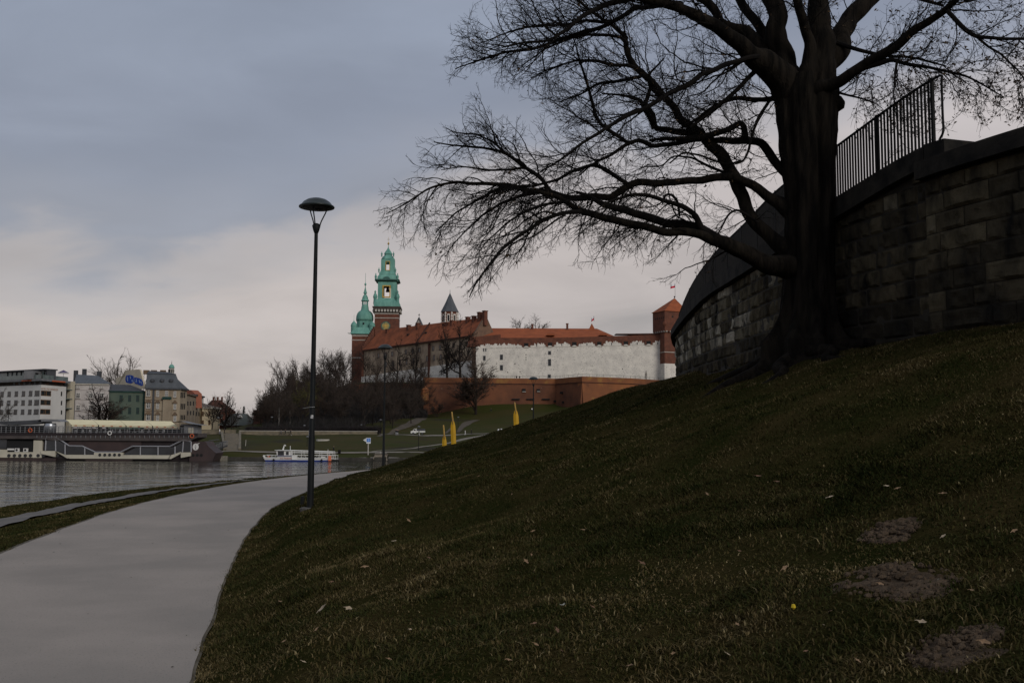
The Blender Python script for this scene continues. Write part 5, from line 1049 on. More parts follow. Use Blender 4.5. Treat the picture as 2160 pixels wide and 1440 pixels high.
part('roof_pavilion', m_grey, t, lambda mb: fr.box(mb,.6,fr.L-2.2,zs,zs+2.5,-6,-3)); part('pavilion_door', m_black, t, lambda mb: fr.box(mb,1.6,3.2,zs+.1,zs+2.0,-3,-2.95))
for x0,x1,f in ((52,72,fl_),(104,132,fr)):
    u0,_ = f.at(x0,801); u1,_ = f.at(x1,801); part('orange_sign_strip', m_orange, t, lambda mb: f.box(mb,u0,u1,fr.at(84,802.7)[1],fr.at(84,800)[1],.9,.97))
for row,(ya,yb) in enumerate(((826.5,834),(846,853.5),(866,873))):
    zT, zB = fr.at(84,ya-3.5)[1], fr.at(84,yb-.5)[1]
    for k in range(8):
        u1 = fl_.at(82.5-k*15.1,850)[0]; mb = MB(); wd_ = 1.9 if k else 2.6; fl_.box(mb,u1-wd_,u1,zB,zT,.0,.03); o = mb.build('window', m_glass, t); fr_ = MB(); fl_.box(fr_,u1-wd_-.1,u1+.05,zB-.14,zB,.0,.12); fr_.build('sill', m_panel, o)
    def band(mb):
        fr.box(mb,.0,5.55,zB-.1,zT+.05,.0,.02)
    o = part('window_band', m_brownw, t, band)
    for u0,u1 in ((.15,1.9),(2.15,2.6),(3.1,5.2)): part('pane', m_glass, o, lambda mb: fr.box(mb,u0,u1,zB+.12,zT-.15,.02,.05))
    part('slit_window', m_black, t, lambda mb: fr.pbox(mb,128.5,ya-1,130.8,yb+1,.0,.03))
for k in range(6): u = fl_.L-1.0-k*2.9; part('upper_window', gwf, t, lambda mb: fl_.box(mb,u-.95,u,zt+.25,zt+1.15,-.6,-.52))
def text_mesh(name, s, size, f, u, z, n, m, par, ext=.02):
    cu = bpy.data.curves.new(name, 'FONT'); cu.body = s; cu.size = size; cu.extrude = ext; cu.resolution_u = 2; ob = bpy.data.objects.new(name, cu); COL.objects.link(ob); dg = bpy.context.evaluated_depsgraph_get(); dg.update()
    me = bpy.data.meshes.new_from_object(ob.evaluated_get(dg)); bpy.data.objects.remove(ob); v = np.empty(len(me.vertices)*3); me.vertices.foreach_get('co', v); v = v.reshape(-1,3)
    w_ = np.array([f.p(u+a, z+b, n+c) for a,b,c in v]); rt_ = np.array(par.location); me.vertices.foreach_set('co', (w_-rt_).ravel()); me.materials.clear(); me.materials.append(m); me.update()
    o = bpy.data.objects.new(name, me); COL.objects.link(o); o.parent = par; return o
m_let = mat('copper lettering', (.36,.22,.16), None, rough=.6)
u0,z0 = fr.at(86.5,819.6); text_mesh('lettering', 'HOTEL POD WAWELEM', .86, fr, u0, z0-.25, .04, m_let, t)
# side bay with balconies
fb_ = F(137,314.5,146,317); fcw = F(146,316,155.5,318)
part('balcony_bay', m_dgrey, t, lambda mb: fb_.box(mb,0,fb_.L,-2,fb_.at(140,806)[1],-8,-.6)); part('side_wall', mat('cream render',(.42,.375,.28),(.35,.31,.235),scale=.4), t, lambda mb: fcw.box(mb,0,fcw.L,-2,fcw.at(150,804)[1],-8,0))
for y in (820.5,840,860): part('balcony', m_rail, t, lambda mb: fb_.pbox(mb,137.5,y,147,y+2,-.5,.9)); 
def lounge(px,py,Y,m1,m2,label):
    c = P(px,py,Y); t = thing('parasol', label, 'parasol', c); part('canopy', m1, t, lambda mb: mb.lathe(c,[(1.7,-.55),(1.65,-.5),(.05,.35)],8)); part('pole', m_iron, t, lambda mb: mb.tube([c+np.array([0,0,-2.2]),c],[.05,.04],6)); part('valance', m2, t, lambda mb: mb.lathe(c,[(1.72,-.75),(1.72,-.56)],8,cap=False))
lounge(134,782.5,316,mat('violet canvas',(.085,.07,.14),None),m_white,'violet parasol with a pale fringe on the hotel roof terrace')
# ---- lilac grey apartment house
m_lilac = mat('lilac grey render', (.46,.425,.405), (.37,.34,.325), scale=.3, detail=8, stretch=(1,1,.6))
f = F(155.5,319,228,322); t = thing('apartment_house', 'pale lilac grey apartment house with a blue grey metal roof and white cross windows', 'building', root_at(f))
ze = f.at(190,808.5)[1]
part('wall', m_lilac, t, lambda mb: f.box(mb,0,f.L,-2.1,ze,-11,0)); m_broof = mat('blue grey sheet roof', (.088,.098,.112), (.068,.077,.088), scale=.4, stretch=(4,1,1), rough=.55)
u0,_ = f.at(152,808); zr = back  # placeholder
zt = ze+3.1; part('roof', m_broof, t, lambda mb: mb.hexa([f.p(-.3,ze,.6),f.p(f.L+.2,ze,.6),f.p(f.L+.2,ze,-11),f.p(-.3,ze,-11),f.p(-.3,zt,-5.2),f.p(f.L-4.0,zt-.3,-5.2),f.p(f.L-4.0,zt-.3,-6),f.p(-.3,zt,-6)]))
part('cornice', m_sand, t, lambda mb: f.box(mb,0,f.L,ze-.45,ze-.02,.0,.45))
for y in (822.5,842.5,867): part('string_course', m_brickd, t, lambda mb: f.pbox(mb,155.8,y,227.5,y+.9,.0,.12))
part('downpipe', m_dgrey, t, lambda mb: f.pbox(mb,155.6,809,156.8,885,.0,.2))
for x in (164.5,191.5,214.5):
    for dx in (-3.2,.6): window(f,t,x+dx-.2,811.5,x+dx+2.4,819.5,fw=.09,sill=m_brickd)
    for y in (828,854): window(f,t,x-4.0,y,x+4.4,y+12,fw=.16,sill=m_brickd)
for (x,y0,y1) in ((160,781,789),(178,778,786),(209,783,790)): c = P(x,y1,328); part('chimney', m_dgrey, t, lambda mb: mb.box(c[0]-.6,c[0]+.6,327.6,328.4,ze+1,P(x,y0,328)[2]))
# ---- green house
m_green = mat('sea green render', (.085,.108,.083), (.062,.084,.066), scale=.3, detail=8, stretch=(1,1,.6)); m_greend = mat('dark green trim', (.015,.05,.043), (.012,.04,.034), scale=1)
f = F(228.5,322,304.5,326); t = thing('green_house', 'sea green rendered house with a dark roof behind bare street trees', 'building', root_at(f)); ze = f.at(265,824.5)[1]
part('wall', m_green, t, lambda mb: f.box(mb,0,f.L,-2.1,ze,-9,0)); part('roof', m_dgrey, t, lambda mb: mb.hexa([f.p(-.3,ze,.5),f.p(f.L+.2,ze,.5),f.p(f.L+.2,ze,-9),f.p(-.3,ze,-9),f.p(-.3,ze+2.3,-4.3),f.p(f.L-4.6,ze+2.2,-4.3),f.p(f.L-4.6,ze+2.2,-5),f.p(-.3,ze+2.3,-5)]))
part('gutter', m_greend, t, lambda mb: f.box(mb,0,f.L,ze-.4,ze-.02,.0,.4)); part('corner_pipe', m_greend, t, lambda mb: f.pbox(mb,302.2,827,304.4,886,.0,.3))
for x in (255.5,273.5,290.5):
    for y in (833,859): window(f,t,x-3,y,x+3,y+14,frame=m_greend,fw=.14)
# ---- ornate tenement with blue graffiti on its bare side gable
m_tan = mat('stained tan render', (.30,.245,.175), (.205,.160,.115), scale=.28, detail=10, lo=.36, hi=.64, stretch=(1,1,.6)); m_tand = mat('brown stone ornament', (.16,.11,.07), (.10,.07,.048), scale=.8); m_cream = mat('cream gable render', (.55,.48,.36), (.46,.40,.30), scale=.25, detail=8)
f = F(304.5,324,378.5,326); f2 = F(378.5,326,392.5,334); fgb = F(244,339,304.5,324.4); t = thing('tenement_house', 'ornate stained tan tenement with mansard slate roof and blue graffiti on its bare gable', 'building', root_at(f)); ze = f.at(340,818)[1]
def hz(x, y): return f.at(x,y)[1]
part('wall', m_tan, t, lambda mb: [f.box(mb,0,f.L,-2.1,ze,-12,0)]); part('side_wall', m_tan, t, lambda mb: f2.box(mb,.02,f2.L,-2.1,ze,-9,0)); part('cornice', m_dgrey, t, lambda mb: [f.box(mb,0,f.L+.3,ze-.5,ze,.0,.6), f2.box(mb,.5,f2.L+.4,ze-.5,ze,.0,.6)])
zk = hz(340,787.5); zt = hz(330,780)
part('mansard_roof', m_slate, t, lambda mb: mb.hexa([f.p(0,ze,.5),f.p(f.L+.3,ze,.5),f2.p(f2.L+.3,ze,.4),f.p(0,ze,-12),f.p(0,zk,-2.2),f.p(f.L-1.9,zk,-2.2),f2.p(f2.L-3.4,zk,-4.0),f.p(0,zk,-10)]))
part('upper_roof', m_dgrey, t, lambda mb: mb.hexa([f.p(0,zk,-1.9),f.p(f.L-1.7,zk,-1.9),f2.p(f2.L-3.4,zk,-4.0),f.p(0,zk,-10),f.p(0,zt,-5.5),f.p(f.L-5.2,zt-.3,-5.5),f.p(f.L-5.2,zt-.3,-6.5),f.p(0,zt,-6.5)]))
part('bare_gable', m_cream, t, lambda mb: fgb.ppoly(mb,[(244.5,820),(244.5,797),(258,793),(264,790),(264,780.5),(293,778.5),(296,781),(304.5,815),(304.5,820)],-.6,.0))
def graf(mb):
    for pts in ([(265,796),(267,791.5),(273,790.5),(278,791),(282,793),(282.5,799),(282,806),(277,808.5),(271,808),(266.5,806),(264.5,801)],[(283.5,795.5),(288,796),(294,797.5),(299,800.5),(301.5,805),(301.5,813),(297,813.5),(291,810.5),(285,809),(283,804)]): fgb.ppoly(mb,pts,.02,.06)
part('graffiti', mat('blue spray paint',(.014,.055,.32),(.16,.25,.50),scale=.9,lo=.55,hi=.68), t, graf)
part('graffiti_outline', mat('pale spray paint',(.30,.36,.48),None), t, lambda mb: [fgb.ppoly(mb,q,.06,.08) for q in ([(268,795),(269.5,794),(270.5,803),(269,804)],[(274,793.5),(275.5,793.5),(277,798),(275.5,799)],[(278,801),(279.5,800),(280,805),(278.5,805.5)],[(287,799),(288.5,799),(289,806),(287.5,806)],[(293,801),(294.5,801),(296,807),(294.5,808)],[(298,804),(299,804),(299.5,810),(298.5,810)])])
for x in (300,316.5,336): u,z = f.at(x,778); part('chimney', m_tand, t, lambda mb: f.box(mb,u-.7,u+1.1,zk,z,-7,-6))
for x in (320.5,341,360): c = f.p(f.at(x,802)[0],f.at(x,802)[1],-.9); part('oculus_dormer', m_dgrey, t, lambda mb: [mb.lathe((c[0],c[1],c[2]-.2),[(.75,-.3),(.8,.3),(.5,.7),(.05,.85)],8)])
for ci,(x,w_) in enumerate(((312.8,7.8),(332.6,5.4),(351.4,6.2),(369,5.2))):
    for ri,(ya,yb) in enumerate(((822.5,836),(848.5,861.5),(873.5,886.5))):
        yo = ya+ci*.7*(1 if ri == 0 else .8); yo2 = yb+ci*.7
        if ci == 2 and ri: x_ = 355
        else: x_ = x
        o = window(f,t,x_-w_/2,yo,x_+w_/2,yo2,fw=.17,sill=m_tand)
        if ri: u,z = f.at(x_,yo-1.5); hw = w_/2*.155+.35; part('pediment', m_tand, o, lambda mb: [mb.prism([f.p(u-hw,z-.3,0),f.p(u+hw,z-.3,0),f.p(u+hw,z,0),f.p(u,z+.85,0),f.p(u-hw,z,0)], np.r_[f.n*.35,0])])
        else: u,z = f.at(x_,yo-1.8); part('keystone', m_tand, o, lambda mb: f.box(mb,u-.35,u+.35,z-.1,z+.5,.0,.3))
part('bay', m_tan, t, lambda mb: f.pbox(mb,344.5,842,360.5,890,.02,.7)); part('balcony', m_greend, t, lambda mb: f.pbox(mb,343.5,836.5,362,841.8,.02,1.1)); part('downpipe', m_dgrey, t, lambda mb: f.pbox(mb,322.6,818,324,888,.0,.25))
for y in (866,842.5): part('string_course', m_tand, t, lambda mb: f.pbox(mb,304.8,y,344,y+1.2,.0,.14))
for x in (381,384.6,388.4):
    for ya,yb in ((826,838),(850,862),(874,884)): part('side_window', m_black, t, lambda mb: f2.pbox(mb,x,ya+1,x+2.0,yb+1,.0,.03))
# lantern of a church behind the tenement
c, s_, z = ptower(364.5, 420); t = thing('church_lantern', 'pale round church lantern with a small green dome peeping over the tenement roof', 'church', (c[0],c[1],0))
part('drum', m_sand, t, lambda mb: lat(mb,c,s_,z,[(6.4,800),(6.4,788),(5.4,787.5),(5.3,777),(6,776.3)],12,0)); part('dome', m_copper, t, lambda mb: lat(mb,c,s_,z,[(6,776),(5.4,772.5),(3.6,769.4),(1,768)],14,0)); part('finial', m_iron, t, lambda mb: lat(mb,c,s_,z,[(.5,768.5),(.4,766.5),(1,765.5),(.3,764.5),(.2,760)],6,0))
for k in range(8):
    a = k*math.pi/4-.3
    if math.sin(a) < .3: q = c[:2]+np.array([math.cos(a),math.sin(a)])*5.35*s_; part('window', m_black, t, lambda mb: mb.box(q[0]-.25,q[0]+.25,q[1]-.1,q[1]+.1,z(786),z(779)))
# ---- row beyond
f = F(392.5,345,412,372); t = thing('terraced_house', 'tan terraced house with an orange red gable wall beyond the tenement', 'building', root_at(f)); m_orw = mat('orange red render', (.31,.105,.062), (.26,.09,.055), scale=.4)
part('wall', m_tan, t, lambda mb: f.box(mb,0,f.L,-2,f.at(402,834)[1],-10,0)); part('cornice', m_tand, t, lambda mb: f.box(mb,0,f.L,f.at(402,834)[1],f.at(402,832)[1],-10,.5))
fo2 = F(392,378,411.5,374); part('orange_gable', m_orw, t, lambda mb: fo2.ppoly(mb,[(392.5,860),(411,860),(411,830),(403,822.5),(396,822),(392.5,825)],-3,0))
for x in (396,402,408):
    for y in (846,866): part('window', m_black, t, lambda mb: f.pbox(mb,x-1,y,x+1,y+9,.0,.05))
f = F(410.5,372,428,398); t = thing('terraced_house', 'plain tan terraced house with a dark cornice standing before the cream corner villa', 'building', root_at(f))
part('wall', m_tan, t, lambda mb: f.box(mb,0,f.L,-2,f.at(419,836)[1],-10,0)); part('cornice', m_dgrey, t, lambda mb: f.box(mb,-.2,f.L,f.at(419,836)[1],f.at(419,833)[1],-10,.6))
for x in (414,419.5,424.5):
    for y in (846,868): part('window', m_black, t, lambda mb: f.pbox(mb,x-1,y,x+1,y+9,.0,.05))
f = F(426,386,446,388); f2 = F(446,388,463.5,404); t = thing('corner_villa', 'cream corner villa with a low hipped roof and tall dark windows', 'building', root_at(f)); ze = f.at(436,861)[1]
m_crm = mat('cream villa render', (.40,.335,.225), (.345,.285,.195), scale=.35)
part('wall', m_crm, t, lambda mb: f.box(mb,0,f.L,-2,ze,-12,0)); part('side_wall', m_crm, t, lambda mb: f2.box(mb,.02,f2.L,-2,ze,-8,0)); part('cornice', m_sand, t, lambda mb: [f.box(mb,0,f.L+.3,ze-.05,ze+.5,-.2,.5), f2.box(mb,.55,f2.L+.3,ze-.05,ze+.5,-.2,.5)])
q = f.p(f.L*.3,0,-8)[:2]; part('roof', mat('brown sheet roof',(.17,.14,.12),(.13,.105,.09),scale=.4), t, lambda mb: mb.add([f.p(-.3,ze+.5,.4),f.p(f.L+.3,ze+.5,.4),f2.p(f2.L+.3,ze+.5,.3),f.p(-.3,ze+.5,-13),(*q,ze+2.6)],None,[(0,1,4),(1,2,4),(2,3,4),(3,0,4)]))
part('chimney', m_white, t, lambda mb: mb.box(q[0]-1.2,q[0]+1.0,q[1]-1,q[1]+1,ze+1,ze+4.4))
for x in (427.5,441.5):
    for y in (867.5,886): window(f,t,x-2,y,x+2.2,y+10,frame=m_brownw,fw=.12)
f = F(440,412,497,418); t = thing('brick_mansion', 'dark red brick mansion with a tall roof hidden behind bare trees', 'building', root_at(f))
part('wall', m_brick, t, lambda mb: f.box(mb,0,f.L,-2,f.at(470,868)[1],-12,0)); part('roof', m_brickd, t, lambda mb: mb.hexa([f.p(-.3,f.at(470,868)[1],.5),f.p(f.L,f.at(470,868)[1],.5),f.p(f.L,f.at(470,868)[1],-12),f.p(-.3,f.at(470,868)[1],-12),f.p(3,f.at(470,843)[1],-5),f.p(f.L-5,f.at(470,843)[1],-5),f.p(f.L-5,f.at(470,843)[1],-7),f.p(3,f.at(470,843)[1],-7)]))
for x in (468,478,487):
    for y in (874,890): window(f,t,x-1.7,y,x+1.7,y+8,frame=m_sand,fw=.2,cross=False)
part('chimney', m_brick, t, lambda mb: [f.pbox(mb,457+k*9,836,459.5+k*9,846,-6,-5) for k in range(3)])
f = F(494,380,546,388); t = thing('brick_outbuilding', 'low brick outbuilding with a broad grey green roof and a white dormer', 'building', root_at(f)); ze = f.at(515,897)[1]; m_gro = mat('grey green roof', (.05,.058,.052), (.075,.083,.08), scale=.3)
part('wall', m_brickd, t, lambda mb: f.box(mb,0,f.L,-2,ze,-10,0)); part('roof', m_gro, t, lambda mb: mb.hexa([f.p(-.5,ze,.9),f.p(f.L,ze,.9),f.p(f.L,ze,-11),f.p(-.5,ze,-11),f.p(3,ze+4.6,-5),f.p(f.L-2,ze+4.6,-5),f.p(f.L-2,ze+4.6,-6),f.p(3,ze+4.6,-6)]))
part('dormer', m_white, t, lambda mb: f.ppoly(mb,[(509,880),(517,880),(513.5,874)],-3.5,-1.6))
c, s_, z = ptower(562, 372); t = thing('brick_rondel', 'round ruined brick tower at the foot of the wooded hill', 'tower', (c[0],c[1],-2)); m_rond = mat('rondel brick', (.16,.070,.048), (.10,.047,.035), scale=.5, detail=9, rough=.95)
part('wall', m_rond, t, lambda mb: lat(mb,c,s_,z,[(21.5,925),(21,898),(22.5,885),(22.5,866)],28,0)); 
for k in range(11): a = -math.pi+.15+k*.29; q = c[:2]+np.array([math.cos(a),math.sin(a)])*22.5*s_; part('loophole', m_black, t, lambda mb: mb.lathe((q[0],q[1],0),[(.42,z(876)),(.42,z(869))],6))
part('wall_crown', m_brickd, t, lambda mb: lat(mb,c,s_,z,[(22.8,867.5),(23,866),(23,865),(21,864.6)],28,0))
# ================================================================ RESTAURANT BARGE
fb = F(-60,236,455,236.0); WLZ = WATER; t = thing('restaurant_barge', 'long maroon and cream restaurant barge with slanting windows and an open upper deck', 'barge', (*fb.p(fb.L/2,0)[:2], WATER)); BARGE = t
m_mar = mat('maroon hull', (.052,.034,.032), (.035,.024,.024), scale=.4, rough=.6, detail=7); m_mard = mat('dark maroon', (.022,.015,.016), (.016,.012,.013), scale=.5, rough=.6); m_crmh = mat('cream hull paint', (.47,.435,.35), (.40,.37,.30), scale=.4, rough=.55); m_sil = mat('silver window frame', (.30,.30,.32), None, rough=.45, metal=.3); m_deck = mat('deck edge', (.075,.062,.058), (.05,.042,.04), scale=.5)
part('hull', m_mard, t, lambda mb: mb.hexa([fb.p(-4,WLZ-.5,-.6),(*P(448,970,236.5)[:2],WLZ-.5),(*P(446,970,243)[:2],WLZ-.5),fb.p(-4,WLZ-.5,-8),fb.p(-4,fb.at(50,964)[1],-.1),(*P(456,960,236.2)[:2],fb.at(455,955)[1]),(*P(456,960,243)[:2],fb.at(455,955)[1]),fb.p(-4,fb.at(50,964)[1],-8)]))
part('hull_panel', m_mar, t, lambda mb: [fb.ppoly(mb,[(-60,974.5),(118,974.5),(118,966),(-60,963.5)],-.3,.12), fb.ppoly(mb,[(186,974.5),(275,974.5),(283,966),(176,966)],-.3,.12)])
part('bow', m_mar, t, lambda mb: [fb.ppoly(mb,[(400,973.5),(448,973.5),(456,955),(440,941),(434,931),(400,931)],-6,.25)])
part('superstructure', m_mard, t, lambda mb: fb.ppoly(mb,[(72,967),(400,967),(400,925),(72,923)],-6.5,-.25))
part('sloping_roof', m_mar, t, lambda mb: fb.ppoly(mb,[(140,938),(175,940),(205,953.5),(256,953.5),(282,941),(298,940),(298,932),(150,928)],-2,.0))
part('cream_hull', m_crmh, t, lambda mb: [fb.ppoly(mb,[(-60,964.5),(76,964.5),(76,953),(16,953),(16,948),(-60,946)],-.5,.3)])
part('cream_tower', m_crmh, t, lambda mb: fb.pbox(mb,72.5,925.5,89,965,-2,.34))
part('cream_band', m_crmh, t, lambda mb: [fb.ppoly(mb,[(89,950.5),(118.5,950.5),(118.5,963),(89,956.5)],-.4,.7), fb.ppoly(mb,[(119.5,951.5),(138,958.5),(148,966),(143,966)],-.4,.45), fb.ppoly(mb,[(138,958.5),(362,959.5),(358,967.3),(148,966.5)],-.4,.45), fb.ppoly(mb,[(200,954),(261,954),(261,960),(200,960)],-.4,.5), fb.ppoly(mb,[(360,960),(382.5,952.5),(384,955.5),(362,967.3),(356,967.3)],-.4,.45), fb.ppoly(mb,[(383.5,953.5),(404,953.5),(404,961),(383.5,965)],-.4,.75)])
def port(mb, x, y, n, r=3.6): u,z = fb.at(x,y); r *= 236/2100; mb.prism([fb.p(u+r*math.cos(a),z+r*math.sin(a),n) for a in np.linspace(0,2*math.pi,16,endpoint=False)], np.r_[fb.n*.05,0])
for x in (20.5,32,43.5,55,66,82,93,122): o = part('porthole', m_glass, t, lambda mb: port(mb,x,960.3,.36 if x < 119 else .1))
for x in (212.5,223,233.2,243.5,253.6): part('porthole', m_glass, t, lambda mb: port(mb,x,958.8,.52,3.2))
for x in (408,417,425.5): part('porthole', m_black, t, lambda mb: port(mb,x,959.5,.27,3.1))
m_bgl = mat('tinted barge glass', (.013,.014,.017), (.03,.033,.038), rough=.1, scale=.25, spec=.5)
GL = [[(99,923),(117,922),(117.5,949.5),(97,949.5)],[(120.5,927),(137,935.5),(137,958),(120.5,951)],[(141,938),(148,941),(178,941.5),(178,958.3),(140.5,958.3)],[(182.5,944.5),(201,953.8),(201,958.5),(182.5,958.5)],[(262.5,958.8),(262.5,957),(287,943.6),(295,943.6),(295,959.2)],[(299,943.8),(332.5,943.8),(332.5,959.4),(299,959.4)],[(336,943.6),(360,943.4),(368.5,942),(368.5,959),(336,959.4)],[(372,940.5),(386.5,932),(384.5,952.5),(371.5,958.5)],[(389.5,928),(403,932.5),(402.5,952.5),(387.5,952.5)]]
for g in GL: part('window', m_bgl, t, lambda mb: fb.ppoly(mb,g,-.2,.32))
def fra(mb):
    def ln(pts, r=.14): 
        q = [fb.p(*fb.at(*p),.36) for p in pts]
        for a,b_ in zip(q[:-1],q[1:]): mb.tube([a,b_],r,4)
    ln([(97,949.5),(98.5,922.5),(118,920.5),(147.5,940),(175,940.5),(202.5,953.2),(255,953.2),(281,940.8),(359,941.2),(388,927),(404,931),(404,953)],.17)
    for a,b_ in (((118.3,922),(118.8,951)),((138.5,936),(138.5,958)),((180,942),(180,958.5)),((297,942),(297,959)),((334.2,942),(334.2,959)),((370,941),(370,959)),((388,927),(385.8,953))): ln([a,b_],.16)
part('window_frame', m_sil, t, fra)
part('upper_deck', m_deck, t, lambda mb: fb.ppoly(mb,[(-60,925),(16,925),(72,925),(120,928.5),(400,930),(418,922),(418,914),(-60,913.5)],-6.8,.5))
part('deck_fascia', m_mard, t, lambda mb: fb.ppoly(mb,[(-60,918),(418,919),(418,913.3),(-60,912)],-.1,.56))
part('deck_bracket', m_grey, t, lambda mb: [fb.pbox(mb,80+k*10.3,918,80.9+k*10.3,923.5,.5,.75) for k in range(32)])
def rl(mb):
    for k,y in enumerate((898.5,902.5,906.5,910)): mb.tube([fb.p(*fb.at(-60,y+.5),.5),fb.p(*fb.at(120,y+.6),.5),fb.p(*fb.at(412,y+3.4),.5)],.045 if k else .06,4)
    for k in range(47): x = -55+k*10; fb.pbox(mb,x-.3,np.interp(x,[-60,412],[899,902]),x+.3,914,.46,.54)
part('deck_railing', m_grey, t, rl)
part('lower_bar', m_black, t, lambda mb: fb.pbox(mb,14,926,72,953,-.3,-.02)); part('bow_glazing', m_bgl, t, lambda mb: fb.pbox(mb,-60,917,14,947,-.3,.1))
part('canopy_roof', m_dgrey, t, lambda mb: fb.ppoly(mb,[(-20,893),(-5,889),(60,886.5),(86,884.5),(90,891),(60,894),(15,896)],-5,.2)); part('flat_awning', m_grey, t, lambda mb: fb.ppoly(mb,[(80,889),(86,883.5),(121,884),(130,889)],-4,.2))
part('counter', m_black, t, lambda mb: fb.pbox(mb,-60,896,88,913,-4.5,-3.5))
m_chr = mat('brushed steel', (.42,.44,.47), (.30,.31,.33), rough=.35, metal=.7, scale=.5)
c = fb.p(fb.at(101,900)[0],0,-1.2); zb_, zt_ = fb.at(101,914)[1], fb.at(101,892)[1]; part('steel_kiosk', m_chr, t, lambda mb: mb.lathe((c[0],c[1],0),[(1.35,zb_),(1.35,zt_-.3),(1.2,zt_),(.1,zt_+.02)],18), smooth=True)
part('aft_cabin', m_grey, t, lambda mb: fb.pbox(mb,378,894,414,914,-4,-1.2)); part('aft_roof', m_grey, t, lambda mb: mb.add([fb.p(*fb.at(x,y),n) for x,y in ((362,890),(382,887.8),(400,892.5),(426,896.5)) for n in (.3,-5)],[(0,2,3,1),(2,4,5,3),(4,6,7,5)])); part('cabin_door', m_crmh, t, lambda mb: fb.pbox(mb,394,901,404.5,914,-1.2,-1.1)); part('cabin_opening', m_black, t, lambda mb: fb.pbox(mb,376,897,384,914,-1.2,-1.12))
part('clutter_backdrop', m_dgrey, t, lambda mb: fb.box(mb,fb.at(130,900)[0],fb.at(376,900)[0],fb.at(200,914)[1],fb.at(200,914)[1]+1.15,-6.4,-6.2))  # added dark panel, darkens the view under the awnings in place of clutter
# emblem on the bow: white disc with dark strokes and a slanting spike
def disc(mb): u,z = fb.at(413.5,942); r = .76; mb.prism([fb.p(u+r*math.cos(a)*.93,z+r*1.05*math.sin(a),.27) for a in np.linspace(0,2*math.pi,24,endpoint=False)], np.r_[fb.n*.03,0]); fb.ppoly(mb,[(416.6,935.2),(418.6,936.6),(422.8,933.2)],.27,.31)
o = part('emblem', m_white, t, disc); part('emblem_strokes', m_mard, o, lambda mb: [fb.ppoly(mb,[(412,943.3),(412.7,942.9),(414.8,947.2),(413.8,947.6)],.30,.33), fb.ppoly(mb,[(412.2,943.6),(412.9,943.4),(413.4,937.6),(412.9,937.3)],.30,.33), fb.ppoly(mb,[(413.1,937.2),(415,936.6),(415,937.1),(413.4,937.7)],.30,.33), fb.ppoly(mb,[(414.6,943),(415.1,943),(415.2,940.4),(414.7,940.4)],.30,.33), fb.ppoly(mb,[(417.6,941),(418.8,941.6),(417.8,942)],.30,.33)])
for x,y,m1,lb in ((67,907.3,m_orange,'orange lifebuoy hanging on the left part of the barge railing'),(234,913,m_white,'white lifebuoy hanging below the deck railing in the middle of the barge'),(407,919,m_orange,'orange lifebuoy hanging at the bow end of the barge railing')):
    u,z = fb.at(x,y); r = .42; mb = MB(); mb.tube([fb.p(u+r*math.cos(a),z+r*math.sin(a),.75) for a in np.linspace(0,2*math.pi,17)],.12,6,cap=False); tag(mb.build('lifebuoy', m1), lb, 'lifebuoy')
for x,lb in ((37,'white air conditioner unit nearer the end of the barge, under its open bar'),(55,'white air conditioner unit nearer the cream tower of the barge')):
    tt = thing('air_conditioner', lb, 'air conditioner', fb.p(fb.at(x,951)[0],fb.at(x,951)[1],.1)); part('case', m_white, tt, lambda mb: fb.pbox(mb,x-4.6,945,x+4.6,952.5,.0,.3)); part('fan', m_black, tt, lambda mb: port(mb,x-.5,948.6,.3,2.4))
tag(part('white_panel', m_white, None, lambda mb: fb.pbox(mb,16,945.3,30,949,.0,.15)), 'flat white panel board under the open bar of the barge', 'panel')
# awnings with red marks on the valance
m_can = mat('cream canvas', (.72,.645,.42), (.65,.58,.37), scale=.5, rough=.9); m_red = mat('red print', (.50,.13,.05), None)
tops = [138.5,196.5,253,308,361.5]; fronts = [150,208,266,322,375.5]; word = ('first cream awning, next to the steel kiosk','second cream awning from the steel kiosk','third cream awning from the steel kiosk','last cream awning, at the bow end of the upper deck')
for k in range(4):
    a,b_ = P(tops[k]+.3,884.5+k*.9,242), P(tops[k+1]-.3,885.4+k*.9,242); c,d = P(fronts[k+1]-.6,896+k*.95,238), P(fronts[k]+.6,895.2+k*.9,238); t = thing('awning', word[k]+' above the barge deck', 'awning', (a+d)/2, 'cream awnings over the upper deck')
    part('canvas', m_can, t, lambda mb: mb.hexa([a-[0,0,.05],b_-[0,0,.05],c-[0,0,.05],d-[0,0,.05],a,b_,c,d])); e = np.array([0,0,-.38]); o = part('valance', m_can, t, lambda mb: mb.hexa([d+e,c+e,c+e+[0,.04,0],d+e+[0,.04,0],d,c,c+[0,.04,0],d+[0,.04,0]]))
    part('printed_mark', m_red, o, lambda mb: [mb.hexa([d+(c-d)*f0+e*.8-[0,.03,0],d+(c-d)*(f0+.09)+e*.8-[0,.03,0],d+(c-d)*(f0+.09)+e*.8,d+(c-d)*f0+e*.8,d+(c-d)*f0+e*.35-[0,.03,0],d+(c-d)*(f0+.09)+e*.35-[0,.03,0],d+(c-d)*(f0+.09)+e*.35,d+(c-d)*f0+e*.35]) for f0 in (.12,.44,.76)])
    for q in (d,c,(a+b_)/2): part('post', m_iron, t, lambda mb: mb.tube([q,(q[0],q[1],fb.at(200,914)[1])],.06,5))
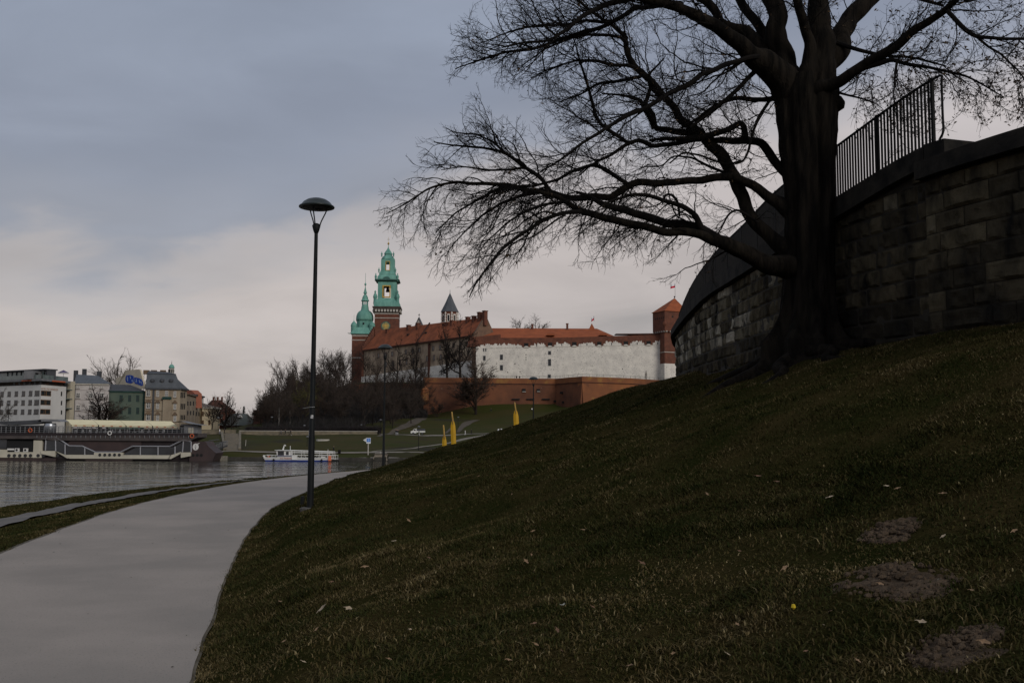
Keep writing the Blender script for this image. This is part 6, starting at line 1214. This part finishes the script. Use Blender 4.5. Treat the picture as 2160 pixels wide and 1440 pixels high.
# deck furniture (small): chairs and tables under the awnings
m_chair = mat('pale metal chair', (.36,.36,.37), None, rough=.5); m_tab = mat('table top', (.20,.17,.14), None)
zd = fb.at(200,914)[1]+.02
ch = thing('deck_chair', 'small pale metal chair on the upper deck of the barge, under the cream awnings', 'chair', (0,0,0), 'chairs on the barge deck')
part('seat', m_chair, ch, lambda mb: mb.box(-.23,.23,-.23,.23,.42,.47)); part('backrest', m_chair, ch, lambda mb: mb.box(-.23,.23,.2,.24,.47,.92))
for sx in (-.2,.2):
    for sy in (-.2,.2): part('leg', m_chair, ch, lambda mb: mb.box(sx-.025,sx+.025,sy-.025,sy+.025,0,.42))
tbp = thing('deck_table', 'small round table on the upper deck of the barge, among the pale chairs', 'table', (0,0,0), 'tables on the barge deck'); part('table_top', m_tab, tbp, lambda mb: mb.lathe((0,0,.7),[(.4,0),(.4,.04)],12)); part('pedestal', m_iron, tbp, lambda mb: mb.lathe((0,0,0),[(.22,0),(.04,.05),(.04,.7)],8))
KID[ch.name] = kids(ch); KID[tbp.name] = kids(tbp)
spots = []
for k in range(13):
    x = 152+k*15.5; Y = 238.5+(k%3)*.9; c = P(x,905,Y); spots.append((c[0],Y))
for k,(x,y) in enumerate(spots):
    (dup(tbp,(x,y,zd)) if k else None)
    if not k: tbp.location = (x,y,zd)
    for j,(dx,r) in enumerate(((-.75,1.57),(.75,-1.57))):
        if k == 0 and j == 0: ch.location = (x+dx,y,zd); ch.rotation_euler = (0,0,r)
        else: dup(ch,(x+dx,y+rng.uniform(-.2,.2),zd),r+rng.uniform(-.3,.3))
# gangway
t = thing('gangway', 'dark steel gangway with mesh railings linking the barge bow to the bank', 'gangway', P(455,945,243)); a = P(441,953,240); b_ = P(478,938.5,249)
part('deck', m_dgrey, t, lambda mb: mb.hexa([a+[0,-.6,-.3],b_+[0,-.6,-.3],b_+[0,.9,-.3],a+[0,.9,-.3],a+[0,-.6,0],b_+[0,-.6,0],b_+[0,.9,0],a+[0,.9,0]]))
for oy in (-.6,.9):
    def gr(mb, oy=oy):
        for h in (.35,.7,1.05): mb.tube([a+[0,oy,h],b_+[0,oy,h]],.05,4)
        for k in range(12): q = a+(b_-a)*k/11+[0,oy,0]; mb.tube([q,q+[0,0,1.05]],.04,4)
    part('railing', m_grey, t, gr)
part('landing', m_dgrey, t, lambda mb: [mb.tube([P(440,929,241.5),P(462,926.5,243)],.1,5), mb.tube([P(440,936,241.5),P(478,931,245)],.1,5), mb.tube([P(440,929,241.5),P(440,953,241)],.12,5), mb.tube([P(470,929,246),P(470,944,246)],.08,5)])
# ================================================================ EXCURSION BOAT
f = F(552,235.4,711,235.4); t = thing('excursion_boat', 'small white and blue excursion boat with an open railed deck moored by the grass bank', 'boat', (*f.p(f.L/2,0)[:2], WATER))
m_bw = mat('white boat paint', (.66,.65,.62), (.58,.57,.54), scale=.5, rough=.4); m_bb = mat('blue boat paint', (.018,.035,.17), (.03,.055,.24), scale=.5, rough=.35)
def z_(y): return f.at(630,y)[1]
U = lambda x: f.at(x,960)[0]
def hull(mb, ya, yb, xa0, xa1, xb0, xb1, n0=-3.2, o=0.0):
    mb.hexa([f.p(U(xa0),z_(yb),o-.2),f.p(U(xa1),z_(yb),o-.2),f.p(U(xa1),z_(yb),n0),f.p(U(xa0),z_(yb),n0),f.p(U(xb0),z_(ya),o),f.p(U(xb1),z_(ya),o),f.p(U(xb1),z_(ya),n0),f.p(U(xb0),z_(ya),n0)])
part('lower_hull', m_bb, t, lambda mb: hull(mb,970,977,563,692,558.5,693.5)); part('upper_hull', m_bw, t, lambda mb: hull(mb,964.5,970,558.5,693.5,555.5,693.5,o=.06)); part('bulwark', m_bw, t, lambda mb: hull(mb,962,964.5,584,613,584.5,612,o=.08))
part('bow_post', m_bw, t, lambda mb: mb.tube([f.p(U(556),z_(966),-1.5),f.p(U(552),z_(961),-1.5)],.22,6))
part('wheelhouse_stripe', m_bb, t, lambda mb: hull(mb,960.3,962,584.5,613,584.5,613,o=.02,n0=-2.6)); part('wheelhouse', m_bw, t, lambda mb: [f.ppoly(mb,[(584,960.3),(612.5,960.3),(612,949.5),(582.5,949.5)],-2.6,-.02)])
part('wheelhouse_window', m_glass, t, lambda mb: f.ppoly(mb,[(586,959.6),(599,959.6),(599,951),(586,951)],-.1,.03)); part('wheelhouse_window', m_glass, t, lambda mb: f.pbox(mb,603.3,952,609,959,-.1,.03)); part('wheelhouse_roof', m_bw, t, lambda mb: f.pbox(mb,580,948.8,613.5,949.9,-2.9,.3))
part('mast', m_bw, t, lambda mb: [mb.tube([f.p(U(594.5),z_(949),-1),f.p(U(597.5),z_(938),-1),f.p(U(599.5),z_(938.5),-1),f.p(U(599.8),z_(941),-1)],[.2,.1,.12,.08],6), mb.tube([f.p(U(610),z_(949),-1),f.p(U(610),z_(940),-1)],.07,5)])
def canopy(mb):
    for n in (-.1,-2.8):
        for y0,y1 in ((950,952.5),(954.3,955.5)): mb.tube([f.p(U(613),z_(y0),n),f.p(U(702),z_(y1),n)],.09 if y0 < 952 else .07,4)
        for x in (615,636,657,674,690,702): mb.tube([f.p(U(x),z_(964.5),n),f.p(U(x),z_(950+2.5*(x-613)/89),n)],.05,4)
    mb.tube([f.p(U(690),z_(964),-1),f.p(U(690),z_(947),-1)],.06,5)
part('canopy_frame', m_bw, t, canopy)
def drail(mb):
    for n in (0,-3):
        mb.tube([f.p(U(556),z_(960),n),f.p(U(584),z_(960),n)],.05,4); mb.tube([f.p(U(613),z_(959.5),n),f.p(U(709),z_(960),n)],.05,4); mb.tube([f.p(U(693),z_(966),n),f.p(U(709),z_(968),n)],.06,4)
        for x in list(range(558,584,8))+list(range(618,710,9)): mb.tube([f.p(U(x),z_(965 if x < 693 else 968),n),f.p(U(x),z_(959.7),n)],.04,4)
part('deck_railing', m_bw, t, drail); part('seat_row', m_iron, t, lambda mb: [f.pbox(mb,627+k*5.2,962.6,630.5+k*5.2,964.6,-2,-1.6) for k in range(12)]); part('white_locker', m_bw, t, lambda mb: [f.pbox(mb,616,960.5,626,969.5,-.5,.12), f.pbox(mb,677,962.5,685,965,-.6,.1)])
part('life_raft', mat('salmon orange paint',(.62,.17,.09),None), t, lambda mb: f.pbox(mb,693,961,698.5,971.5,-.4,.3)); part('stern_platform', m_iron, t, lambda mb: f.pbox(mb,693.6,971.5,711,973.3,-3,.1)); part('bow_buoy', m_orange, t, lambda mb: f.pbox(mb,563.5,961,568.5,964.4,-.6,-.3))
for x in (578,679): part('tyre_fender', m_black, t, lambda mb: mb.lathe((f.p(U(x),0,.2)[0],f.p(U(x),0,.2)[1],z_(969.5)),[(.1,-.25),(.22,-.1),(.22,.1),(.1,.25)],8))
text_mesh('boat_name', 'A.R. PRZEWIS', .46, f, U(591), z_(967.7), .10, mat('faded red lettering',(.55,.25,.22),None), t)
# ================================================================ SIGN, CULVERT, LAMPS, TRUCK, PEOPLE
Ys = 246.5; b_ = on_far(776.5,Ys); t = thing('river_sign', 'white arrow sign with a blue square on a slim post beside the river', 'sign', b_); fg_ = F(765,Ys-.2,785,Ys-.2)
part('post', m_sand, t, lambda mb: fg_.pbox(mb,775.9,934,777.3,965,-.1,.0)); part('footing', m_sand, t, lambda mb: fg_.pbox(mb,773.8,962.5,780.3,966,-.6,.6)); part('board', mat('white sign board',(.66,.67,.66),None), t, lambda mb: fg_.pbox(mb,773,923,781.8,935,.0,.1)); part('arrow', mat('white arrow board',(.60,.60,.57),None), t, lambda mb: fg_.ppoly(mb,[(765.8,927.7),(772.9,923.7),(772.9,932)],.0,.1))
o = part('blue_field', mat('sign blue',(.01,.12,.50),None), t, lambda mb: fg_.pbox(mb,773.7,924,781.2,931.8,.1,.13)); part('white_bars', mat('pale blue stripe',(.42,.58,.80),None), o, lambda mb: [fg_.pbox(mb,776,925.2,776.9,931,.13,.15), fg_.pbox(mb,778.1,925.2,779,931,.13,.15)])
f = F(788,244.2,820,244.2); t = thing('culvert', 'pale concrete drain outlet with wing walls and a dark mouth in the river bank', 'culvert', (*f.p(f.L/2,0)[:2], -7.5)); m_con = mat('pale concrete culvert', (.24,.205,.165), (.17,.145,.115), scale=.8)
part('headwall', m_con, t, lambda mb: [f.pbox(mb,790.5,958.5,816,966,-3.5,.3), f.pbox(mb,790.5,966,794.5,975,-3.5,.3), f.pbox(mb,812,966,816,975,-3.5,.3)]); part('mouth', m_black, t, lambda mb: f.pbox(mb,794,965.8,812.5,975,-3,-.3)); part('wing_wall', m_con, t, lambda mb: f.ppoly(mb,[(816,961),(819,970),(816,971)],-.4,1.5)); part('wing_wall', m_con, t, lambda mb: f.ppoly(mb,[(790.5,961),(788.5,967),(790.5,968)],-.4,1.5))
part('top_slab', m_trail, t, lambda mb: f.pbox(mb,789,957,817,958.6,-4,.4)); part('handrail', m_sand, t, lambda mb: [f.pbox(mb,801.5,951.5,802.3,958,-.3,-.2), f.pbox(mb,790.5,955.3,815.5,956,-.3,-.2)])
def far_lamp(px, ytop, Y, label, grp=None, base=None):
    b_ = on_far(px,Y); tp_ = P(px,ytop,Y); t = thing('lamp_post', label, 'lamp post', b_, 'slim park lamp posts on the far bank'); z = np.array([0,0,1.])
    part('pole', m_post, t, lambda mb: mb.tube([np.array(b_),np.array(tp_)],[.09,.06],6)); part('lamp_head', m_grey, t, lambda mb: mb.lathe(tp_,[(.1,-.35),(.42,-.12),(.40,-.05),(.1,.1)],10))
far_lamp(642,896.5,302,'slim park lamp standing before the dark hedge, left of the nearest street lamp pole'); far_lamp(649.5,899,330,'slim park lamp with its head just left of the nearest street lamp pole'); far_lamp(883.5,899,258,'slim park lamp on the grass below the parked white truck'); far_lamp(648.5,920,262,'thin lamp post on the lawn just behind the white and blue boat'); far_lamp(762,895,322,'slim park lamp at the right end of the dark hedge'); far_lamp(803,884.5,318,'slim park lamp beside the second street lamp pole'); far_lamp(966.5,879,345,'slim park lamp beside the earth trail right of the tallest yellow oar'); far_lamp(573.5,879,320,'slim park lamp in front of the round brick tower'); far_lamp(460.5,880,300,'slim park lamp beside the cream corner villa'); far_lamp(18,850,290,'thin lamp post in front of the white hotel facade')
p_ = on_far(519,262); tag(part('marker_post', m_sand, None, lambda mb: mb.tube([np.array(p_),np.array(P(519,927,262))],.08,5)), 'thin pale marker post on the grass bank right of the stone stairs', 'post')
p_ = hit_far(681,929); tag(part('stone_ring', m_sand, None, lambda mb: mb.lathe(p_,[(1.3,-.2),(1.3,.35),(.9,.35),(.9,.1)],14,sx=1.4)), 'low pale stone planter ring on the lawn behind the nearest lamp pole', 'planter')
p_ = on_far(717,248.2); tag(part('litter_bin', m_iron, None, lambda mb: mb.lathe(p_,[(.3,0),(.33,.1),(.36,.85),(.3,.95)],10)), 'dark litter bin beside the riverside path right of the boat', 'bin')
# truck
f = F(866,303.5,897,303.5); zg = fz(*f.p(f.L/2,0)[:2])+.12; t = thing('pickup_truck', 'small white drop side truck parked on the promenade below the castle', 'truck', (*f.p(f.L/2,0)[:2], zg))
part('cab', m_bw, t, lambda mb: mb.prism([f.p(.1,zg+.4,0),f.p(1.75,zg+.4,0),f.p(1.75,zg+1.75,0),f.p(1.1,zg+1.75,0),f.p(.7,zg+1.15,0),f.p(.1,zg+1.0,0)], np.r_[f.n*-1.7,0])); part('cab_window', m_glass, t, lambda mb: f.box(mb,1.0,1.6,zg+1.15,zg+1.6,.0,.02)); part('drop_side', m_bw, t, lambda mb: f.box(mb,1.85,4.4,zg+.65,zg+1.1,-1.7,.03)); part('headboard', m_bw, t, lambda mb: f.box(mb,1.76,1.84,zg+.6,zg+1.85,-1.7,.02)); part('mesh_cage', m_dgrey, t, lambda mb: f.box(mb,1.9,4.35,zg+1.1,zg+1.75,-1.6,-.1))
for u in (.85,3.6):
    for n in (.02,-1.55): o = part('wheel', m_black, t, lambda mb: mb.prism([f.p(u+.34*math.cos(a),zg+.34+.34*math.sin(a),n) for a in np.linspace(0,2*math.pi,14,endpoint=False)], np.r_[f.n*-.22,0])); part('rim', m_grey, o, lambda mb: mb.prism([f.p(u+.17*math.cos(a),zg+.34+.17*math.sin(a),n+.01) for a in np.linspace(0,2*math.pi,10,endpoint=False)], np.r_[f.n*.02,0]))
# people: one skinned body each
m_skin = mat('skin', (.42,.27,.20), None); m_hair = mat('dark hair', (.02,.015,.012), None)
CL = {k: mat(k+' clothing', c_, None, rough=.9) for k,c_ in {'black':(.012,.012,.014),'white':(.62,.61,.60),'blue':(.09,.12,.20),'grey':(.13,.13,.135),'pale':(.33,.33,.36),'red':(.18,.05,.05),'brown':(.08,.06,.05)}.items()}
def person(pos, h, face, label, top='black', legs='black', pose='walk', group=None, shoes='grey', hair=True):
    k = h/1.75; j = {}; st = .22 if pose == 'walk' else (.42 if pose == 'run' else .05)
    if pose == 'sit':
        V = [(0,0,.30),(0,-.02,.55),(0,-.03,.78),(0,-.01,.90),(0,.03,1.03),(0,.03,1.14),(.19,-.02,.76),(.25,.08,.55),(.16,.28,.42),(-.19,-.02,.76),(-.25,.08,.55),(-.16,.28,.42),(.11,.02,.26),(.15,.42,.42),(.14,.60,.06),(.14,.72,.04),(-.11,.02,.26),(-.15,.42,.42),(-.14,.60,.06),(-.14,.72,.04)]
    else:
        V = [(0,0,.95),(0,.02,1.18),(0,.02,1.40),(0,.03,1.50),(0,.05,1.60),(0,.05,1.71),(.19,.02,1.41),(.24,-.06*st*4,1.15),(.22,.12+st*.3,.92),(-.19,.02,1.41),(-.24,.06*st*4,1.15),(-.22,.05-st*.4,.92),(.1,0,.90),(.1,st*.7,.50),(.1,st*.7-(.05 if st < .3 else .2),.08),(.1,st*.7+.08,.03),(-.1,0,.90),(-.1,-st*.35,.50),(-.1,-st*1.2,.10 if st < .3 else .22),(-.1,-st*1.2+.12,.03 if st < .3 else .14)]
    E = [(0,1),(1,2),(2,3),(3,4),(4,5),(2,6),(6,7),(7,8),(2,9),(9,10),(10,11),(0,12),(12,13),(13,14),(14,15),(0,16),(16,17),(17,18),(18,19)]
    Rd = [.16,.15,.17,.06,.10,.085,.085,.06,.045,.085,.06,.045,.10,.075,.05,.05,.10,.075,.05,.05]
    me = bpy.data.meshes.new('person'); me.from_pydata([tuple(np.array(v)*k) for v in V], E, []); o = bpy.data.objects.new('person', me); COL.objects.link(o)
    md = o.modifiers.new('skin','SKIN'); sv = me.skin_vertices[0].data
    for i,r in enumerate(Rd): sv[i].radius = (r*k,r*k)
    sv[0].use_root = True; o.modifiers.new('sub','SUBSURF').levels = 1; o.modifiers['sub'].render_levels = 1
    dg = bpy.context.evaluated_depsgraph_get(); dg.update(); m2 = bpy.data.meshes.new_from_object(o.evaluated_get(dg)); bpy.data.objects.remove(o)
    m2.materials.clear(); [m2.materials.append(m) for m in (CL[top],CL[legs],m_skin,m_hair,CL[shoes])]
    zn, zw, zf_ = (.84,.36,.08) if pose == 'sit' else (1.47,.93,.10)
    for p in m2.polygons:
        c_ = p.center/k; hd = abs(c_.x) < .13
        p.material_index = (3 if (hair and (c_.z > zn+.2 or c_.y < .02)) else 2) if c_.z > zn and hd else (4 if c_.z < zf_ else (1 if c_.z < zw and not (pose != 'sit' and abs(c_.x) > .17) else 0))
        p.use_smooth = True
    o = bpy.data.objects.new('person', m2); COL.objects.link(o); o.location = [float(q) for q in pos]; o.rotation_euler = (0,0,face); tag(o, label, 'person', group); return o
R90 = math.pi/2
person(on_far(463.8,299.3),1.75,R90,'walker in a white jacket and blue trousers at the head of the stairs','white','blue')
person(on_far(473.8,299.3),1.70,R90,'walker in black beside a white jacketed walker at the head of the stairs','black','black',shoes='white')
person(on_far(593,299-.5),1.7,-R90,'runner in grey at the rear of the group jogging along the stone wall','grey','black','run'); person(on_far(602,298.5),1.75,-R90,'runner in black in the middle of the group jogging along the stone wall','black','black','run'); person(on_far(613.5,298.5),1.75,-R90,'leading runner with white shoes jogging along the stone wall','black','black','run',shoes='white')
person(on_far(704.5,249.2),1.75,-R90,'runner in black on the riverside path above the boat stern','black','black','run',shoes='white')
person(on_far(836,298),1.75,math.pi,'walker in a dark coat and pale jeans, arm in arm on the promenade','black','pale'); person(on_far(839,298),1.68,math.pi,'second walker of the dark coated pair with pale jeans on the promenade','black','pale')
person(on_far(884,300),1.72,R90,'person in dark top and white trousers standing in front of the white truck','black','white')
person(on_far(981.3,308),1.6,-R90,'small walker dressed all in white between the yellow oars','white','white'); person(on_far(994.5,310),1.75,R90,'walker dressed all in black right of the yellow oars','black','black')
person(on_far(1051.5,312),1.7,0,'walker in a white jacket, nearer the wall of grass, at the bend of the promenade','white','black'); person(on_far(1057.5,312.5),1.75,0,'taller walker in a long white jacket at the bend of the promenade','white','grey')
person(hit_far(1122,866)+[0,0,.0],1.75,math.pi,'person in a white top sitting on the grass near the far street lamp','white','black','sit'); person(hit_far(1036,867),1.75,math.pi,'person in dark clothes sitting on the grass below the bastion','black','black','sit')
for px,lb in ((1089.5,'dark clothed person sitting on the bastion edge, nearer the white wall windows'),(1096,'dark clothed person sitting on the bastion edge beside another')): q = P(px,800,403); person((q[0],402.4,ZB+.0),1.8,math.pi,lb,'black','black','sit')
# ================================================================ FAR TREES
m_ftr = mat('far bark', (.026,.021,.018), (.016,.0135,.012), scale=1.5, rough=.95, spec=.05); m_ftw = mat('far twigs', (.052,.040,.033), (.034,.027,.023), scale=.6, rough=.95, spec=.05); m_ftwb = mat('brown far twigs', (.062,.044,.034), (.04,.03,.024), scale=.6, rough=.95, spec=.05); m_wil = mat('yellow green shoots', (.075,.068,.018), (.05,.046,.014), scale=.6, rough=.95); m_birch = mat('birch bark', (.20,.19,.17), (.06,.055,.05), scale=2.2, stretch=(1,1,2), lo=.5, hi=.6)
def bare_tree(seed, H, spread, trunk_f, dens=1.0, up=.5, fine=.020, forks=6, tw=.020):
    r_ = np.random.default_rng(seed); tr = MB(); cr = MB(); LEN = (.5*H,.46*H,.25*H,.13*H,.065*H); CNT = (forks,7,6,4)
    def br(p, d, l, rad, lev):
        n = 5 if lev < 3 else 3; pts = [p]; c = np.array(d, float)
        for i in range(n): c = unit(c+r_.normal(0,.11 if lev else .05,3)+np.array([0,0,up*(.14,.14,.10,.04,.0)[lev]])); pts.append(pts[-1]+c*l/n)
        pts = np.array(pts); mb = tr if lev == 0 else cr; mb.tube(pts, np.linspace(rad,max(rad*.5,fine*.7),n+1), (7,5,4,3,3)[lev], cap=False)
        if lev >= 4: return
        for j in range(int(round(CNT[lev]*dens*r_.uniform(.8,1.2)))):
            f_ = r_.uniform(.2,1.0) if lev else r_.uniform(trunk_f,1.0); i = min(int(f_*n),n-1); q = pts[i]+(pts[i+1]-pts[i])*(f_*n-i); a = r_.normal(0,1,3); tg = unit(pts[i+1]-pts[i]); a = unit(a-tg*np.dot(a,tg))
            br(q, unit(tg*r_.uniform(.7,1.1)+a*(spread if lev < 2 else .75)*r_.uniform(.6,1.1)), LEN[lev+1]*r_.uniform(.55,1.1)*(1-.3*f_ if lev else 1.0), max(rad*r_.uniform(.35,.55),fine), lev+1)
        if lev < 3: br(pts[-1], c, LEN[lev+1]*.85, max(rad*.5,fine), lev+1)
    br(np.array([0,0,-.3]), (0,0,1), LEN[0], H*tw, 0)
    return tr, cr
TPL = []
for k,(sd_,H,sp,tf,de,up,mt) in enumerate(((1,14,.85,.35,1.0,.30,m_ftw),(2,15,.8,.35,1.05,.4,m_ftw),(3,13,.95,.3,1.0,.25,m_ftwb),(4,16,.85,.45,1.0,.35,m_ftw),(5,9,.85,.12,1.15,.4,m_ftwb),(6,17,1.0,.38,1.0,.1,m_ftw),(7,16,1.05,.33,.85,.3,m_ftr))):
    tr, cr = bare_tree(sd_,H,sp,tf,de,up,tw=.028 if k == 6 else .020,fine=.035 if k == 6 else .020); o = thing('bare_tree', 'x', 'tree', (0,0,0)); tr.build('trunk', m_ftr, o); cr.build('crown', mt, o); KID[o.name] = kids(o); TPL.append((o,H)); o['used'] = 0
def plant(k, pos, h, label, group=None, rz=None, wide=1.0, recrown=None):
    o, H = TPL[k]; s_ = h/H
    r = dup(o, pos, rng.uniform(0,6.28) if rz is None else rz, (s_*wide,s_*wide,s_), label, group); del r['used']
    if recrown is not None:
        for c in r.children:
            if c.name.startswith('crown'): c.data = c.data.copy(); c.data.materials[0] = recrown
    return r
WG = 'bare trees on the wooded castle slope'; WL = 'dark bare tree in the thick wood on the slope left of the castle'
wood = []
for k in range(78):
    px = rng.uniform(556,884); Y = rng.uniform(330,432); wood.append((px,Y))
for px,Y in wood:
    p = on_far(px,Y,.3); h = rng.uniform(9,15)
    d = np.array(p)+[0,0,h]; q = CMN.T@d; ytop = 720-2100*q[1]/-q[2]
    lim = np.interp(px,[555,575,600,640,660,690,725,745,770,890],[850,800,775,770,765,755,755,790,815,822])
    if ytop < lim: h = max(5, h-(lim-ytop)*Y/2100)
    plant(int(rng.integers(0,4)), p, h, WL, WG)
for k in range(16):
    px = rng.uniform(765,888); Y = rng.uniform(392,424); wood.append((px,Y)); p = on_far(px,Y,.3); q_ = P(px,rng.uniform(778,815),Y); plant(int(rng.integers(0,4)), p, q_[2]-p[2], WL, WG)
# the wood's skyline, one tree at a time
for px,ytop,Y,k in ((590,778,400,0),(607,768,408,1),(625,763,415,3),(645,768,420,1),(672,748,428,0),(690,740,432,1),(707,744,436,3),(722,741,438,1),(735,756,436,0),(572,806,385,2),(560,826,370,2),(657,775,425,0),(616,785,395,1),(700,770,425,3),(680,775,420,0),(640,790,410,3),(550,845,362,4)):
    p = on_far(px,Y,.3); h = P(px,ytop,Y)[2]-p[2]; plant(k, p, h, 'tall bare tree of the wood rising against the sky left of the castle', 'skyline trees of the wood', wide=.85)
for px,ybase,ytop,Y,lb in ((690-8,905,805,336,''),): pass
for px,Y,ytop in ((588,322,800),(612,324,815)):
    p = on_far(px,Y,.2); r = plant(0, p, P(px,ytop,Y)[2]-p[2], 'slender birch with a white flecked trunk at the front of the wood', 'birches', wide=.38)
    for c in r.children:
        if c.name.startswith('trunk'): c.data = c.data.copy(); c.data.materials[0] = m_birch
p = on_far(640,345,.2); plant(2, p, P(640,806,345)[2]-p[2], 'willow with yellow green shoots standing in the dark wood behind the nearest lamp pole', wide=1.15, recrown=m_wil)
# trees on the castle terrace and slope
for px,Y,ytop,k,wd,lb in ((771,434,742,3,.8,'bare tree before the foot of the onion domed tower'),(795,432,752,0,.9,'bare tree left of the second street lamp, before the castle wall'),(838,431,722,6,.75,'tall forked bare tree just right of the second street lamp, on the castle terrace'),(876,429,712,6,.7,'leaning tall bare tree before the old castle house'),(888,427,760,2,.7,'low bare tree at the corner of the brick bastion'),(943,414,690,6,.85,'dark stout bare tree before the castle wall, left one of a close pair'),(971,413,684,6,.95,'dark stout bare tree with wide limbs, right one of a close pair')):
    plant(k, (P(px,800,Y)[0],Y,19.0), P(px,ytop,Y)[2]-19.0, lb, wide=wd, rz=px*.7)
p = on_far(1003,384,.3); plant(4, p, P(1010,748,384)[2]-p[2], 'broad twiggy tree with a round crown standing against the orange bastion', rz=1.0, wide=1.25)
p = on_far(921,386,.3); plant(4, p, P(918,838,386)[2]-p[2], 'small dense bushy tree at the left foot of the orange bastion', rz=2.0, wide=1.0, recrown=m_ftw)
for px,Y,ytop in ((1093,480,672),(1131,478,668)): plant(5 if px < 1100 else 0, (P(px,690,Y)[0],Y,P(px,720,Y)[2]), P(px,ytop,Y)[2]-P(px,720,Y)[2], 'bare tree top above the red palace roof, %s the chimney' % ('left of' if px < 1100 else 'beside'), wide=1.2)
q = P(1362,800,427); plant(1, (q[0],426,19.3), 5.6, 'thin young sapling before the white castle wall', wide=.35)
# street trees by the houses
for px,Y,ytop,k,wd,lb in ((212,300,826,6,2.1,'dark gnarled bare tree before the lilac grey apartment house'),(228,302,838,2,1.5,'leaning bare tree before the green house'),(243,352,757,5,.85,'large rounded bare tree top behind the house roofs'),(258,356,760,2,.8,'second large bare tree top behind the house roofs'),(-6,290,822,5,.7,'bare street tree cut by the left edge before the hotel'),(474,316,832,6,1.5,'tall black bare tree with thick trunk between the villa and the brick mansion'),(489,324,846,0,.7,'bare tree leaning over the brick outbuilding'),(533,336,862,2,.8,'small bare tree between the outbuilding and the round brick tower'),(446,330,838,2,.8,'bare tree rising behind the cream corner villa')):
    p = on_far(px,Y,.2); plant(k, p, P(px,ytop,Y)[2]-p[2], lb, wide=wd, rz=px*.3)
# conifer
p = on_far(513.5,404); t = thing('spruce_tree', 'small dark spruce behind the low brick outbuilding', 'tree', p); part('trunk', m_ftr, t, lambda mb: mb.tube([np.array(p),np.array(p)+[0,0,9]],[.25,.05],6))
def spru(mb):
    for k in range(420):
        z = rng.uniform(.1,1)**.8; a = rng.uniform(0,6.28); r = (1-z)*2.6*rng.uniform(.5,1.1)+.1; c = np.array(p)+[math.cos(a)*r,math.sin(a)*r,1+z*9]; d = np.array([math.cos(a),math.sin(a),-.35])*rng.uniform(.3,.7); s_ = np.array([-math.sin(a),math.cos(a),0])*.22; mb.add([c-d-s_,c-d+s_,c+d],None,[(0,1,2)])
part('crown', mat('spruce needles',(.014,.020,.013),None), t, spru)
for o,_ in TPL:
    for c in list(o.children): bpy.data.objects.remove(c)
    bpy.data.objects.remove(o)
# hedge and undergrowth
def scrub(n, fpos, h0, h1, w_, mb):
    for k in range(n):
        c = fpos(); h = rng.uniform(h0,h1)
        for j in range(3):
            a = rng.uniform(0,6.28); q = c+np.array([math.cos(a)*w_*rng.uniform(.2,1),math.sin(a)*w_*rng.uniform(.2,1),h*rng.uniform(.6,1)]); s_ = rng.normal(0,.05,3); s_[2] = 0; mb.add([c-s_,c+s_,q],None,[(0,1,2)])
            b_ = c+(q-c)*.5; q2 = b_+rng.normal(0,.4*h,3)*[1,1,.5]+[0,0,h*.3]; mb.add([b_-s_*.7,b_+s_*.7,q2],None,[(0,1,2)])
hm = MB(); a0,a1 = P(520,905,302.5)[0],P(800,905,302.5)[0]
scrub(7000, lambda: (lambda x,y: np.array([x,y,fz(x,y)]))(rng.uniform(a0,a1),rng.uniform(301,306)), 1.3,2.9, .7, hm)
stuff(hm.build('hedge', mat('dark hedge twigs',(.020,.014,.014),(.013,.011,.011),scale=.7)), 'long dark leafless hedge behind the pale promenade wall', 'hedge')
um = MB()
def ug():
    px = rng.uniform(556,900); Y = rng.uniform(306,432); x = P(px,900,Y)[0]
    if px > 770 and Y < 345+ (px-770)*.25: Y = rng.uniform(375,430); x = P(px,900,Y)[0]
    return np.array([x,Y,fz(x,Y)])
scrub(16000, ug, 1.2,4.2, 1.3, um); stuff(um.build('undergrowth', mat('dark undergrowth',(.022,.018,.015),(.013,.0115,.011),scale=.3)), 'tangled dark undergrowth covering the wooded castle slope', 'undergrowth')
lm2 = MB()
px0 = [(556,432,330),]
def leaflitter():
    X = np.linspace(P(556,900,330)[0],P(890,900,330)[0],50); Y = np.linspace(307,432,60); XX,YY = np.meshgrid(X,Y); XX = XX*(YY/330); Z = np.array([[fz(a,b) for a,b in zip(r1,r2)] for r1,r2 in zip(XX,YY)])+.12
    pxm = 1080+2100*XX/YY; Z = np.where((pxm > 770)&(YY < 345+(pxm-770)*.28), Z-.5, Z); return grid_mb(XX,YY,Z)
struct(leaflitter().build('woodland_floor', mat('woodland leaf litter',(.030,.024,.019),(.019,.016,.014),scale=.25,detail=8,bump=.5,bscale=2), smooth=True))
